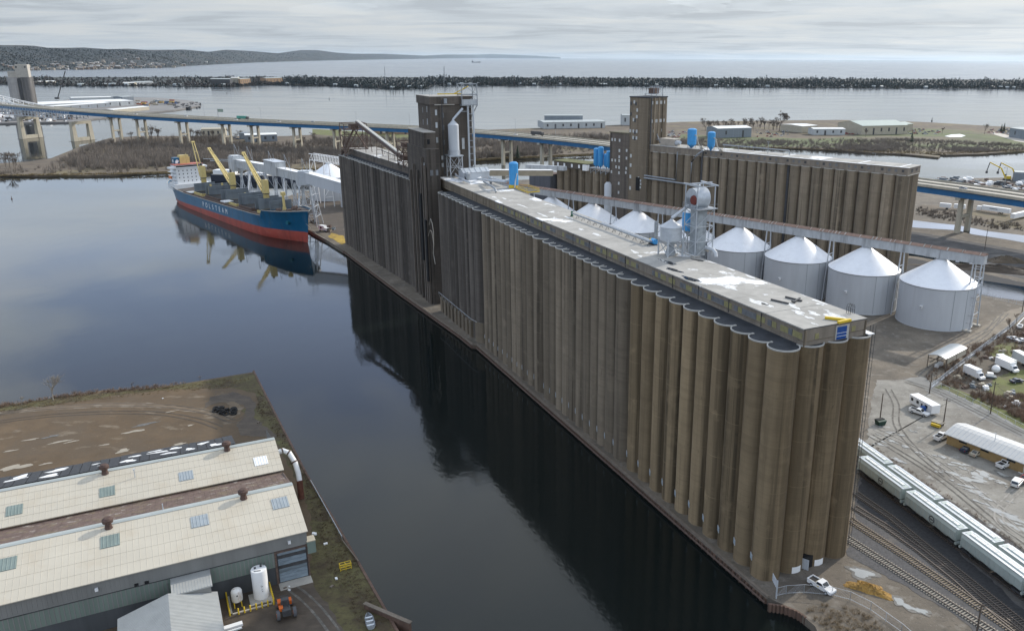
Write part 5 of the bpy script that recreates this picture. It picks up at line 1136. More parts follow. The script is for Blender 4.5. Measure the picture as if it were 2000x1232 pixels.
# ================================================================ FAR CONCRETE SILO on the terminal island
M['farsilo']=conc('far silo concrete',(.31,.295,.28),.5); fs=at(54,236,0); t=thing('concrete_silo','lone tall concrete silo cluster with a pale block headhouse beyond the bridge','silo',(fs.x-6,fs.y+10,0),.42)
fz=65.5
import itertools
for x,y in itertools.product((-8.2,8.2),(-7.5,7.5)):
    q=MB(); q.lathe([(8.1,0),(8.1,fz-1),(8.25,fz-1),(8.25,fz)],(x,y,0),n=28); q.add([(x+8.1*math.cos(2*PI*i/28),y+8.1*math.sin(2*PI*i/28),fz-.1) for i in range(28)],[tuple(range(28))]); q.build('silo',M['farsilo'],t)
q=MB(); q.box(-2,2,-14,14,0,fz-2); q.build('dark_slot',M['dark'],t)
q=MB(); q.box(-3,14,-13.5,10,fz-.5,fz+19); q.build('headhouse',M['conc_light'],t); q=MB(); q.box(-14,-3,-10,10,fz-.5,fz+8.5); q.build('side_house',M['conc_light'],t)
q=MB(); q.box(-2,.5,-13.62,-13.5,fz+14,fz+16.5); q.build('window',M['dark'],t); q=MB(); q.box(10,12,-13.62,-13.5,fz+14,fz+16.5); q.build('window',M['dark'],t)
# ---------------------------------------------------------------- terminal island sheds and containers
def shed(name,label,cat,p,q_,dep,h,wall,roof,ridge=1.5,group=None,over=.4,z=0,win=0):
    """shed whose near long wall runs between ground points p and q_, going back dep metres"""
    a,b=Vector((p[0],p[1],0)),Vector((q_[0],q_[1],0)); d=b-a; L_=d.length; rz=math.atan2(d.y,d.x)
    t=thing(name,label,cat,(a.x,a.y,z),rz,group)
    m=MB(); m.add([(0,0,0),(L_,0,0),(L_,dep,0),(0,dep,0),(0,0,h),(L_,0,h),(L_,dep,h),(0,dep,h),(0,dep/2,h+ridge),(L_,dep/2,h+ridge)],[(0,1,5,4),(2,3,7,6),(1,2,6,9,5),(3,0,4,8,7)]); m.build('wall',wall,t)
    m=MB(); o=over; sl=ridge/(dep/2)
    for y0,z0,y1,z1 in ((-o,h-o*sl,dep/2,h+ridge),(dep+o,h-o*sl,dep/2,h+ridge)):
        P=[(-o,y0,z0+.05),(L_+o,y0,z0+.05),(L_+o,y1,z1+.05),(-o,y1,z1+.05)]; P2=[(x,y,zz+.22) for x,y,zz in P]; m.add(P+P2,[(0,1,2,3),(4,5,6,7),(0,1,5,4),(1,2,6,5),(3,0,4,7)])
    m.build('roof',roof,t)
    for k in range(win):
        m=MB(); x=L_*(k+.5)/win; w_=min(2.5,L_/win*.4); m.box(x-w_/2,x+w_/2,-.08,.03,.1 if k%3==1 else h*.35,h*.75); m.build('door' if k%3==1 else 'window',M['dark'],t)
    return t
M['slate']=mk('slate sheet wall',(.20,.225,.25),.7,.12,.3,VS)
M['tanwall']=mk('tan wall',(.40,.36,.28),.8,.1,.3); M['greysheet']=mk('pale grey sheet wall',(.42,.44,.44),.7,.1,.2,VS); M['brickwall']=mk('brown brick wall',(.30,.20,.12),.85,.15,.4)
M['whiteroof']=mk('white membrane roof',(.72,.72,.69),.6,.06,.1); M['greyroof']=mk('grey metal roof',(.36,.39,.38),.55,.08,.2)
def pshed(name,label,cat,x0,y0,x1,y1,dep,h,wall,roof,ridge=1.5,group=None,win=0,z=0): return shed(name,label,cat,at2(x0,y0,z),at2(x1,y1,z),dep,h,wall,roof,ridge,group,z=z,win=win)
pshed('warehouse','huge white roofed warehouse on the port terminal island','warehouse',86,214,262,206,95,9,M['greysheet'],M['whiteroof'],2,win=9,z=.6)
pshed('warehouse','lower white roofed shed in front of the big terminal warehouse','warehouse',112,217,215,209,30,8,M['slate'],M['whiteroof'],1,win=6,z=.6)
pshed('warehouse','long thin cream roofed transit shed at the back of the terminal island','warehouse',140,199,232,197,35,8,M['greysheet'],M['whiteroof'],1,z=.6)
pshed('warehouse','flat cream roofed shed near the tip of the terminal island','warehouse',222,222,292,215,24,6,M['tanwall'],M['whiteroof'],1,z=.6)
pshed('warehouse','pale grey shed beside the stacked containers','warehouse',240,198,262,197,40,9,M['slate'],M['greyroof'],1,z=.6)
random.seed(21); cc=[(.05,.08,.18),(.35,.30,.22),(.32,.10,.05),(.42,.40,.36),(.10,.16,.22),(.45,.30,.08),(.22,.05,.06)]
cm=[mk('container paint %s'%n,c,.6,.1,.3) for n,c in zip(('navy','beige','rust red','pale grey','steel blue','ochre','maroon'),cc)]
cont0={}
def container(x,y,z,rz,mi,label,group,L_=12.2):
    if mi not in cont0:
        t=thing('shipping_container',label,'container',(x,y,z),rz,group); m=MB(); m.box(-6.1,6.1,-1.22,1.22,0,2.6); m.build('container_body',cm[mi],t)
        m=MB()
        for k in range(10): m.box(-5.8+k*1.2,-5.4+k*1.2,-1.27,-1.22,.2,2.4)
        m.build('side_rib',cm[mi],t); cont0[mi]=t; return t
    return dup(cont0[mi],(x,y,z),rz,label,group=group)
cn=['navy blue','beige','rust red','pale grey','steel blue','ochre','maroon']
for i in range(34):
    u=random.random(); yy=random.choice((0,0,1)); p=at(268+74*u,205.5-4.5*random.random()+2*(1-u),.6); mi=random.randrange(7)
    container(p.x,p.y,.6+2.6*(i%3),-.35,mi,cn[mi]+' shipping container stacked on the port terminal island','containers on the terminal island')
t=thing('mobile_crane','dark boom of a mobile crane raised over the port terminal','crane',at(113,194,.6)); q=MB(); q.beam((0,0,2),at(122,166,30)*0+Vector((28,0,62)),1.6); q.build('boom',M['dark'],t); q=MB(); q.box(-6,3,-2,2,0,4); q.build('crane_body',M['dark'],t)
q=MB(); random.seed(9)
for i in range(150):
    x=random.uniform(-5,140); p=at(x,random.uniform(219,238),.6); s_=random.uniform(1.5,5); q.obox((p.x,p.y,.6),(s_*1.5,s_,s_*.7),random.uniform(0,3),random.choice((0,0,1,2)))
stuff(q.build('cargo_heap',[M['white'],M['rust'],M['dark']]))
q=MB()
for i in range(60):
    p=at(random.uniform(340,392),random.uniform(200,212),.3); s_=random.uniform(2,5); q.obox((p.x,p.y,-1.5),(s_,s_*.8,s_*.8),random.uniform(0,3))
stuff(q.build('shore_rocks',M['dark']))
# piles in the water below the island
for i,(x,y) in enumerate(((151,236),(172,234),(193,230),(205,229),(212,228))):
    p=at(x,y,ZW); t=tag(MB().cyl((0,0,-3),(0,0,7),.9,n=8).build('mooring_pile',M['dark'],None,p),'dark mooring pile standing in the water off the terminal island','pile','mooring piles off the terminal')
# ================================================================ SAND SPIT: buildings and forest
for x0,y0,x1,y1,dep,h,wl_,lab in ((412,168,450,168,40,22,'dark','dark brown long hotel block on the sand spit'),(452,166,466,166,30,24,'tanwall','ochre gabled hotel end block on the sand spit'),(470,166,490,165,30,20,'brickwall','brown hotel wing right of the ochre block on the spit'),(240,167,262,167,30,8,'tanwall','low cream building on the wooded spit'),(268,166,300,165,30,9,'greysheet','pale boathouse shed on the wooded spit'),(80,164,110,163,30,7,'tanwall','low white roofed house on the spit near the lone silo'),(520,163,552,162,30,18,'brickwall','brown building among the spit trees')):
    pshed('spit_building',lab,'building',x0,y0,x1,y1,dep,h,M[wl_],M['greyroof'] if wl_!='tanwall' else M['whiteroof'],2,win=5)
random.seed(31)
hp=None
for i in range(46):
    x=random.uniform(640,1990) if i>12 else random.uniform(150,640); yb=np.interp(x,[p[0] for p in pt_near],[p[1] for p in pt_near])-random.uniform(.3,1.5); p=at(x,yb,.4)
    if hp is None:
        hp=thing('spit_house','small pale house half hidden in the trees of the sand spit','house',p,.2,'houses along the sand spit'); m=MB(); m.box(-6,6,-5,5,0,5); m.build('wall',M['slate'],hp); m=MB(); m.add([(-6.5,-5.6,4.9),(6.5,-5.6,4.9),(6.5,0,8),(-6.5,0,8),(6.5,5.6,4.9),(-6.5,5.6,4.9)],[(0,1,2,3),(3,2,4,5),(0,3,5),(1,4,2)]); m.build('roof',M['greyroof'],hp)
    else: dup(hp,p,random.uniform(-.5,.7),'small pale house half hidden in the trees of the '+('left part of the sand spit' if x<640 else 'sand spit behind the dark tower' if x<1000 else 'sand spit behind the second headhouse' if x<1450 else 'right end of the sand spit'))
# ================================================================ HILLS beyond the lake
M['hills']=mk('wooded hillside',(.026,.032,.032),.95,.35,.004,layers=[((.055,.052,.045),.0018,V1,.5,.66,.8),((.02,.026,.024),.012,V1,.5,.7,.7)])
base=[(-260,146),(-100,143),(0,140),(80,137.5),(160,136.5),(250,134.5),(340,132.5),(352,130.5),(420,126.5),(500,122.5),(600,119.5),(720,117.0),(850,115),(960,113.8),(1060,112.9),(1095,112.7)]
crest=[(-260,80),(-100,84),(0,87),(50,88),(75,89),(100,93),(150,93),(172,92.5),(215,96),(255,94.5),(290,97),(340,97),(362,96.5),(410,101),(445,97),(480,99),(545,104),(590,97.5),(622,98),(660,103),(690,105),(750,105.5),(830,109),(870,106.8),(930,107),(960,105.8),(990,107),(1050,109.5),(1080,111.5),(1095,112.5)]
bx=np.array([p[0] for p in base]); by=np.array([p[1] for p in base]); cx_=np.array([p[0] for p in crest]); cy_=np.array([p[1] for p in crest])
cols=np.linspace(-260,1095,340); rowsn=26; P=[]; rnd=np.random.RandomState(4)
def hz(x): return 113.0+(x-1110)*.0045*0  # unused
HG=[]
for x in cols:
    p0=at(x,np.interp(x,bx,by),ZW); d0=math.hypot(p0.x,p0.y); d0=min(d0,60000); ux,uy=p0.x/math.hypot(p0.x,p0.y),p0.y/math.hypot(p0.x,p0.y)
    dd=np.interp(x,[-260,340,700,1095],[2600,2600,4000,3000]); 
    # height at the crest distance that projects on the crest row
    D=d0+dd; q=CM.T@np.array([(x-CXP)/FPX,(np.interp(x,cx_,cy_)-CYP)/FPX,1.0]); zc=HC+D*q[2]/math.hypot(q[0],q[1]); zc=max(zc,5)
    colp=[]
    for j in range(rowsn):
        f=j/(rowsn-1)*1.35; prof=min(1,f)**.85 if f<1 else 1-(f-1)*.9
        wob=(math.sin(x*.045+f*5)+math.sin(x*.11+f*9+1)*.6+math.sin(x*.02+f*3+2))*.05*math.sin(min(f,1)*PI)
        z=ZW-.5+ (zc-ZW)*(prof+wob); colp.append((ux*(d0+dd*f),uy*(d0+dd*f),z))
    HG.append(colp)
n=rowsn; q=MB(); q.add([v for c in HG for v in c],[(i*n+j,(i+1)*n+j,(i+1)*n+j+1,i*n+j+1) for i in range(len(cols)-1) for j in range(n-1)],0,True); struct(q.build('hills',M['hills']))
# hillside town
th=None; random.seed(13)
tm=[mk('town %s'%a,c,.8,.1,.05) for a,c in (('white',(.46,.45,.44)),('cream',(.36,.32,.26)),('brown',(.17,.13,.10)))]
tv=[]
for i in range(150):
    x=random.gauss(190,95) if i<150 else random.uniform(-40,500)
    x=max(-200,min(x,520)); ci=int((x+260)/1355*339); f=abs(random.gauss(0,.07)); j=min(n-2,int(f*25)); c=HG[ci]; a,b=Vector(c[j]),Vector(c[j+1]); p=a+(b-a)*random.random()
    k=i%3
    if len(tv)<3:
        t=thing('hillside_building','tiny pale building in the town at the foot of the wooded hills','building',p,random.uniform(-.4,.4),'buildings of the hillside town'); m=MB(); m.box(-14,14,-8,8,-4,9+4*k); m.build('wall',tm[k],t); m=MB(); m.add([(-15,-9,9+4*k),(15,-9,9+4*k),(15,0,12+4*k),(-15,0,12+4*k),(15,9,9+4*k),(-15,9,9+4*k)],[(0,1,2,3),(3,2,4,5)]); m.build('roof',tm[(k+1)%3],t); tv.append(t)
    else: o=dup(tv[k],p,random.uniform(-.6,.6),['tiny white','tiny cream','tiny brown'][k]+' building in the hillside town '+('left of the lone silo' if x<30 else 'between the lone silo and the terminal cranes' if x<150 else 'above the terminal warehouses' if x<300 else 'at the right end of the town')); s_=random.uniform(.45,1.0); o.scale=(s_,s_,s_)
# laker far out on the lake, channel buoys
t=thing('lake_freighter','tiny dark freighter far out on the lake','ship',at(930,122.6,ZW),.2); q=MB(); q.box(-80,80,-11,11,0,11); q.build('hull',M['dark'],t); q=MB(); q.box(-75,-55,-9,9,11,30); q.box(55,62,-5,5,11,20); q.build('deckhouse',M['dark'],t)
for i,(x,y) in enumerate(((23,389),(443,183),(643,194),(1820,237))):
    p=at(x,y,ZW); s_=(.45,1,1,1.2)[i]; q=MB(); q.lathe([(1.2*s_,0),(1.2*s_,1.0*s_),(.5*s_,1.4*s_),(.35*s_,4.5*s_),(.1,5*s_)],n=8); tag(q.build('channel_buoy',M['rust'] if i==0 else M['dark'],None,p),('small red channel buoy on the water at the left edge','dark channel buoy left of the bridge lorry','dark channel buoy left of the dark tower','dark channel buoy off the far right shore')[i],'buoy')
# bridge traffic
# ================================================================ NEAR PIER with the double shipyard hall
pier=[at2(495,726),at2(550,834),at2(600,930),at2(650,1013),at2(700,1100),at2(775,1232),at2(860,1380),(-20,70),(-260,70),(-330,215),at2(-120,800),at2(0,790),at2(60,784),at2(130,772),at2(200,762),at2(290,757),at2(350,750),at2(420,738)]
m=MB(); m.prism(pier,-5,-.05); struct(m.build('pier_ground',M['pierdirt']))
sheet('pier_turf',[(495,728),(550,836),(600,932),(650,1015),(700,1102),(775,1234),(830,1330),(700,1330),(640,1232),(600,1140),(610,1060),(605,1000),(580,940),(545,870),(520,835),(470,800),(505,790),(500,768),(455,757),(330,760),(250,768),(160,782),(60,797),(0,808),(-100,822),(-110,802),(0,792),(130,774),(290,759),(420,740)],M['piergrass'],-.02,world=False)
sheet('wheel_track',[(-80,822),(0,810),(100,800),(220,795),(320,797),(400,808),(445,820),(470,808),(478,795),(462,785),(440,782),(448,790),(452,800),(430,806),(380,797),(300,787),(200,786),(100,792),(0,802),(-80,815)],mk('track soil',(.15,.112,.075),.95,.2,.3,layers=[((.26,.22,.17),.25,(1,2,1),.52,.62,.7)]),-.01)
for j,pth in enumerate(([(-80,815),(0,806),(100,796),(220,790),(330,793),(410,806),(455,822),(482,812),(488,795),(470,780),(440,772)],[(-80,835),(60,815),(180,806),(300,806),(380,818),(430,835)],[(560,1140),(600,1170),(640,1215),(690,1290)],[(545,1150),(575,1190),(600,1240)])):
    for o_ in (-.9,.9): ribbon_path('tyre_track',pth,.45,M['mud'] if j!=2 else M['rut'],-.001+.004*j+(.002 if o_>0 else 0),o_)
sheet('dark_soil',[(395,800),(420,788),(455,783),(478,790),(482,810),(462,828),(470,850),(540,855),(525,838),(495,815),(500,790),(488,775),(455,765),(410,775)],M['mud'],.0)
sheet('mud_yard',[(440,1200),(450,1140),(545,1140),(605,1128),(630,1170),(680,1240),(720,1340),(420,1340)],M['mud'],-.005)
random.seed(17)
for i,(x,y,rx,ry) in enumerate([(285,828,3.4,.7),(262,842,2.4,.8),(100,852,2.0,.7),(118,862,2.2,.6),(240,880,1.7,1.0),(30,912,3.2,1.4),(60,858,1.6,.5),(350,867,1.8,.6),(372,830,.9,.4),(335,803,1.5,.3),(90,905,1.2,.5),(20,880,1.5,.4),(140,862,1.5,.4),(205,868,1.2,.4)]):
    P=at(x,y); rz=.55; pts=[(P.x+a*math.cos(rz)-b*math.sin(rz),P.y+a*math.sin(rz)+b*math.cos(rz)) for a,b in blob(0,0,rx,ry,26,.55,i+70)]
    sheet('puddle' if i in (0,1,2,5) else 'dry_patch',pts,M['wet'] if i in (0,2) else mk('pale dried mud %d'%i,(.33,.29,.23),.8,.12,.5),.01,world=True)
t,o=wall_along([at2(495,724),at2(550,832),at2(600,928),at2(650,1011),at2(700,1098),at2(775,1230),at2(860,1378)],-2.6,.15,.5,M['sheetpile'],'pier_wall','rusty sheet steel edge wall of the near pier','quay wall')
# ---------------------------------------------------------------- hall frame: x to the right end, y across (towards the far hall)
HRZ=math.atan2(.464,.886); HO=Vector((-52.9,143.6,0)); HX=Vector((.886,.464,0)); HY=Vector((-.464,.886,0))
def hp_(x,y,z=0): return HO+HX*x+HY*y+Vector((0,0,z))
M['hallroof']=mk('aged cream metal roof',(.50,.455,.37),.6,.06,.10,layers=[((.44,.37,.27),.16,V1,.5,.72,.55),((.30,.20,.12),.5,V1,.68,.82,.45)])
M['hallwall']=mk('grey corrugated wall',(.215,.215,.205),.7,.12,.4,VS,layers=[((.13,.11,.09),.5,VS,.6,.8,.5)])
M['hallgreen']=mk('green corrugated wall',(.17,.215,.185),.7,.12,.4,VS); M['halldark']=mk('dark lower wall',(.075,.08,.085),.75,.2,.4,VS)
M['skyglass']=mk('grey green skylight sheet',(.19,.235,.215),.45,.12,.6,(1,1,1)); M['skyblue']=mk('blue grey skylight sheet',(.30,.335,.355),.4,.12,.8)
LH=78; M['ventrust']=mk('dark rusty vent',(.085,.052,.042),.8,.35,2.)
def slope_sheet(q,x0,x1,y0,z0,y1,z1,rib=.9,th=.07,m=0):
    """corrugated slope: sheet plus standing ribs running down the slope"""
    q.add([(x0,y0,z0),(x1,y0,z0),(x1,y1,z1),(x0,y1,z1)],[(0,1,2,3)],m)
    q.add([(x0,y0,z0-.16),(x1,y0,z0-.16),(x1,y0,z0),(x0,y0,z0)],[(0,1,2,3)],m); q.add([(x1,y0,z0-.16),(x1,y1,z1-.16),(x1,y1,z1),(x1,y0,z0)],[(0,1,2,3)],m)
def ribs(q,x0,x1,y0,z0,y1,z1,step,w=.05,h=.03):
    k=x0+step/2
    while k<x1: q.add([(k-w,y0,z0+.005),(k-w*.4,y0,z0+h),(k+w*.4,y0,z0+h),(k+w,y0,z0+.005),(k-w,y1,z1+.005),(k-w*.4,y1,z1+h),(k+w*.4,y1,z1+h),(k+w,y1,z1+.005)],[(0,1,5,4),(1,2,6,5),(2,3,7,6)]); k+=step
def hall(name,label,y0,yr,y1,backmat,walls):
    t=thing(name,label,'warehouse',HO,HRZ)
    ez,rz_=10.35,13.0
    if walls:
        q=MB(); q.box(-LH,0,y0+.35,y0+.6,7.3,ez-.1); q.build('upper_wall',M['hallwall'],t)
        q=MB(); q.box(-LH,-6.3,y0+.30,y0+.6,3.9,7.25); q.build('green_wall',M['hallgreen'],t)
        q=MB(); q.box(-LH,-6.3,y0+.42,y0+.6,0,3.88); q.build('lower_wall',M['halldark'],t)
        q=MB(); ribs_=MB()
        k=-LH
        while k<-6.4: ribs_.box(k,k+.18,y0+.22,y0+.30,3.95,7.2); ribs_.box(k,k+.18,y0+.27,y0+.35,7.35,ez-.15); k+=.75
        stuff(ribs_.build('wall_corrugation',M['hallwall'],t))
        q.box(-LH,-.2,y0+.2,y0+.28,7.2,7.32); q.build('wall_seam',M['dark'],t)
    q=MB(); q.add([(-.2,y0+.4,0),(-.2,y1-.3,0),(-.2,y1-.3,ez-.2),(-.2,yr,rz_-.15),(-.2,y0+.4,ez-.2)],[(0,1,2,3,4)]); q.build('gable_wall',M['hallwall'],t)
    sl=(rz_-ez)/(yr-y0)
    n=5; seg=(yr-y0)/n
    for i in range(n):
        a,b=y0+seg*i,y0+seg*(i+1); za=ez+sl*(a-y0)+.10*0; q=MB(); slope_sheet(q,-LH,.25,a-.12,za+.04-.005*i,b,ez+sl*(b-y0)+.02-.005*i); ribs(q,-LH,.2,a-.12,za+.04-.005*i,b,ez+sl*(b-y0)+.02-.005*i,1.05); q.build('roof_sheet',M['hallroof'],t)
    q=MB(); q.add([(-LH,yr-.5,rz_+.0),(.25,yr-.5,rz_+.0),(.25,yr,rz_+.16),(-LH,yr,rz_+.16),(.25,yr+1.7,rz_-.35),(-LH,yr+1.7,rz_-.35)],[(0,1,2,3),(3,2,4,5)]); q.build('ridge_cap',M['greyroof'],t)
    q=MB(); xe=.1 if walls else -8.2; slope_sheet(q,-LH,xe,y1,ez-.6,yr+1.6,rz_-.42)
    ribs(q,-LH,xe-.1,y1,ez-.6,yr+1.6,rz_-.42,1.05); q.build('back_slope',backmat,t)
    return t
H2=hall('shipyard_hall','near shipyard hall with cream metal roof, green and grey walls and a roll door',0,15.7,28.3,M['rustroof'],True)
H1=hall('shipyard_hall','far shipyard hall with cream metal roof and black tarped rear slope',28.6,40.3,53.5,M['rustroof'],False)
q=MB(); q.box(-LH,-.3,24.5,28.9,7,9.9); q.build('valley_gutter',M['rustroof'],H2)
# roll door
q=MB(); q.box(-6.0,-.25,.55,.75,0,7.0,0); 
for k in range(9): q.box(-5.8,-.45,.47,.55,.15+k*.75,.15+k*.75+.70,1 if k not in (4,7) else 2)
q.build('roll_door',[M['dark'],mk('blue grey steel door',(.22,.27,.31),.5,.25,.6,(1,1,3),layers=[((.10,.12,.13),.5,(.3,.3,2),.5,.65,.7)]),M['dark']],H2)
q=MB(); q.box(-6.4,-6.0,.25,.6,0,7.3); q.box(-.25,.0,.25,.6,0,7.3); q.box(-6.4,0,.2,.6,6.85,7.35); q.build('door_frame',M['rust'],H2)
q=MB(); q.box(-6.2,0,-2.2,.4,-.04,.06); q.build('door_apron',M['conc_light'],H2)
for x in (-3.4,-36.5):
    q=MB(); q.box(x-.25,x+.25,-.35,.2,8.6,9.1); q.build('wall_lamp',M['white'],H2)
for x in (-30.3,-28.6): q=MB(); q.box(x-.35,x+.35,.18,.3,7.4,7.9); q.build('wall_vent',M['black'],H2)
q=MB(); q.obox((.7,1.0,5.2),(1.6,2.0,2.6)); q.build('corner_box',M['hallgreen'],H2); q=MB(); q.obox((.7,1.0,7.8),(1.7,2.1,.2)); q.build('box_lid',M['tanwall'],H2)
# skylights, vents
def onslope(y0,y): return 10.35+(13-10.35)/(15.7 if y0==0 else 11.7)*(y-y0)
def skylight(t,x,y0,ya,yb,w_,mat,nr=5):
    q=MB(); za,zb=onslope(y0,ya)+.14,onslope(y0,yb)+.14; q.add([(x-w_/2,ya,za),(x+w_/2,ya,za),(x+w_/2,yb,zb),(x-w_/2,yb,zb)]+[(x-w_/2,ya,za-.2),(x+w_/2,ya,za-.2),(x+w_/2,yb,zb-.2),(x-w_/2,yb,zb-.2)],[(0,1,2,3),(4,5,1,0),(5,6,2,1),(7,4,0,3)])
    ribs(q,x-w_/2+.1,x+w_/2,ya,za,yb,zb,w_/nr,.08,.06); q.build('skylight',mat,t)
for x,m in ((-3.2,'skyblue'),(-18.4,'skyblue'),(-34.0,'skyglass'),(-50.5,'skyglass'),(-66,'skyglass')): skylight(H2,x,0,8.6,12.0,3.2,M[m])
for x,m in ((-4.0,'white'),(-19.6,'skyblue'),(-34.9,'skyglass'),(-51.5,'skyglass'),(-67,'skyglass')): skylight(H1,x,28.6,31.6,34.6,2.9,M[m])
for t,x,y in ((H2,-34.2,14.4),(H2,-9.7,14.4),(H2,-58,14.4),(H1,-35.2,39.4),(H1,-10.4,39.4),(H1,-60,39.4)):
    q=MB(); z=12.7; q.lathe([(.75,0),(.62,.5),(.55,1.1),(.95,1.3),(1.0,1.9),(.6,2.3),(0,2.35)],(x,y,z),n=14); q.build('roof_vent',M['ventrust'],t)
q=MB(); q.cyl((-29.5,36.0,12),(-29.5,36.0,13.9),.1,n=6); q.cyl((-29.5,36,13.9),(-29.5,36,14.1),.22,n=8); q.build('flue_pipe',M['galv'],H1)
q=MB(); q.cyl((-24.6,16.9,12.5),(-24.6,16.9,14.2),.1,n=6); q.build('flue_pipe',M['galv'],H2)
# black tarps and white sheets on the rear slope of the far hall
random.seed(23); tarp=mk('black tarp',(.018,.018,.02),.55,.3,.8,spec=.5); back=lambda y:12.65+(9.75-12.65)/(53.5-41.9)*(y-41.9)
x=-8.2; k=0
while x>-76:
    w_=random.uniform(1.6,2.4); q=MB(); ya,yb=42.2+random.uniform(-.1,.2),53.6+random.uniform(-.4,.8); q.add([(x-w_,ya,back(ya)+.22),(x-.06,ya,back(ya)+.22),(x-.06,yb,back(yb)+.22),(x-w_,yb,back(yb)+.22)]+[(x-w_,ya,back(ya)+.05),(x-.06,ya,back(ya)+.05),(x-.06,yb,back(yb)+.05),(x-w_,yb,back(yb)+.05)],[(0,1,2,3),(4,5,1,0),(5,6,2,1),(6,7,3,2),(7,4,0,3)]); q.build('roof_tarp',tarp,H1)
    x-=w_+.05; k+=1
for i,(xc,yc,rx,ry) in enumerate(((-12.5,45.5,1.2,1.6),(-18,46,1.0,1.3),(-22.5,45.8,1.6,.9),(-30.8,45.6,1.5,1.5),(-46,45.5,1.4,2.0),(-36,46.5,.8,.4),(-15,50.3,1.3,1.2),(-21,50.6,1.1,1.4),(-24.5,49.4,2.2,.8),(-25.2,51.8,1.4,.7),(-29.5,50,1.6,.7),(-45,50.4,2.2,1.4),(-52,51,1.1,2.2),(-53,48.5,2.2,.8),(-37.5,49.2,.9,.5))):
    P=blob(xc,yc,rx,ry,14,.55,i+9); q=MB(); q.add([(a,b,back(b)+.26) for a,b in P],[tuple(range(len(P)))]); q.build('white_sheet',M['white'],H1)
# duct elbow at the gable of the far hall
t=thing('exhaust_duct','big white jointed exhaust elbow with rusty red base at the hall gable','duct',hp_(0,33,0),HRZ)
q=MB(); q.tube([(-.3,4.2,10.6),(1.4,4.2,11.0),(2.7,3.6,10.4),(3.6,2.0,8.4),(3.9,.6,6.2),(3.9,-.2,4.6)],.62,14); q.build('duct_elbow',M['white'],t)
q=MB()
for p,d in (((1.35,4.2,11.0),(.3,0,.05)),((2.7,3.6,10.4),(.25,-.2,-.15)),((3.55,2.1,8.5),(.1,-.2,-.25))): q.cyl(Vector(p)-Vector(d)*.5,Vector(p)+Vector(d)*.5,.69,n=14)
q.build('duct_joint',M['rust'],t)
q=MB(); q.cyl((3.9,-.2,0),(3.9,-.2,4.7),.7,n=14); q.build('duct_base',mk('red oxide duct',(.15,.06,.04),.7,.35,1.),t)
t=thing('small_boat','small upturned grey green boat leaning against the hall gable','boat',hp_(1.5,27,.2),HRZ+1.3)
q=MB(); prof=[(-2.6,.1),(-1.8,.6),(0,.85),(1.6,.7),(2.6,.1)]
P=[]
for x_,w_ in prof: P+=[(x_,-w_,0),(x_,-w_*.7,w_*.8),(x_,0,w_*1.0),(x_,w_*.7,w_*.8),(x_,w_,0)]
q.add(P,[(i*5+j,(i+1)*5+j,(i+1)*5+j+1,i*5+j+1) for i in range(4) for j in range(4)],0,True); q.build('boat_hull',mk('pale green hull',(.33,.38,.35),.5),t); q=MB(); q.beam((-2.6,0,.12),(2.6,0,.12),.12,.1); q.build('keel_beam',M['timber'],t)
# annex and link roof
t=thing('annex_building','low annex with ribbed pale grey gabled roof in front of the shipyard hall','building',HO,HRZ)
q=MB(); q.box(-33.2,-17.9,-26,-5.2,0,5.0); q.box(-24.3,-18.3,-5.3,.3,0,6.8); q.build('wall',M['hallwall'],t)
M['annexroof']=mk('pale ribbed roof',(.36,.365,.35),.6,.07,.4,layers=[((.27,.27,.25),.3,V1,.55,.75,.5)])
for (xa,za,xb,zb) in ((-33.7,5.0,-25.3,7.5),(-17.3,5.3,-25.3,7.5)):
    q=MB(); P=[(xa,-26,za),(xb,-26,zb),(xb,-5.0,zb),(xa,-5.0,za)]; q.add(P+[(x,y,z-.2) for x,y,z in P],[(0,1,2,3),(0,3,7,4),(3,2,6,7)])
    k=-25.8
    while k<-5.1: q.add([(xa,k,za+.01),(xb,k,zb+.01),(xb,k+.05,zb+.08),(xa,k+.05,za+.08),(xb,k+.16,zb+.08),(xa,k+.16,za+.08),(xb,k+.21,zb+.01),(xa,k+.21,za+.01)],[(0,1,2,3),(3,2,4,5),(5,4,6,7)]); k+=.42
    q.build('roof',M['annexroof'],t)
q=MB(); q.box(-24.8,-18,-5.4,.3,6.9,7.15); 
for k in range(14): q.box(-24.8+k*.5,-24.7+k*.5,-5.4,.3,7.15,7.21)
q.build('link_roof',M['annexroof'],t)
# tanks behind yellow bollards
t=thing('storage_tank','tall white upright tank with dark lettering inside the yellow bollards','tank',hp_(-9.7,-2.2),HRZ)
q=MB(); q.lathe([(1.45,.1),(1.45,6.0),(1.4,6.12),(0,6.2)],n=32); q.build('tank_shell',M['white'],t)
q=MB(); q.cyl((.5,.5,6.15),(.5,.5,6.5),.22,n=10); q.cyl((-.6,.3,6.15),(-.6,.3,6.4),.2,n=10); q.beam((-.9,-.6,6.22),(.3,-.9,6.22),.08,.1); q.tube([(.9,.6,6.2),(1.2,.9,6.6),(1.3,1.0,6.3)],.05,6); q.build('tank_fitting',M['dark'],t)
q=MB(); q.lathe([(1.7,0),(1.7,.1)],n=24); q.add([(1.7*math.cos(2*PI*i/24),1.7*math.sin(2*PI*i/24),.1) for i in range(24)],[tuple(range(24))]); q.build('tank_base',M['conc_light'],t)
q=MB(); q.box(-.02,.02,-1.47,-1.44,3.0,3.4); q.box(.08,.3,-1.47,-1.43,3.0,3.08); q.box(.08,.12,-1.47,-1.43,2.7,3.08); q.box(-.02,.2,-1.47,-1.43,2.3,2.38); q.box(.05,.25,-1.47,-1.43,1.9,2.0); o=q.build('tank_marking',M['dark'],t); stuff(o) if False else None
t=thing('storage_tank','small white rusty tank on yellow legs beside the tall white tank','tank',hp_(-14.1,-3.2),HRZ)
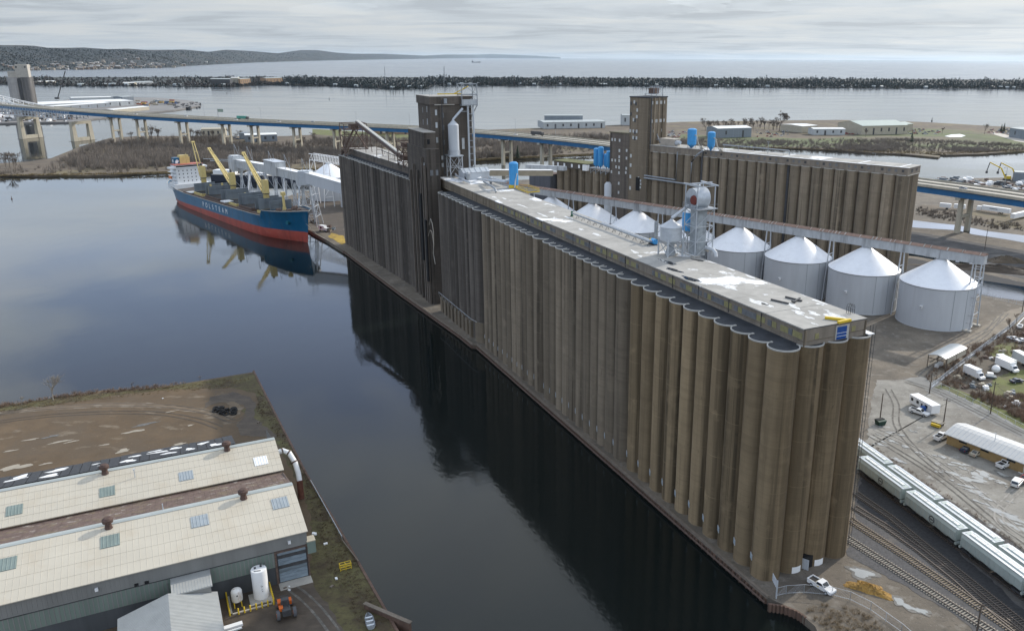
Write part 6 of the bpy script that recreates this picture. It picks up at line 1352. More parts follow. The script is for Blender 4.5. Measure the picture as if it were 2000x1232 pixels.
q=MB(); q.lathe([(.5,.95),(.95,1.25),(1.0,1.6),(1.0,3.2),(.85,3.55),(.4,3.8),(0,3.85)],n=24); q.build('tank_shell',mk('white rust streaked tank',(.72,.70,.66),.5,.06,1,layers=[((.36,.22,.10),1.1,(1,1,.3),.56,.7,.8)]),t)
for a in range(4): q=MB(); x,y=.85*math.cos(a*PI/2+.8),.85*math.sin(a*PI/2+.8); q.beam((x*1.1,y*1.1,0),(x,y,1.7),.16); q.build('leg',M['yellow'],t)
q=MB(); q.box(-.12,.12,-1.03,-.98,2.6,2.9); q.build('tank_plate',M['dark'],t)
bl=None; ORD=['first','second','third','fourth','fifth','sixth','seventh','eighth','ninth','tenth']
def bollard(x,y,lab,h=1.25):
    global bl
    if bl is None:
        q=MB(); q.lathe([(.14,0),(.14,h),(.09,h+.08),(0,h+.1)],n=10); bl=q.build('bollard',M['yellow'],None,hp_(x,y)); tag(bl,lab,'bollard','yellow bollards around the tanks')
    else: dup(bl,hp_(x,y),label=lab)
for k in range(10): bollard(-15.8,1.0-.75*k,'%s yellow bollard from the hall wall in the dense left row by the small tank'%ORD[k])
for k in range(7): bollard(-14.3+1.05*k,-6.0,'%s yellow bollard from the left in the spaced front row before the white tanks'%ORD[k])
for k in range(10): bollard(-7.9+.0*k,.6-.68*k,'%s yellow bollard from the hall wall in the dense right row by the roll door'%ORD[k])
t=thing('timber_kerb','pale concrete kerb around the tank pad','kerb',hp_(-12,-5.6),HRZ); q=MB(); q.box(-3.6,4,-.15,.15,0,.22); q.box(-3.6,-3.3,-.15,6,0,.22); q.box(3.7,4,-.15,6,0,.22); q.build('kerb_edge',M['conc_light'],t); q=MB(); q.box(0,4,1.0,4.8,.0,.12); q.build('pad_slab',M['conc_light'],t)
tag(MB().box(-1.6,1.6,-.5,.5,.0,.45).box(-1.3,1.3,-1.3,-.9,0,.25).build('white_beams',M['white'],None,hp_(-15.6,-9.4),HRZ+.05),'two white painted beams lying on the ground by the annex','beams')
# orange tractor
t=thing('tractor','orange and black articulated tractor with grey tyres at the bottom edge','tractor',hp_(-6.3,-8.6,0),HRZ-1.62)
org=mk('tractor orange',(.62,.13,.02),.45,.1,1)
q=MB(); q.box(-1.0,.4,-1.25,-.15,1.1,2.0); q.box(-1.0,.2,.25,1.25,1.1,1.9); q.build('fender',org,t)
q=MB(); q.box(.2,3.4,-.75,.75,.9,2.1); q.box(.6,1.6,-.7,.7,2.1,3.2); q.build('engine_hood',M['dark'],t)
q=MB(); q.box(1.6,2.6,-1.2,-.5,1.6,2.3); q.build('side_panel',org,t)
q=MB(); q.beam((.4,-.6,2.1),(.4,-.6,3.4),.1); q.beam((.4,.6,2.1),(.4,.6,3.4),.1); q.beam((.4,-.6,3.4),(.4,.6,3.4),.1); q.tube([(2.2,.4,2.1),(2.2,.4,3.2)],.09,8); q.build('roll_bar',M['dark'],t)
for x,y in ((2.6,-1.45),(2.6,1.45),(-1.2,-1.2),(-1.2,1.2)):
    q=MB(); r_=.95 if x>0 else .6; q.cyl((x,y-.3,r_),(x,y+.3,r_),r_,n=20); q.cyl((x,y-.33,r_),(x,y+.33,r_),r_*.45,n=12,m=1); q.build('wheel',[mk('dusty tyre',(.10,.10,.105),.9) if 'dusty tyre' not in bpy.data.materials else bpy.data.materials['dusty tyre'],org],t)
# yellow rack, tyre heap, guard rail, dinghy
t=thing('steel_rack','small yellow barred steel rack standing on the pier turf','rack',at(675,1110),HRZ); q=MB()
for y in (-.5,.5):
    for z in (.3,.8,1.3): q.beam((-1.1,y,z),(1.1,y,z),.09)
for x in (-1.1,0,1.1):
    for y in (-.5,.5): q.beam((x,y,0),(x,y,1.4),.09)
    q.beam((x,-.5,1.3),(x,.5,1.3),.09)
q.build('rack_frame',M['yellow'],t)
random.seed(2); tp=None
for i in range(14):
    p=at(438+random.uniform(-18,20),804+random.uniform(-6,5),.0); 
    if tp is None:
        q=MB(); n=14; rr,r2=.75,.28
        P=[((rr+r2*math.cos(b*PI/3))*math.cos(a*2*PI/n),(rr+r2*math.cos(b*PI/3))*math.sin(a*2*PI/n),r2+r2*math.sin(b*PI/3)) for a in range(n) for b in range(6)]
        q.add(P,[(a*6+b,((a+1)%n)*6+b,((a+1)%n)*6+(b+1)%6,a*6+(b+1)%6) for a in range(n) for b in range(6)],0,True); tp=tag(q.build('tyre',M['tyre'],None,p),'large black tyre in the heap lying on the pier dirt','tyre','heap of tyres on the pier')
    else: o=dup(tp,p+Vector((0,0,random.choice((0,0,.4))))); o.rotation_euler=(random.uniform(-.5,.5),random.uniform(-.5,.5),0)
t=thing('guard_rail','long galvanised guard rail along the edge of the near pier','guard rail',at(607,942)); a=Vector((0,0,.6)); b=at(668,1052)-t.location+Vector((0,0,.6))
q=MB(); q.beam(a,b,.1,.35); q.build('rail_beam',M['galv'],t)
for k in range(12): q=MB(); c=a+(b-a)*k/11; q.beam((c.x,c.y,0),(c.x,c.y,.7),.12); q.build('rail_post',M['steel'],t)
t=thing('guard_rail','short low rusty rail on the pier turf further along the edge','guard rail',at(668,1056)); b=at(700,1098)-t.location
q=MB(); q.beam((0,0,.35),b+Vector((0,0,.35)),.2,.2); q.build('rail_beam',M['timber'],t)
t=thing('dinghy','grey dinghy with seats lying on the mud at the bottom edge of the pier','boat',at(722,1215,0),1.95)
q=MB(); P=[]
for x_,w_ in ((-2.2,.75),(-1,.85),(.6,.8),(1.7,.5),(2.3,.05)): P+=[(x_,-w_,.7),(x_,-w_*.6,.1),(x_,0,0),(x_,w_*.6,.1),(x_,w_,.7)]
q.add(P,[(i*5+j,(i+1)*5+j,(i+1)*5+j+1,i*5+j+1) for i in range(4) for j in range(4)],0,True); q.add(P[:5],[(0,1,2,3,4)]); q.build('boat_hull',M['steel'],t)
for x_ in (-1.4,-.2,.9): q=MB(); q.box(x_-.18,x_+.18,-.65,.65,.5,.56); q.build('boat_seat',M['galv'],t)
t=thing('dock_ramp','dark rusty sheet pile dock pocket at the bottom of the pier edge','dock',at(745,1200,0),HRZ-1.0); q=MB(); q.box(-4,7,-.3,.3,-1.5,1.0); q.build('sheet_wall',M['sheetpile'],t); q=MB(); q.box(-4.2,7.2,-.4,.4,1.0,1.15); q.build('cap_rail',M['timber'],t)
# litter
random.seed(41)
for i,(x,y) in enumerate(((557,1148),(565,1152),(657,1130),(648,1145),(612,1042),(616,1043),(505,825),(318,778),(636,1062),(655,1025),(565,1145))):
    s_=random.uniform(.25,.6); q=MB(); q.obox((0,0,0),(s_*1.6,s_,s_*.5),random.uniform(0,3)); tag(q.build('scrap_piece',M['white'] if i%3 else M['timber'],None,at(x,y,.0)),'small piece of pale scrap lying on the pier ground','scrap','scrap on the near pier')
# ================================================================ YARD: rail, hopper cars, vehicles, office
def g4(x,y): return (1640+x/3.311,860+y/3.311)
M['rail']=mk('rail steel',(.13,.105,.09),.45,.2,2,metal=.3); M['tie_pale']=mk('pale tie',(.30,.27,.22),.9,.25,3.); M['tie_dark']=mk('dark tie',(.10,.085,.07),.9,.3,3.)
TRK={}
def track(name,pts,label,mat,z=.06,maxties=160,own=True):
    P=[at(*p,0) for p in pts]; o=P[0]; t=thing('railway_track',label,'railway track',(o.x,o.y,0))
    Q=[p-o for p in P]; Ls=[0]
    for a,b in zip(Q[:-1],Q[1:]): Ls.append(Ls[-1]+(b-a).length)
    def pos(s):
        for i in range(len(Q)-1):
            if s<=Ls[i+1] or i==len(Q)-2:
                d=(Q[i+1]-Q[i]).normalized(); return Q[i]+d*(s-Ls[i]),d
    for s_ in (-1,1):
        q=MB()
        for i in range(len(Q)-1):
            d=(Q[i+1]-Q[i]).normalized(); n=Vector((-d.y,d.x,0))*s_*.75
            a,b=Q[i]+n,Q[i+1]+n; q.beam(a+Vector((0,0,z+.20)),b+Vector((0,0,z+.20)),.16,.17)
        q.build('rail',M['rail'],t)
    tie=None; k=0; s=.3; step=.62; jq=MB(); rnd=random.Random(5)
    while s<Ls[-1]:
        p,d=pos(s); rz=math.atan2(d.y,d.x)+rnd.uniform(-.03,.03)
        if own and k<maxties:
            if tie is None: m=MB(); m.box(-.12,.12,-1.3,1.3,0,.16); tie=m.build('tie',mat,t); c=tie
            else: c=tie.copy(); COL.objects.link(c); c.parent=t
            c.location=(p.x,p.y,z-.03); c.rotation_euler=(0,0,rz)
        else: jq.obox((p.x,p.y,z-.03),(.24,2.6,.16),rz)
        k+=1; s+=step
    if jq.v: stuff(jq.build('tie_row',mat,t))
    return t
track('a',[g4(40,628),g4(920,1195),g4(1400,1510)],'nearest railway track with pale wooden ties beside the end silo',M['tie_pale'])
track('b',[g4(60,505),g4(118,548),g4(420,745),g4(800,1005),g4(1400,1420)],'second railway track from the end silo, with brownish pale ties',mk('brown pale tie',(.24,.19,.13),.9,.25,3.))
track('c',[g4(90,430),g4(300,560),g4(520,715),g4(760,905),g4(900,1030),g4(1120,1210),g4(1400,1440)],'dark switch track curving to join the second track',M['tie_dark'])
track('d',[g4(100,340),g4(330,500),g4(560,690),g4(800,880),g4(1000,1040),g4(1200,1200),g4(1450,1400)],'dark oily railway track next to the covered hopper cars',M['tie_dark'])
r1a,r1b=at(*g4(380,432),0),at(*g4(738,700),0); rd=(at(*g4(1090,985),0)-at(*g4(375,432),0)); rd.z=0; rdn=rd.normalized()
def rowpos(x0,y0,k,pitch): p=at(*g4(x0,y0),0); return p+rdn*(pitch*k)
M['hopper']=mk('hopper car pale green grey',(.40,.45,.42),.5,.07,.35,(1,1,.4),layers=[((.27,.28,.25),.5,VS,.55,.8,.45)])
M['hopperlid']=mk('hopper hatch white',(.70,.72,.70),.5,.05,.5)
CL=17.4
def hopper_car():
    t=thing('hopper_car','','rail car',(0,0,0))
    q=MB(); xs=[-8.2,-7.6,7.6,8.2]; h0,h1=1.5,4.15
    sec=[(-1.55,1.75),(-1.6,3.7),(-1.25,4.35),(-.6,4.6),(.6,4.6),(1.25,4.35),(1.6,3.7),(1.55,1.75)]
    for xa,xb,in_ in ((-8.2,8.2,0),):
        P=[(xa,y,z) for y,z in sec]+[(xb,y,z) for y,z in sec]; n=len(sec)
        q.add(P,[(i,(i+1)%n,n+(i+1)%n,n+i)[::-1] for i in range(n)]+[tuple(range(n)),tuple(range(2*n-1,n-1,-1))])
    # sloped end sheets and hopper bottoms
    for xa,xb in ((-6.2,-2.2),(-2.0,2.0),(2.2,6.2)): q.add([(xa,-1.5,1.76),(xb,-1.5,1.76),(xb,1.5,1.76),(xa,1.5,1.76),(xa+1.3,-.6,.75),(xb-1.3,-.6,.75),(xb-1.3,.6,.75),(xa+1.3,.6,.75)],[(0,4,5,1)[::-1],(1,5,6,2)[::-1],(2,6,7,3)[::-1],(3,7,4,0)[::-1],(4,7,6,5)])
    q.build('car_body',M['hopper'],t)
    q=MB()
    for k in range(13): 
        for s_ in (-1,1): q.box(-7.9+k*1.31,-7.83+k*1.31,s_*1.63-.05,s_*1.63+.05,1.8,3.7)
    stuff(q.build('side_rib',M['hopper'],t))
    q=MB(); q.box(-7.2,7.2,-.38,.38,4.6,4.8); q.build('roof_hatch',M['hopperlid'],t)
    q=MB()
    for s_ in (-1,1): q.box(-7.6,7.6,s_*1.05-.3,s_*1.05+.3,4.52,4.60)
    for s_ in (-1,1): q.box(s_*8.0-.5,s_*8.0+.5,-1.3,1.3,4.45,4.53)
    q.build('running_board',M['galv'],t)
    for k in range(5): q=MB(); q.box(-7.2+k*2.88-.03+1.4,-7.2+k*2.88+.03+1.4,-.42,.42,4.8,4.84); q.build('hatch_strap',M['steel'],t)
    q=MB(); q.box(-8.8,8.8,-.25,.25,.95,1.3); q.box(-8.6,-8.2,-1.5,1.5,1.0,1.5); q.box(8.2,8.6,-1.5,1.5,1.0,1.5)
    for s_ in (-1,1):
        for y in (-1.35,1.35): q.beam((s_*8.35,y,1.3),(s_*8.35,y,4.3),.09)
        for z in (1.9,2.4,2.9,3.4,3.9): q.beam((s_*8.35,-1.35,z),(s_*8.35,-.9,z),.05)
    q.build('end_frame',M['hopper'],t)
    for s_ in (-1,1):
        q=MB(); q.box(s_*6.9-1.3,s_*6.9+1.3,-1.1,1.1,.45,.8)
        for dx in (-.9,.9): q.cyl((s_*6.9+dx,-.85,.45),(s_*6.9+dx,.85,.45),.45,n=14)
        q.build('truck_bogie',M['dark'],t)
    return t
def logo(par,x,side,red=False):
    q=MB(); y=side*1.66; q.cyl((x,y,2.75),(x,y+side*.03,2.75),.85,n=20,m=0); q.cyl((x,y+side*.03,2.75),(x,y+side*.045,2.75),.62,n=18,m=1); q.box(x-.5,x+.5,min(y+side*.05,y+side*.07),max(y+side*.05,y+side*.07),2.6,2.9,0); q.build('car_logo',[M['dark'],M['hopper']],par)
hrz=math.atan2(rdn.y,rdn.x); lift=.25
proto=hopper_car(); 
rn=Vector((-rdn.y,rdn.x,0)); rn=rn if rn.y<0 else -rn
lab1=['pale hopper car of the front row partly behind the end silo, with round dark logo','second hopper car of the front row, with round dark logo on its side','third hopper car of the front row, nearest whole car without logo','hopper car of the front row cut off at the right edge','hopper car of the front row wholly beyond the right edge']
lab2=['rear row hopper car partly hidden by the end silo','second hopper car of the rear row','third hopper car of the rear row, beside the wet gravel','hopper car of the rear row at the right edge','rear row hopper car beyond the right edge']
pa=at(*g4(395,440),0); pb=at(*g4(742,715),0); pitch=(pb-pa).dot(rdn)
for k in range(5):
    c=pa+rdn*(pitch*(k-.5))-rn*1.6; c.z=lift
    if k==0: t=proto; t.location=c; t.rotation_euler=(0,0,hrz); t['label']=lab1[0]; t['group']='covered hopper cars'
    else: t=dup(proto,c,hrz,lab1[k])
    CARS=globals().setdefault('CARS',[]); CARS.append((t,k))
pc=at(*g4(655,385),4.6); s0=(pc-pa).dot(rdn); off2=(pc-pa).dot(rn)
for k in range(5):
    c=pa+rdn*(s0-pitch*(1.5-k)+.2)+rn*(off2+.2); c.z=lift; t=dup(proto,c,hrz,lab2[k])
for t,k in CARS:
    if k in (0,1): logo(t,1.0,-1 if rn.dot(Vector((math.sin(hrz),-math.cos(hrz),0)))>0 else 1)
for c0 in (pa-rn*1.6,pa+rn*(off2+.2)):
    a=c0-rdn*30; b=c0+rdn*80; t=thing('railway_track','railway track under the %s row of hopper cars'%('front' if c0.y<(pa+rn*(off2+.2)).y-.01 or c0==pa-rn*1.6 else 'rear'),'railway track',(a.x,a.y,0))
    for s_ in (-1,1): q=MB(); q.beam(rn*(s_*.75)+Vector((0,0,.2)),b-a+rn*(s_*.75)+Vector((0,0,.2)),.16,.17); q.build('rail',M['rail'],t)
    q=MB()
    for i in range(170): p=rdn*(.65*i); q.obox((p.x,p.y,.02),(.24,2.6,.14),hrz)
    stuff(q.build('tie_row',M['tie_dark'],t))
# ---------------------------------------------------------------- vehicles
PAINT={}
def paint(n,c):
    if n not in PAINT: PAINT[n]=mk('paint '+n,c,.3,.03,.5,spec=.6)
    return PAINT[n]
def profile_body(q,prof,hw,taper=.0,m=0):
    """side profile (x,z) list lofted across the width with rounded shoulders"""
    n=len(prof); ys=[-hw,-hw*.94,hw*.94,hw]; P=[]
    cx=sum(p[0] for p in prof)/n; cz=sum(p[1] for p in prof)/n
    for k,y in enumerate(ys):
        s_=.965 if k in (0,3) else 1
        for x,z in prof: P.append((cx+(x-cx)*s_,y,cz+(z-cz)*s_))
    F=[(k*n+i,k*n+(i+1)%n,(k+1)*n+(i+1)%n,(k+1)*n+i) for k in range(3) for i in range(n)]+[tuple(range(n))[::-1],tuple(range(3*n,4*n))]
    q.add(P,F,m)
def car(kind,loc,rz,col,label,cat):
    t=thing(kind,label,cat,(loc.x,loc.y,.09),rz); p=paint(*col)
    if kind=='pickup_truck':
        L_,W=5.7,.96; q=MB(); profile_body(q,[(-2.85,.45),(2.75,.45),(2.85,.7),(2.8,1.0),(1.35,1.12),(.95,1.15),(-.75,1.15),(-.78,1.18),(-2.85,1.15)],W); q.build('body',p,t)
        q=MB(); P=[(1.25,1.14),(.55,1.82),(-.55,1.86),(-.85,1.14)]; profile_body(q,P,W*.90); q.build('cab',p,t)
        q=MB(); q.box(-2.7,-.95,-.78,.78,1.14,1.19); q.build('load_bed',M['black'],t)
        q=MB()
        for s_ in (-1,1): q.box(-2.85,-.8,s_*.9-.06,s_*.9+.06,1.1,1.38)
        q.box(-2.87,-2.78,-.95,.95,1.1,1.38); q.box(-.9,-.8,-.9,.9,1.1,1.3); q.build('bed_side',p,t)
        q=MB(); q.add([(1.22,-.76,1.2),(1.22,.76,1.2),(.62,.68,1.79),(.62,-.68,1.79)],[(0,1,2,3)]); q.build('windscreen',M['glass'],t)
        q=MB(); q.add([(-.86,-.7,1.25),(-.86,.7,1.25),(-.62,.64,1.78),(-.62,-.64,1.78)],[(3,2,1,0)]); q.build('rear_window',M['glass'],t)
        for s_ in (-1,1): q=MB(); q.add([(1.05,s_*.885,1.22),(.52,s_*.885,1.74),(-.48,s_*.885,1.76),(-.68,s_*.885,1.22)],[(0,1,2,3)]); q.build('side_window',M['glass'],t)
        wx=(1.75,-1.75); wr=.40
    elif kind in ('suv','van'):
        W=.95; q=MB(); profile_body(q,[(-2.45,.45),(2.35,.45),(2.45,.75),(2.35,1.0),(1.3,1.12),(-2.4,1.12)],W); q.build('body',p,t)
        q=MB(); profile_body(q,[(1.35,1.1),(.6,1.78),(-2.15,1.80),(-2.4,1.1)],W*.92); q.build('cab',p,t)
        q=MB(); q.add([(1.3,-.74,1.18),(1.3,.74,1.18),(.68,.68,1.74),(.68,-.68,1.74)],[(0,1,2,3)]); q.build('windscreen',M['glass'],t)
        q=MB(); q.add([(-2.42,-.74,1.18),(-2.42,.74,1.18),(-2.2,.68,1.72),(-2.2,-.68,1.72)],[(3,2,1,0)]); q.build('rear_window',M['glass'],t)
        for s_ in (-1,1): q=MB(); q.add([(1.1,s_*.885,1.2),(.6,s_*.885,1.7),(-2.0,s_*.885,1.72),(-2.2,s_*.885,1.2)],[(0,1,2,3)]); q.build('side_window',M['glass'],t)
        wx=(1.5,-1.5); wr=.36
    else:
        W=.90; q=MB(); profile_body(q,[(-2.3,.4),(2.25,.4),(2.3,.65),(2.2,.82),(1.0,.95),(-1.3,.98),(-2.25,.95)],W); q.build('body',p,t)
        q=MB(); profile_body(q,[(1.05,.93),(.3,1.40),(-.75,1.42),(-1.45,.95)],W*.86); q.build('cab',p,t)
        q=MB(); q.add([(1.0,-.66,.99),(1.0,.66,.99),(.36,.6,1.38),(.36,-.6,1.38)],[(0,1,2,3)]); q.build('windscreen',M['glass'],t)
        q=MB(); q.add([(-1.42,-.66,1.0),(-1.42,.66,1.0),(-.8,.6,1.41),(-.8,-.6,1.41)],[(3,2,1,0)]); q.build('rear_window',M['glass'],t)
        for s_ in (-1,1): q=MB(); q.add([(.82,s_*.785,.99),(.28,s_*.785,1.36),(-.72,s_*.785,1.38),(-1.2,s_*.785,1.0)],[(0,1,2,3)]); q.build('side_window',M['glass'],t)
        wx=(1.4,-1.4); wr=.33
    for x in wx:
        for s_ in (-1,1): q=MB(); q.cyl((x,s_*(W-.2),wr),(x,s_*(W+.03),wr),wr,n=16); q.cyl((x,s_*(W-.18),wr),(x,s_*(W+.04),wr),wr*.55,n=12,m=1); q.build('wheel',[M['tyre'],M['galv']],t)
    fx=2.3 if kind not in('pickup_truck','suv') else (2.82 if kind=='pickup_truck' else 2.42)
    for s_ in (-1,1): q=MB(); q.box(fx-.06,fx+.03,s_*W*.72-.16,s_*W*.72+.16,.68,.86); q.build('headlight',M['galv'],t)
    q=MB(); q.box(fx-.05,fx+.06,-W*.9,W*.9,.42,.58); q.build('bumper',M['steel'],t)
    for s_ in (-1,1): q=MB(); q.box(-fx-.04,-fx+.05,s_*W*.8-.08,s_*W*.8+.08,.7,.95); q.build('tail_light',mk('tail red',(.3,.02,.02),.4) if 'tail red' not in bpy.data.materials else bpy.data.materials['tail red'],t)
    return t
def dirpx(a,b): d=at(*b)-at(*a); return math.atan2(d.y,d.x)
WHT=('white',(.78,.78,.77))
t=car('pickup_truck',at(1604,1150),dirpx((1582,1137),(1626,1163)),WHT,'white pickup truck with open bed parked by the near end of the elevator','pickup truck')
q=MB(); q.box(-.95,-.55,-.8,.8,1.2,1.5); q.build('tool_box',M['tanwall'],t); q=MB(); q.box(-.5,0,-.99,-.96,.8,1.0); q.build('door_emblem',M['yellow'],t)
car('pickup_truck',at(1795,809),dirpx((1778,803),(1812,814)),WHT,'white pickup truck parked alongside the white office trailer','pickup truck')
car('pickup_truck',at(1838,857),dirpx((1822,864),(1853,851)),WHT,'white pickup truck with open bed backed out at the left end of the tan office','pickup truck')
car('sedan_car',at(1888,881),dirpx((1877,886),(1900,876)),('navy',(.03,.04,.07)),'dark navy saloon car parked before the tan office','car')
car('sedan_car',at(1907,889),dirpx((1895,895),(1922,884)),('champagne',(.45,.41,.33)),'champagne saloon car parked beside the dark saloon','car')
car('pickup_truck',at(1963,911),dirpx((1946,917),(1981,905)),WHT,'white crew pickup with black bed in the shade of the tan office','pickup truck')
car('suv',at(1986,947),dirpx((1977,957),(1996,936)),('silver white',(.66,.66,.64)),'silver white estate car at the right edge of the gravel lot','car')
car('sedan_car',at(2003,938),dirpx((1990,944),(2012,930)),('red',(.35,.03,.03)),'red car cut off by the right edge behind the estate car','car')
# office trailer
def boxthing(name,label,cat,a,b,wd,h,z0,wallm,roofm,windows=(),wheels=0,group=None):
    A,B=at(*a),at(*b); d=B-A; L_=d.length; t=thing(name,label,cat,(A.x,A.y,0.07),math.atan2(d.y,d.x),group)
    q=MB(); q.box(0,L_,0,wd,z0,z0+h); q.build('body',wallm,t); q=MB(); q.box(-.05,L_+.05,-.05,wd+.05,z0+h,z0+h+.1); q.build('roof',roofm,t)
    for (f,w_,zz,hh) in windows: q=MB(); q.box(L_*f-w_/2,L_*f+w_/2,-.06,.02,z0+zz,z0+zz+hh); q.build('window',M['glass'],t)
    for k in range(wheels):
        for y in (.15,wd-.15): q=MB(); x=L_*(.62+.1*k); q.cyl((x,y-.15,.42),(x,y+.15,.42),.42,n=12); q.build('wheel',M['tyre'],t)
    return t
t=boxthing('office_trailer','long white office trailer with small dark windows on the gravel lot','trailer',(1775,789),(1818,813),3.0,2.5,.6,M['white'],M['white'],((.12,.9,1.0,.9),(.37,1.0,1.0,.9),(.56,.6,.5,1.2),(.75,1.1,1.0,.9)),2)
q=MB(); q.box(11.8,11.9,.5,2.0,1.5,2.4) if False else q.box(.0,.01,.6,1.6,1.6,2.4); q.build('end_window',M['glass'],t)
q=MB(); q.obox((7.0,-.9,0),(1.1,1.2,2.2)); q.build('blue_tarp',M['bluedoor'],t)
t=boxthing('flatbed_trailer','low timber flatbed trailer by the utility pole','trailer',(1817,829),(1838,836),2.2,.25,.8,M['timber'],M['tie_pale'],(),2)
q=MB(); q.box(.5,3,-.9,.3,.2,.9); q.build('drawbar_box',M['yellow'],t)
# tan office
A,Bq=at(1848,866),at(2012,930); d=Bq-A; OL=d.length+22; t=thing('office_building','long low tan brick office with pale metal roof beside the gravel lot','building',(A.x,A.y,0),math.atan2(d.y,d.x))
obk=mk('tan office brick',(.36,.25,.115),.85,.12,.8); 
q=MB(); q.add([(0,0,0),(OL,0,0),(OL,9.5,0),(0,9.5,0),(0,0,3.1),(OL,0,3.1),(OL,9.5,3.1),(0,9.5,3.1),(0,4.75,4.3),(OL,4.75,4.3)],[(0,1,5,4),(2,3,7,6),(1,2,6,9,5),(3,0,4,8,7)]); q.build('wall',obk,t)
q=MB(); prof=[(-.8,2.95),(1.2,3.55),(3.2,4.15),(4.75,4.4),(6.3,4.15),(8.3,3.55),(10.3,2.95)]
P=[(x,y,z+.1) for x in (-.7,OL+.7) for y,z in prof]+[(x,y,z-.12) for x in (-.7,OL+.7) for y,z in prof]; n=7
q.add(P,[(i,n+i,n+i+1,i+1) for i in range(6)]+[(2*n+i,2*n+i+1,3*n+i+1,3*n+i) for i in range(6)]+[(i,i+1,2*n+i+1,2*n+i) for i in range(6)]+[(0,2*n,3*n,n),(n-1,2*n-1,4*n-1,3*n-1)])
q.build('roof',mk('office metal roof',(.50,.50,.49),.5,.05,.3),t)
q=MB(); k=0
for k in range(int(OL/1.2)): 
    for i in range(6): q.beam((k*1.2,prof[i][0],prof[i][1]+.12),(k*1.2,prof[i+1][0],prof[i+1][1]+.12),.08,.06)
stuff(q.build('roof_seam',M['galv'],t))
for f in (4.5,10.5,17.5): q=MB(); q.box(f-1.1,f+1.1,-.06,.02,1.9,2.6); q.build('window',M['glass'],t)
q=MB(); q.box(21,25,-.07,.02,0,2.5); q.build('green_panel',mk('pale green panel',(.25,.32,.25),.7),t); q=MB(); q.box(22.6,23.6,-.12,-.06,0,2.2); q.build('door',M['dark'],t); q=MB(); q.box(27,28,-.1,.02,0,2.1); q.build('door',M['brickwall'],t)
q=MB(); q.beam((21,-.3,0),(21,-.3,3.2),.14); q.beam((19.8,-.3,.1),(21.0,-.3,.1),.2); q.build('downpipe',M['white'],t)
for x,y in ((21.5,2.0),(30,6.2)): q=MB(); q.cyl((x,y,3.6),(x,y,5.0),.16,n=8); q.build('roof_pipe',M['steel'],t)
t=thing('lamp_post','slim grey lamp post standing close to the tan office wall','lamp post',at(1938,890)); q=MB(); q.cyl((0,0,0),(0,0,6.6),.09,.06,n=8); q.build('post',M['galv'],t); q=MB(); q.box(-.5,.1,-.15,.15,6.5,6.65); q.build('lamp_head',M['steel'],t)
# canopy shed
C1=[at(1811,705),at(1846,718),at(1889,700),at(1854,682)]  # rough feet
ca,cb,cc,cd=at(1812,692,4.6),at(1848,701,4.6),at(1890,680,4.6),at(1855,670,4.6)
t=thing('canopy_shed','open sided metal roofed canopy shed in the yard below the last white tank','canopy',(ca.x,ca.y,0)); o=Vector((ca.x,ca.y,0)); e1=(cb-ca); e2=((cd-ca)+(cc-cb))*.5; e1.z=e2.z=0
q=MB(); NS=8; P=[]
for j in range(NS+1):
    f=j/NS; z=4.5+.75*math.sin(f*PI)
    P+=[tuple(e1*f+Vector((0,0,z))),tuple(e1*f+e2+Vector((0,0,z)))]
b=[(x,y,z-.15) for x,y,z in P]; nn=len(P)
q.add(P+b,[(2*j,2*j+2,2*j+3,2*j+1) for j in range(NS)]+[(nn+2*j,nn+2*j+1,nn+2*j+3,nn+2*j+2) for j in range(NS)]+[(2*j,nn+2*j,nn+2*j+2,2*j+2) for j in range(NS)]+[(0,1,nn+1,nn),(nn-2,2*nn-2,2*nn-1,nn-1)]); q.build('roof',mk('canopy metal roof',(.28,.31,.33),.45,.08,.4),t)
for f,g_ in ((0,0),(0,.5),(0,1),(1,0),(1,.5),(1,1)):
    c=e1*(f*.96+.02)+e2*(g_*.94+.03); q=MB(); q.beam((c.x,c.y,0),(c.x,c.y,4.55),.25); q.build('post',M['timber'],t)
q=MB(); a=e1*.98+e2*.02; b2=e1*.98+e2*.98; q.beam(a+Vector((0,0,3.4)),b2+Vector((0,0,3.4)),.1,2.0); q.build('side_sheet',M['tanwall'],t)
q=MB(); q.beam(e1*.05+e2*.1+Vector((0,0,1.5)),e1*.05+e2*.9+Vector((0,0,1.5)),.2,.3); q.beam(e1*.1+Vector((0,0,3.6)),e1*.9+Vector((0,0,3.6)),.2,.3); q.build('tie_beam',M['timber'],t)
p=o+e1*.45+e2*.2; tag(MB().box(-2,2,-.6,.6,.3,1.4).build('stored_boat',M['white'],None,(p.x,p.y,0),math.atan2(e2.y,e2.x)),'white boat hull kept under the open canopy shed','boat')
# poles and wires
def pole(px_,py_,top,label,arm=True):
    p=at(px_,py_); lo,hi=0,30
    for _ in range(40):
        mm=(lo+hi)/2
        if pix((p.x,p.y,mm))[1]>top: lo=mm
        else: hi=mm
    h=lo; t=thing('utility_pole',label,'utility pole',p); q=MB(); q.cyl((0,0,0),(0,0,h),.19,.13,n=8); q.build('post',mk('pole timber',(.09,.07,.055),.9) if 'pole timber' not in bpy.data.materials else bpy.data.materials['pole timber'],t)
    if arm: q=MB(); q.beam((-.9,.5,h-.6),(.9,-.5,h-.6),.12); q.build('cross_arm',M['dark'],t)
    return Vector((p.x,p.y,h-.6))
w1=pole(1815,768,728,'dark timber pole at the road corner below the canopy shed'); w2=pole(1842,831,778,'tall timber pole behind the left end of the tan office'); w3=pole(1934,808,745,'timber pole at the weedy lot fence line'); w4=pole(1718,824,768,'dark pole beside the dumpster on the gravel lot',False); w5=pole(1907,1238,1180,'pole with lamp head beside the switch tracks'); w6=pole(1996,610,560,'timber pole at the right edge near the pond',False); w7=pole(1923,488,447,'dark pole in the rail yard beyond the tanks',False)
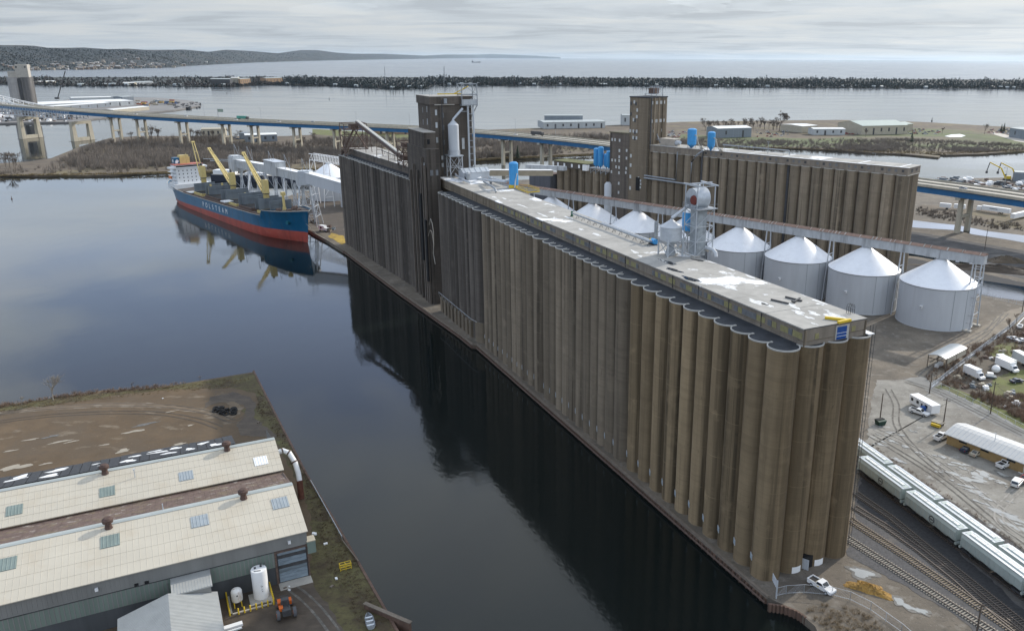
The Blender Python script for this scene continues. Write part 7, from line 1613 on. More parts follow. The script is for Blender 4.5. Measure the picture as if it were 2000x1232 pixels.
w8=pole(1845,735,700,'thin pole by the fence behind the canopy shed',False)
def wire(a,b,lab,sag=1.0):
    pts=[a+(b-a)*f+Vector((0,0,-sag*4*f*(1-f))) for f in [i/8 for i in range(9)]]; o=pts[0]; q=MB(); q.tube([p-o for p in pts],.035,4); tag(q.build('overhead_wire',M['dark'],None,o),lab,'wire')
wire(w1,w2,'overhead wire from the road corner pole to the office pole'); wire(w2,w3,'overhead wire between the office pole and the weedy lot pole'); wire(w3,at(2080,850,8),'overhead wire running off the right edge over the lot'); wire(w1,w3,'overhead wire from the road corner pole over the weedy lot')
t=thing('dumpster','dark green skip at the foot of the pole on the gravel lot','dumpster',at(1719,829),.4); q=MB(); q.add([(-1.1,-.8,0),(1.1,-.8,0),(1.1,.8,0),(-1.1,.8,0),(-1.4,-1,1.4),(1.4,-1,1.4),(1.4,1,1.6),(-1.4,1,1.6)],[(0,1,5,4),(1,2,6,5),(2,3,7,6),(3,0,4,7),(4,5,6,7)]); q.build('bin_body',mk('dumpster green',(.015,.045,.03),.6),t); q=MB(); q.box(-1.4,1.4,-.1,1.0,1.55,1.65); q.build('lid',M['black'],t)
# fence along the weedy lot
def fence(pts,h,label,name='wire_fence',step=3.,mat='galv'):
    P=[at(*p) for p in pts]; o=P[0]; t=thing(name,label,'fence',(o.x,o.y,0)); 
    for a,b in zip(P[:-1],P[1:]):
        n=max(1,int((b-a).length/step))
        for k in range(n+1): c=a+(b-a)*k/n-o; q=MB(); q.cyl((c.x,c.y,0),(c.x,c.y,h),.06,n=5,smooth=False); q.build('fence_post',M[mat],t)
        q=MB()
        for z in (h,.3): q.beam(a-o+Vector((0,0,z)),b-o+Vector((0,0,z)),.06)
        q.build('fence_rail',M[mat],t)
        q=MB(); d=(b-a); L_=d.length; nn=int(L_/.35)
        for k in range(nn):
            c=a-o+d*(k/nn); e=a-o+d*min(1,(k+h/.35*.35/max(L_/nn,.01)*.35)/nn)
            q.beam(c+Vector((0,0,.1)),c+d*(min(h,L_-L_*k/nn)/L_)+Vector((0,0,.1+min(h,L_-L_*k/nn)-.1)),.022)
        stuff(q.build('fence_mesh',M[mat],t))
    return t
t=fence([(1818,760),(1860,727),(1900,696),(1940,666),(1968,645),(2000,616)],1.9,'chain link fence between the dirt track and the weedy lot')
fence([(1515,1165),(1535,1160),(1570,1158),(1625,1163),(1660,1172),(1700,1192),(1760,1235),(1800,1270)],2.0,'chain link fence curving round the near end of the quay')
fence([(1822,752),(1870,775),(1930,805),(2000,842),(2060,875)],1.9,'chain link fence along the road by the weedy lot')
fence([(1890,572),(1940,584),(2000,598),(2060,610)],1.8,'wire fence along the pond behind the last tank')
random.seed(77)
# white sheets leaning along the fence
for i,(a,b) in enumerate((((1820,757),(1832,748)),((1838,743),(1850,734)),((1852,732),(1862,725)),((1868,720),(1884,709)),((1890,700),(1902,692)),((1940,665),(1952,657)),((1955,654),(1966,647)),((1985,638),(2000,622)))):
    A,B=at(*a),at(*b); q=MB(); q.beam((0,0,.35),B-A+Vector((0,0,.35)),.25,.3); tag(q.build('white_beam',M['white'],None,A),'pale board lying along the foot of the lot fence','board','boards along the fence')
# gate post and quay end
t=thing('gate_post','tall pale gate post and open mesh gate at the near quay corner','gate',at(1516,1168)); q=MB(); q.beam((0,0,0),(0,0,4.0),.22); q.build('post',M['galv'],t); q=MB(); q.beam((0,0,2.9),at(1507,1150)-at(1516,1168)+Vector((0,0,2.9)),.08,1.6); q.build('gate_panel',M['tank_wall'],t)
# sawdust / grain heap
def heap(name,pix_c,rx,ry,h,mat,rz,seed,label=None,n=26,m_=14):
    P0=at(*pix_c); rnd=random.Random(seed); V_=[]
    for j in range(m_+1):
        f=j/m_
        for i in range(n):
            a=2*PI*i/n; k=1+.22*math.sin(3*a+seed)+.13*math.sin(7*a+seed*2); r_=f*k; z=h*max(0,(1-f**1.5))*(.75+.5*rnd.random())+ (0 if f<1 else -.05)
            x,y=rx*r_*math.cos(a),ry*r_*math.sin(a); V_.append((x*math.cos(rz)-y*math.sin(rz),x*math.sin(rz)+y*math.cos(rz),z))
    q=MB(); q.add(V_,[(j*n+i,j*n+(i+1)%n,(j+1)*n+(i+1)%n,(j+1)*n+i) for j in range(m_) for i in range(n)]); o=q.build(name,mat,None,P0); stuff(o); return o
heap('straw_heap',(1697,1150),4.6,2.0,.9,mk('golden waste grain',(.34,.20,.055),.95,.35,2.5,layers=[((.10,.065,.03),1.2,V1,.52,.66,.8),((.50,.36,.14),2.,V1,.6,.75,.6)],bump=.6,bscale=6,bdist=.2),-.55,3)
heap('coal_heap',(1945,528),34,6,2.5,M['mud'],-.28,5); heap('soil_heap',(1965,512),10,4,3,M['brushland'],-.28,8)
# ---------------------------------------------------------------- weedy lot clutter
def boxtruck(loc,rz,label,L_=7.5,body='white'):
    t=thing('box_truck',label,'truck',(loc.x,loc.y,.05),rz)
    q=MB(); q.box(-L_/2,L_/2-2.0,-1.2,1.2,.8,3.3); q.build('cargo_box',M[body],t)
    q=MB(); profile_body(q,[(L_/2-2,.6),(L_/2,.6),(L_/2,1.3),(L_/2-.8,1.5),(L_/2-1.2,2.4),(L_/2-2,2.5)],1.0); q.build('cab',M['white'],t)
    q=MB(); q.add([(L_/2-.78,-.85,1.55),(L_/2-.78,.85,1.55),(L_/2-1.15,.8,2.3),(L_/2-1.15,-.8,2.3)],[(0,1,2,3)]); q.build('windscreen',M['glass'],t)
    for x in (-L_/2+1.4,L_/2-1.1):
        for y in (-1,1): q=MB(); q.cyl((x,y*.95,.45),(x,y*1.15,.45),.45,n=12); q.build('wheel',M['tyre'],t)
    return t
boxtruck(at(1902,737),dirpx((1884,728),(1922,745)),'old white box truck standing in the weeds at the lot edge')
boxtruck(at(1966,722),dirpx((1950,713),(1984,728)),'white step van with windows parked on the grass lot',8.5)
t=boxthing('bus_camper','white camper bus body with open side behind the box truck','bus',(1943,708),(1972,722),2.4,2.4,.6,M['white'],M['whiteroof'],((.3,1.2,1.1,.8),(.6,1.2,1.1,.8)),2)
t=boxthing('cargo_trailer','pale ribbed cargo trailer at the right edge of the weedy lot','trailer',(1975,703),(2010,722),2.5,2.7,.9,M['greysheet'],M['whiteroof'],(),2)
t=thing('round_tank','white spherical tank on a small wrecked trailer in the weedy lot','tank',at(1944,728)); q=MB(); q.lathe([(1.35*math.sin(PI*k/10)+.01,1.4-1.35*math.cos(PI*k/10)) for k in range(11)],n=20); q.build('tank_shell',M['white'],t); q=MB(); q.lathe([(1.38,1.3),(1.42,1.4),(1.38,1.5)],n=20); q.build('tank_band',M['galv'],t)
t=thing('wrecked_trailer','small blue and white wrecked trailer beside the white round tank','trailer',at(1935,738),-.3); q=MB(); q.box(-1.6,1.6,-1,1,.4,.8); q.build('trailer_bed',M['hatchgrey'],t); q=MB(); q.box(-1.2,.6,-.8,.8,.8,1.8); q.build('load',M['white'],t)
random.seed(19)
for i in range(46):
    x,y=random.choice(((1905,752),(1920,758),(1975,775),(1990,768),(1935,700),(1960,690),(1990,690),(1895,755),(1985,660),(1995,650),(1975,790),(1900,760),(1870,742)));x+=random.uniform(-14,14);y+=random.uniform(-6,6); s_=random.uniform(.5,1.5)
    q=MB(); q.obox((0,0,0),(s_*1.7,s_,s_*.5),random.uniform(0,3)); q.obox((.2,.1,s_*.5),(s_*.9,s_*.8,s_*.3),random.uniform(0,3)); tag(q.build('junk_piece',[M['white'],M['rust'],M['timber'],M['hatchgrey'],M['tanwall']][i%5],None,at(x,y)),['white','rusty','timber','blue grey','tan'][i%5]+' piece of scrap dumped '+('by the old white box truck' if x<1925 and y<748 else 'among the weeds near the fence' if x<1925 else 'near the ribbed cargo trailer' if y<720 else 'below the green grass patch'),'scrap','scrap in the weedy lot')
for i,(x,y,c,rz) in enumerate(((1988,698,'silver white',.4),(1996,668,'white',.2),(1978,664,'white',2.),(1992,640,'silver white',1.),(1985,747,'navy',.3))):
    car('sedan_car',at(x,y),rz,(c,{'silver white':(.66,.66,.64),'white':(.78,.78,.77),'navy':(.03,.04,.07)}[c]),['silver car beside the ribbed cargo trailer','white car at the upper right of the weedy lot','white car facing away near the lot fence','silver car at the top right edge of the lot','navy car at the edge of the green grass patch'][i],'car')
# ---------------------------------------------------------------- rail yard and scrap yard beyond
t=boxthing('semi_trailer','long white semi trailer parked in the yard beyond the last tank','trailer',(1916,413),(1970,421),2.6,2.9,1.2,M['white'],M['white'],(),2)
q=MB(); q.box(5.5,11,-.07,0,2.6,3.1); q.build('trailer_sign',M['slate'],t); q=MB(); q.box(-3.5,-.6,0,2.4,.6,3.4); q.build('tractor_cab',M['white'],t)
boxthing('semi_trailer','white semi trailer seen end on at the right edge of the yard','trailer',(1980,431),(2010,424),2.6,2.9,1.2,M['white'],M['white'],(),2)
boxthing('semi_trailer','white trailer partly behind the concrete bridge pier','trailer',(1862,410),(1884,412),2.6,2.7,1.2,M['white'],M['white'],(),2)
boxthing('semi_trailer','white trailer left of the concrete bridge pier','trailer',(1834,408),(1856,410),2.6,2.7,1.2,M['white'],M['white'],(),2)
def excav(loc,rz,label,s_=1.):
    t=thing('excavator',label,'excavator',loc,rz); q=MB(); q.box(-3,2,-1.6,1.6,1.2,3.6); q.build('machine_body',M['yellow'],t); q=MB(); q.box(-3,3,-2,-1,0,1.2); q.box(-3,3,1,2,0,1.2); q.build('track_unit',M['dark'],t)
    q=MB(); q.box(.4,2,-1.6,-.2,3.6,5); q.build('cab',M['glass'],t)
    q=MB(); q.beam((1.8,0,3),(-1.5+7*s_,0,10),.8,1.1); q.beam((5.5,0,10),(15,0,14.5),.7,.9); q.build('boom',M['yellow'],t); q=MB(); q.beam((15,0,14.5),(16.5,0,7),.5,.7); q.box(15.6,17.4,-.8,.8,5,7); q.build('stick',M['dark'],t); return t
excav(at(1966,352),2.75,'yellow material handler with raised boom in the scrap yard'); excav(at(1988,353),2.75,'second dark boomed material handler right of the yellow one')
random.seed(29)
for i in range(70):
    x=random.uniform(1838,2010); y=random.uniform(352,377)+(x-1920)*.03; s_=random.uniform(2,6); q=MB(); q.obox((0,0,0),(s_*1.8,s_*.9,s_*.3+.5),random.uniform(0,3)); q.obox((.5,.2,s_*.3+.5),(s_*.9,s_*.6,s_*.2),random.uniform(0,3))
    tag(q.build('scrap_load',[M['white'],M['rust'],M['dark'],M['hatchgrey'],M['galv'],M['slate'],M['rust']][i%7],None,at(x,y)),['white','rusty','dark','blue grey','galvanised','slate grey','rust red'][i%7]+' load of scrap lying in the '+('left part of the far scrap yard' if x<1895 else 'middle of the far scrap yard' if x<1955 else 'right part of the far scrap yard'),'scrap','loads in the scrap yard')
t=boxthing('yard_building','stacked blue grey sheds at the right edge of the scrap yard','building',(1980,355),(2020,357),12,8,0,M['slate'],M['greyroof']); 
# ---------------------------------------------------------------- far park buildings and lorries on the bridge
pshed('far_building','long pale warehouse with raised roof behind the highway bridge','warehouse',1062,252,1182,250,40,9,M['greysheet'],M['greyroof'],1,win=8)
pshed('far_building','raised clerestory shed over the pale warehouse left end','warehouse',1064,246,1138,246,16,15,M['slate'],M['greyroof'],1)
pshed('far_building','pale shed with open frame just left of the second headhouse','warehouse',1215,245,1250,245,20,15,M['greysheet'],M['greyroof'],1,win=3)
pshed('far_building','blue grey shed with white roof right of the blue rooftop tanks','warehouse',1401,270,1467,268,30,12,M['slate'],M['whiteroof'],2,win=2)
pshed('far_building','white roofed long shed in the middle of the far shore','warehouse',1566,260,1596,258,40,9,M['tanwall'],M['whiteroof'],1)
pshed('far_building','lower grey shed with blue patch in front of the white roofed shed','warehouse',1588,264,1650,264,22,8,M['greysheet'],M['whiteroof'],1,win=4)
pshed('far_building','big pale green roofed hall among parked cars on the far shore','warehouse',1683,264,1772,262,60,12,M['tanwall'],mk('pale green roof',(.37,.42,.38),.6,.05,.1),5,win=6)
pshed('far_building','lower wing of the green roofed hall','warehouse',1765,257,1782,256,30,10,M['tanwall'],bpy.data.materials['pale green roof'],2)
pshed('far_building','dark slate building at the far right edge','warehouse',1970,268,2040,278,30,12,M['slate'],M['greyroof'],1,win=3)
pshed('far_building','squat tan brick building by the water, behind the bridge piers at left','building',394,267,441,266,24,9,M['tanwall'],M['tanwall'],.3,win=5)
pshed('far_building','long pale blue grey boathouse behind the bridge piers','building',480,278,542,276,26,8,M['slate'],M['whiteroof'],1,win=4)
pshed('far_building','small blue roofed hut left of the pale boathouse','building',468,272,482,272,14,7,M['slate'],M['slate'],1)
pshed('far_building','brown low hall partly behind the dark tower','building',720,262,800,262,30,9,M['brickwall'],M['brickwall'],.5,win=5)
cpr=None; random.seed(37)
cl=[(.6,.6,.6),(.05,.06,.09),(.25,.27,.3),(.35,.06,.05)]
def tinycar(loc,rz,lab,grp):
    global cpr
    if cpr is None: cpr=[]
    if len(cpr)<4:
        t=thing('parked_car',lab,'car',loc,rz,grp); q=MB(); q.box(-2.2,2.2,-.9,.9,.3,1.0); q.build('body',paint('far %d'%len(cpr),cl[len(cpr)]),t); q=MB(); q.add([(-1.6,-.8,1),(1.1,-.8,1),(1.1,.8,1),(-1.6,.8,1),(-1.1,-.65,1.55),(.5,-.65,1.55),(.5,.65,1.55),(-1.1,.65,1.55)],[(0,1,5,4),(1,2,6,5),(2,3,7,6),(3,0,4,7),(4,5,6,7)]); q.build('cab',M['glass'],t); cpr.append(t)
    else: dup(cpr[random.randrange(4)],loc,rz,lab,group=grp)
for i in range(120):
    x=random.choice((random.uniform(1772,1835),random.uniform(1305,1350),random.uniform(1640,1690),random.uniform(1455,1540),random.uniform(1930,1975))); y=random.uniform(253,263) if x>1600 else random.uniform(256,268)
    tinycar(at(x,y,-.12),random.uniform(-.4,.4)+random.choice((0,1.57)),'one of the small parked cars '+('left of the second elevator rooftop tanks' if x<1360 else 'beside the blue grey shed with white roof' if x<1545 else 'left of the green roofed hall' if x<1700 else 'right of the green roofed hall' if x<1840 else 'near the dark slate building at far right'),'cars parked on the far shore')
for i in range(14): x=random.uniform(395,470); tinycar(at(x,random.uniform(269,273),-.12),random.uniform(-.3,.3),'one of the small cars by the tan brick building beyond the bridge','cars by the tan brick building')
def lorry(px_,off,label,col,trailer=True,L_=15):
    i=nearest(px_); c=BC[i]+side(i)*off; d=BC[min(i+1,len(BC)-1)]-BC[max(i-1,0)]; t=thing('lorry',label,'lorry',c+Vector((0,0,-.2)),math.atan2(d.y,d.x)); q=MB(); q.box(-L_/2,L_/2-3.2,-1.25,1.25,1.1,4.0); q.build('trailer_box',col,t); q=MB(); q.box(L_/2-2.8,L_/2,-1.2,1.2,.6,3.4); q.build('cab',M['dark'],t)
    for x in (-L_/2+1.5,-L_/2+3,L_/2-1): 
        q=MB(); q.cyl((x,-1.2,.5),(x,1.2,.5),.5,n=10); q.build('axle',M['tyre'],t)
lorry(440,18,'green box lorry driving on the highway bridge',mk('lorry green',(.06,.25,.20),.5)); lorry(1016,18,'dark lorry on the bridge just right of the big tower',M['dark'])
for i,(pxx,off,lab) in enumerate(((265,6,'small pale car on the left part of the bridge'),(335,18,'white car on the far lane left of the green lorry'),(457,6,'white car on the near lane beside the green lorry'),(530,6,'white car on the bridge right of the green lorry'),(600,18,'grey car on the middle of the bridge'),(993,6,'pale car on the bridge right of the dark tower'),(1862,6,'grey car on the bridge above the right concrete pier'))):
    j=nearest(pxx); c=BC[j]+side(j)*off; d=BC[j+1]-BC[j-1]; t=dup(cpr[[0,0,0,0,2,0,2][i]],c+Vector((0,0,-.22)),math.atan2(d.y,d.x),lab,group='traffic on the highway bridge')
# ================================================================ VEGETATION
M['twig']=mk('grey brown twigs',(.19,.162,.135),.9,.35,.05); M['twig2']=mk('reddish brown twigs',(.22,.155,.11),.9,.3,.08); M['drygrass']=mk('dry grass blades',(.19,.145,.075),.95,.3,.1)
M['conifer']=mk('conifer needles',(.028,.045,.026),.9,.4,.4); M['spitleaf']=mk('spit pine green',(.018,.027,.027),.95,.25,.02,layers=[((.04,.037,.034),.01,V1,.56,.7,.6)]); M['bark']=mk('bare bark',(.12,.10,.085),.95,.25,1.); M['birch']=mk('pale birch twigs',(.30,.27,.23),.9,.2,1.)
def twigs(q,x,y,z,h,r,n,rnd,w=.12,m=0):
    for _ in range(n):
        a=rnd.uniform(0,6.283); rr=r*math.sqrt(rnd.random()); bx_,by_=x+rr*.45*math.cos(a),y+rr*.45*math.sin(a); hh=h*rnd.uniform(.55,1.08)*(1-.25*rr/r); tx,ty=x+rr*math.cos(a)+rnd.uniform(-.4,.4),y+rr*math.sin(a)+rnd.uniform(-.4,.4)
        b=rnd.uniform(0,3.14); dx,dy=math.cos(b)*w,math.sin(b)*w
        q.add([(bx_-dx,by_-dy,z),(bx_+dx,by_+dy,z),(tx+dx*.5,ty+dy*.5,z+hh),(tx-dx*.5,ty-dy*.5,z+hh)],[(0,1,2,3)],m)
def inpoly(p,P):
    x,y=p; c=False; n=len(P)
    for i in range(n):
        x1,y1=P[i]; x2,y2=P[(i+1)%n]
        if (y1>y)!=(y2>y) and x<(x2-x1)*(y-y1)/(y2-y1)+x1: c=not c
    return c
def scrub(name,pix_poly,count,hmin,hmax,rmin,rmax,per,mat,seed,z=-.2,w=.12,clump=0):
    """bare bushes spread through a pixel polygon on the ground"""
    rnd=random.Random(seed); P=[at2(*p) for p in pix_poly]; xs=[p[0] for p in P]; ys=[p[1] for p in P]; q=MB(); k=0; tries=0
    cl_=[(rnd.uniform(min(xs),max(xs)),rnd.uniform(min(ys),max(ys))) for _ in range(clump)]
    while k<count and tries<count*40:
        tries+=1
        if clump and rnd.random()<.7: c=rnd.choice(cl_); x,y=rnd.gauss(c[0],18),rnd.gauss(c[1],14)
        else: x,y=rnd.uniform(min(xs),max(xs)),rnd.uniform(min(ys),max(ys))
        if not inpoly((x,y),P): continue
        twigs(q,x,y,z,rnd.uniform(hmin,hmax),rnd.uniform(rmin,rmax),per,rnd,w); k+=1
    return stuff(q.build(name,mat))
br=[(-200,350),(0,336),(100,322),(150,302),(190,285),(280,275),(420,275),(500,285),(650,272),(700,270),(800,268),(960,266),(1190,262),(1190,296),(1080,302),(970,308),(870,313),(790,319),(690,322),(600,326),(500,330),(420,331),(330,332),(260,336),(150,340),(0,341),(-200,352)]
scrub('bare_scrub',br,5200,2.5,7.5,1.6,3.6,22,M['twig'],1,clump=40)
scrub('bare_scrub',[(150,300),(200,283),(300,273),(430,274),(470,290),(600,292),(660,300),(650,318),(500,322),(330,324),(200,332),(130,326)],2200,5,10.5,2,4,26,M['twig'],2,clump=22)
scrub('reed_bed',[(-100,346),(0,342),(300,337),(600,330),(800,318),(970,309),(1190,299),(1190,303),(970,312),(800,323),(600,333),(300,340),(0,344),(-100,350)],2600,.8,1.8,1.,2.6,10,M['drygrass'],3)
scrub('bare_scrub',[(1310,268),(1400,272),(1560,276),(1700,270),(1840,276),(2010,284),(2010,294),(1850,300),(1700,296),(1560,290),(1400,290),(1310,296)],2600,1.5,5.0,1.4,3.4,20,M['twig'],4,clump=26)
scrub('reed_bed',[(1500,290),(1640,294),(1760,300),(1850,302),(2000,295),(2000,291),(1850,298),(1700,293),(1500,287)],900,.7,1.6,1.,2.4,9,M['drygrass'],5)
scrub('shore_scrub',[(-30,800),(0,788),(60,782),(130,770),(200,760),(290,755),(350,748),(380,745),(330,757),(200,768),(100,780),(0,797)],200,.4,1.3,.4,1.0,20,M['twig2'],6,z=-.05,w=.035)
scrub('weeds',[(1800,742),(1850,705),(1900,672),(1960,650),(2010,640),(2010,690),(1930,700),(1890,725),(1900,760),(1860,760)],260,.7,2.2,.5,1.4,26,M['twig2'],7,z=0,w=.04)
scrub('weeds',[(1885,760),(1960,775),(2010,770),(2010,830),(1960,805),(1900,778)],190,.8,2.4,.5,1.4,26,M['twig2'],8,z=0,w=.04)
scrub('bank_scrub',[(1575,1195),(1600,1180),(1660,1185),(1720,1215),(1750,1240),(1740,1290),(1640,1290),(1600,1222)],150,.3,.9,.4,1.0,30,mk('tan bank weeds',(.24,.18,.11),.95,.3,.5),9,z=0,w=.025)
scrub('bank_scrub',[(1790,405),(1860,415),(1950,432),(2010,440),(2010,452),(1940,447),(1860,432),(1790,422)],330,.8,2.4,.6,1.6,22,M['twig'],10,z=0,w=.06)
scrub('pier_weeds',[(505,760),(545,830),(600,930),(650,1015),(700,1105),(760,1215),(700,1215),(640,1110),(615,1010),(580,930),(540,850),(500,800)],700,.15,.5,.2,.6,16,mk('rusty weeds',(.10,.07,.04),.95,.3,.3),12,z=-.05,w=.02)
scrub('pier_weeds',[(0,806),(130,788),(330,765),(450,757),(495,735),(420,742),(290,761),(130,776),(0,794)],420,.15,.5,.2,.6,14,M['drygrass'],13,z=-.05,w=.025)
scrub('yard_weeds',[(1690,870),(1700,876),(1860,985),(2010,1085),(2010,1075),(1860,972),(1700,866)],200,.2,.7,.3,.7,14,M['twig2'],14,z=0,w=.02)
# trees with trunk and limbs -----------------------------------------------------------
def bare_tree(h,seed,spread=.45,w0=.02,depth=5,mat=None,tw=.05):
    rnd=random.Random(seed); q=MB(); tq=MB()
    def grow(p,d,l,r,k):
        e=p+d*l; q.cyl(p,e,r,r*.65,n=5 if k<2 else 3,caps=False)
        if k>=depth:
            for _ in range(4):
                dd=(d+Vector((rnd.uniform(-.6,.6),rnd.uniform(-.6,.6),rnd.uniform(-.1,.6)))).normalized(); f=e+dd*l*rnd.uniform(.6,1.1); b=Vector((rnd.uniform(-1,1),rnd.uniform(-1,1),0)).normalized()*tw; tq.add([tuple(e-b),tuple(e+b),tuple(f)],[(0,1,2)])
            return
        for _ in range(rnd.choice((2,3,3)) if k else 4):
            dd=(d+Vector((rnd.uniform(-1,1),rnd.uniform(-1,1),rnd.uniform(-.15,.5)))*spread*(1.3 if k else 1)).normalized(); grow(e-d*l*rnd.uniform(0,.35),dd,l*rnd.uniform(.62,.85),r*.62,k+1)
    grow(Vector((0,0,-.2)),Vector((rnd.uniform(-.05,.05),rnd.uniform(-.05,.05),1)).normalized(),h*.30,h*w0,0)
    return q,tq
TREES={}
def tree(kind,px_,py_,h,label,group,z=-.2,seed=1,mat='bark',tmat='twig',spread=.45,depth=4,tw=.05):
    k=(kind,seed)
    if k not in TREES:
        q,tq=bare_tree(10,seed,spread,depth=depth,tw=tw); t=thing(kind,label,'tree',at(px_,py_,z),0,group); q.build('trunk',M[mat],t); tq.build('crown',M[tmat],t); TREES[k]=t
    else: t=dup(TREES[k],at(px_,py_,z),random.uniform(0,6),label,group=group)
    s_=h/10; t.scale=(s_,s_,s_); return t
random.seed(51)
tree('bare_tree',104,781,10,'pale leafless tree alone on the shore of the near pier','',-.05,11,'birch','birch',.5,5,.022)
for i,(x,y,h) in enumerate(((42,790,3.0),(258,758,2.6),(391,744,2.2))): tree('bare_tree',x,y,h,['low leafless sapling at the left shore of the pier','small reddish leafless sapling in the middle of the pier shore','tiny leafless sapling near the pier corner'][i],'',-.05,11+i,'bark','twig2',.5,4,.03)
for o in list(COL.objects):
    if o.get('group')=='' : del o['group']
gl='leafless trees standing in the brush before the bridge'
for i in range(46):
    x=random.choice((random.uniform(0,60),random.uniform(215,330),random.uniform(340,470),random.uniform(560,700),random.uniform(940,1190))); y={0:random.uniform(300,335)}.get(0 if x<60 else 1,random.uniform(272,300)); y=random.uniform(270,278) if 350<x<470 else y
    tree('bare_tree',x,y,random.uniform(9,15),'leafless grey tree rising from the brush '+('at the left edge of the view' if x<60 else 'left of the ship cranes' if x<340 else 'behind the ship' if x<480 else 'behind the loading gallery' if x<720 else 'right of the dark work tower'),gl,-.2,20+i%5,'bark','twig',.42,4,.12)
for x,y,h in ((296,273,20),(284,273,17),(310,274,16),(234,273,13),(372,270,14),(358,271,10),(20,330,16),(12,322,14)): tree('bare_tree',x,y,h,'taller leafless tree standing out over the water left of the ship cranes','taller leafless trees at the left shore',-.2,20+int(h)%5,'bark','twig',.5,4,.12)
for i in range(40):
    x=random.choice((random.uniform(1356,1398),random.uniform(1400,1440),random.uniform(1434,1462),random.uniform(1464,1495),random.uniform(1495,1535))); tree('bare_tree',x,random.uniform(248,256),random.uniform(14,22) if x<1400 else random.uniform(9,18),'leafless tree of the far shore row '+('left of the blue grey shed' if x<1400 else 'behind the blue grey shed' if x<1465 else 'right of the blue grey shed'),'leafless trees of the far shore row',-.2,20+i%5,'bark','twig',.36,4,.16)
tree('bare_tree',1522,256,32,'tallest leafless tree on the far shore behind the second elevator',None,-.2,27,'bark','twig',.5,5,.16)
for x,y,h in ((1840,262,11),(1923,262,16),(1690,268,12),(1660,285,9),(1810,290,8)): tree('bare_tree',x,y,h,'leafless tree on the far grassland '+('by the dark slate building' if x>1900 else 'near the snow patch' if x>1750 else 'before the green roofed hall'),'scattered trees of the far grassland',-.2,20+int(x)%5,'bark','twig',.45,4,.14)
for i,(x,y,h) in enumerate(((1972,650,7),(1979,660,5.5),(1860,725,4.5),(1868,735,4),(1985,632,5),(1915,712,3.5))): tree('bare_tree',x,y,h,'leafless thicket tree among the weeds of the right hand lot','leafless trees in the weedy lot',0,40+i%3,'bark','twig2',.4,5,.03)
# conifers
def conifer(px_,py_,h,label,group,z=-.2):
    if 'con' not in TREES:
        t=thing('spruce_tree',label,'tree',at(px_,py_,z),0,group); q=MB(); q.cyl((0,0,0),(0,0,9.5),.18,.03,n=6); q.build('trunk',M['bark'],t); q=MB(); rnd=random.Random(3)
        for j in range(16):
            zz=1+j*.56; r=2.6*(1-j/17)
            for k in range(11):
                a=6.283*k/11+rnd.uniform(-.3,.3); r_=r*rnd.uniform(.7,1.15); q.add([(.1*math.cos(a),.1*math.sin(a),zz+.5),(r_*math.cos(a-.22),r_*math.sin(a-.22),zz-.35),(r_*math.cos(a+.22),r_*math.sin(a+.22),zz-.3)],[(0,1,2)])
        q.add([(0,-.15,9.2),(0,.15,9.2),(0,0,10.2)],[(0,1,2)]); q.build('crown',M['conifer'],t); TREES['con']=t
    else: t=dup(TREES['con'],at(px_,py_,z),random.uniform(0,6),label,group=group)
    s_=h/10; t.scale=(s_,s_,s_)
conifer(1011,310,14,'lone dark spruce on the brush shore right of the big tower',None); conifer(1780,279,14,'lone dark spruce before the green roofed hall on the far shore',None); conifer(1960,259,14,'dark pine at the far right of the grassland',None); conifer(1955,259,12,'second dark pine beside the far right pine',None)
# sand spit woods: one mass of many small crowns
rnd=random.Random(8); q=MB(); q2=MB()
def crown(q,x,y,z,h,r,n):
    for _ in range(n):
        a=rnd.uniform(0,6.283); f=rnd.random(); rr=r*math.sqrt(rnd.random())*(1-f*.55); zz=z+h*(.15+.85*f); s_=r*rnd.uniform(.4,.8); b=rnd.uniform(0,6.28); cxx,cyy=x+rr*math.cos(a),y+rr*math.sin(a)
        q.add([(cxx+s_*math.cos(b),cyy+s_*math.sin(b),zz-s_*.4),(cxx+s_*math.cos(b+2.1),cyy+s_*math.sin(b+2.1),zz-s_*.3),(cxx+s_*math.cos(b+4.2)*.4,cyy+s_*math.sin(b+4.2)*.4,zz+s_*1.1)],[(0,1,2)])
nx=[p[0] for p in pt_near]; ny=[p[1] for p in pt_near]
for i in range(11000):
    x=rnd.uniform(-60,2060); yb=np.interp(x,nx,ny); fx=np.interp(x,[p[0] for p in pt_far][::-1],[p[1] for p in pt_far][::-1])
    y=yb-.25-(yb-fx-.5)*rnd.random()**1.5; p=at(x,y,.4); h=rnd.choice((rnd.uniform(5,11),rnd.uniform(7,15),rnd.uniform(9,18))) if x>540 else rnd.uniform(5,12)
    if x<400 and rnd.random()<.55: continue
    h*=.75+.35*math.sin(x*.05+math.sin(x*.013)*4)
    crown(q if (rnd.random()<.9 if x>540 else rnd.random()<.4) else q2,p.x,p.y,.4,max(4,h),rnd.uniform(2.2,4.6),12)
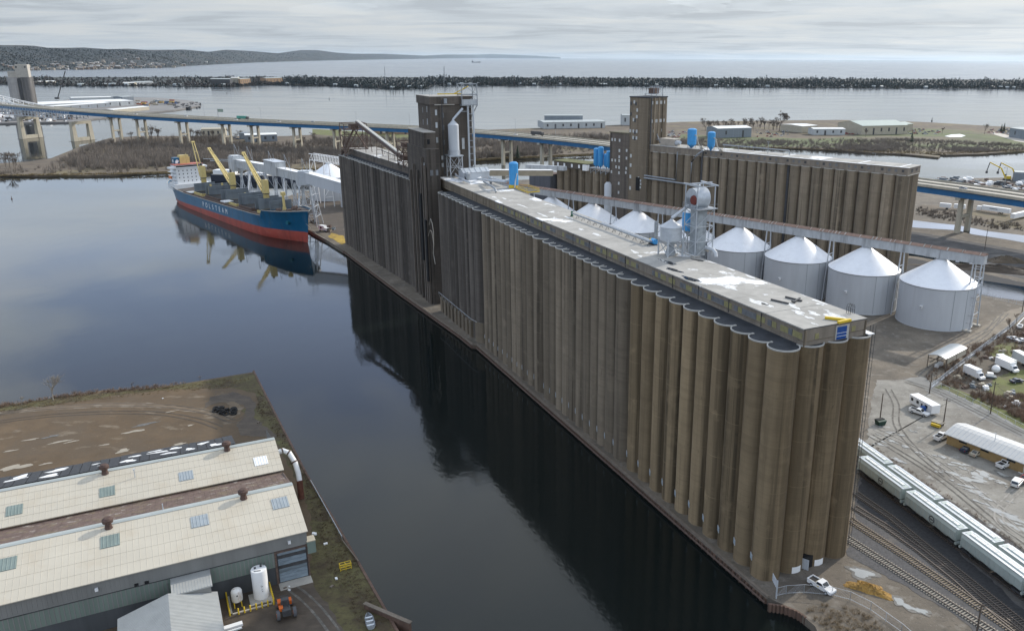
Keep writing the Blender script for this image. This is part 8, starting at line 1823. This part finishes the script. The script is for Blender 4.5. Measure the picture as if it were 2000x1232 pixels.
stuff(q.build('spit_woods',M['spitleaf'])); stuff(q2.build('spit_thicket',mk('dark far twigs',(.075,.065,.06),.95,.2,.02)))
q=MB()
for i in range(260):
    x=rnd.uniform(560,2050); p=at(x,np.interp(x,nx,ny)-rnd.uniform(.5,3),.4); h=rnd.uniform(13,24); 
    for k in range(9): zz=h*(.1+.1*k); r=4*(1-k/9.5); a=rnd.uniform(0,6); q.add([(p.x,p.y,zz+h*.16),(p.x+r*math.cos(a),p.y+r*math.sin(a),zz),(p.x+r*math.cos(a+2.1),p.y+r*math.sin(a+2.1),zz),(p.x+r*math.cos(a+4.2),p.y+r*math.sin(a+4.2),zz)],[(0,1,2),(0,2,3),(0,3,1)])
stuff(q.build('spit_spruces',M['spitleaf']))
q=MB()
for x in (753,869): 
    p=at(x,165,.4); q=MB(); q.beam((0,0,0),(0,0,62 if x==753 else 66),1.6); tag(q.build('radio_mast',M['steel'],None,p),'thin radio mast above the spit woods, %s of the dark tower'%('left' if x<800 else 'just over the top'),'mast')
# hillside woods texture: scattered crowns near the lake shore
q=MB()
for i in range(13000):
    ci=rnd.randrange(0,335); j=rnd.randrange(0,16); a,b=Vector(HG[ci][j]),Vector(HG[ci+1][j+1]); p=a+(b-a)*rnd.random(); crown(q,p.x,p.y,p.z-2,rnd.uniform(7,12),rnd.uniform(4,8),3)
stuff(q.build('hill_woods',M['hills']))
# ================================================================ HAZE: the air over the lake
HZ=max(max(v[2] for v in c) for c in HG)+12
hm=bpy.data.materials.new('haze'); hm.use_nodes=True; N=hm.node_tree.nodes; N.clear(); o_=N.new('ShaderNodeOutputMaterial'); v_=N.new('ShaderNodeVolumePrincipled'); v_.inputs['Color'].default_value=(.66,.82,.98,1); v_.inputs['Density'].default_value=1.0e-5; v_.inputs['Anisotropy'].default_value=.45; hm.node_tree.links.new(v_.outputs[0],o_.inputs['Volume'])
q=MB(); q.box(-64000,64000,-64000,64000,-6.2,max(HZ,115)); stuff(q.build('haze',hm))
print('HAZETOP',HZ)
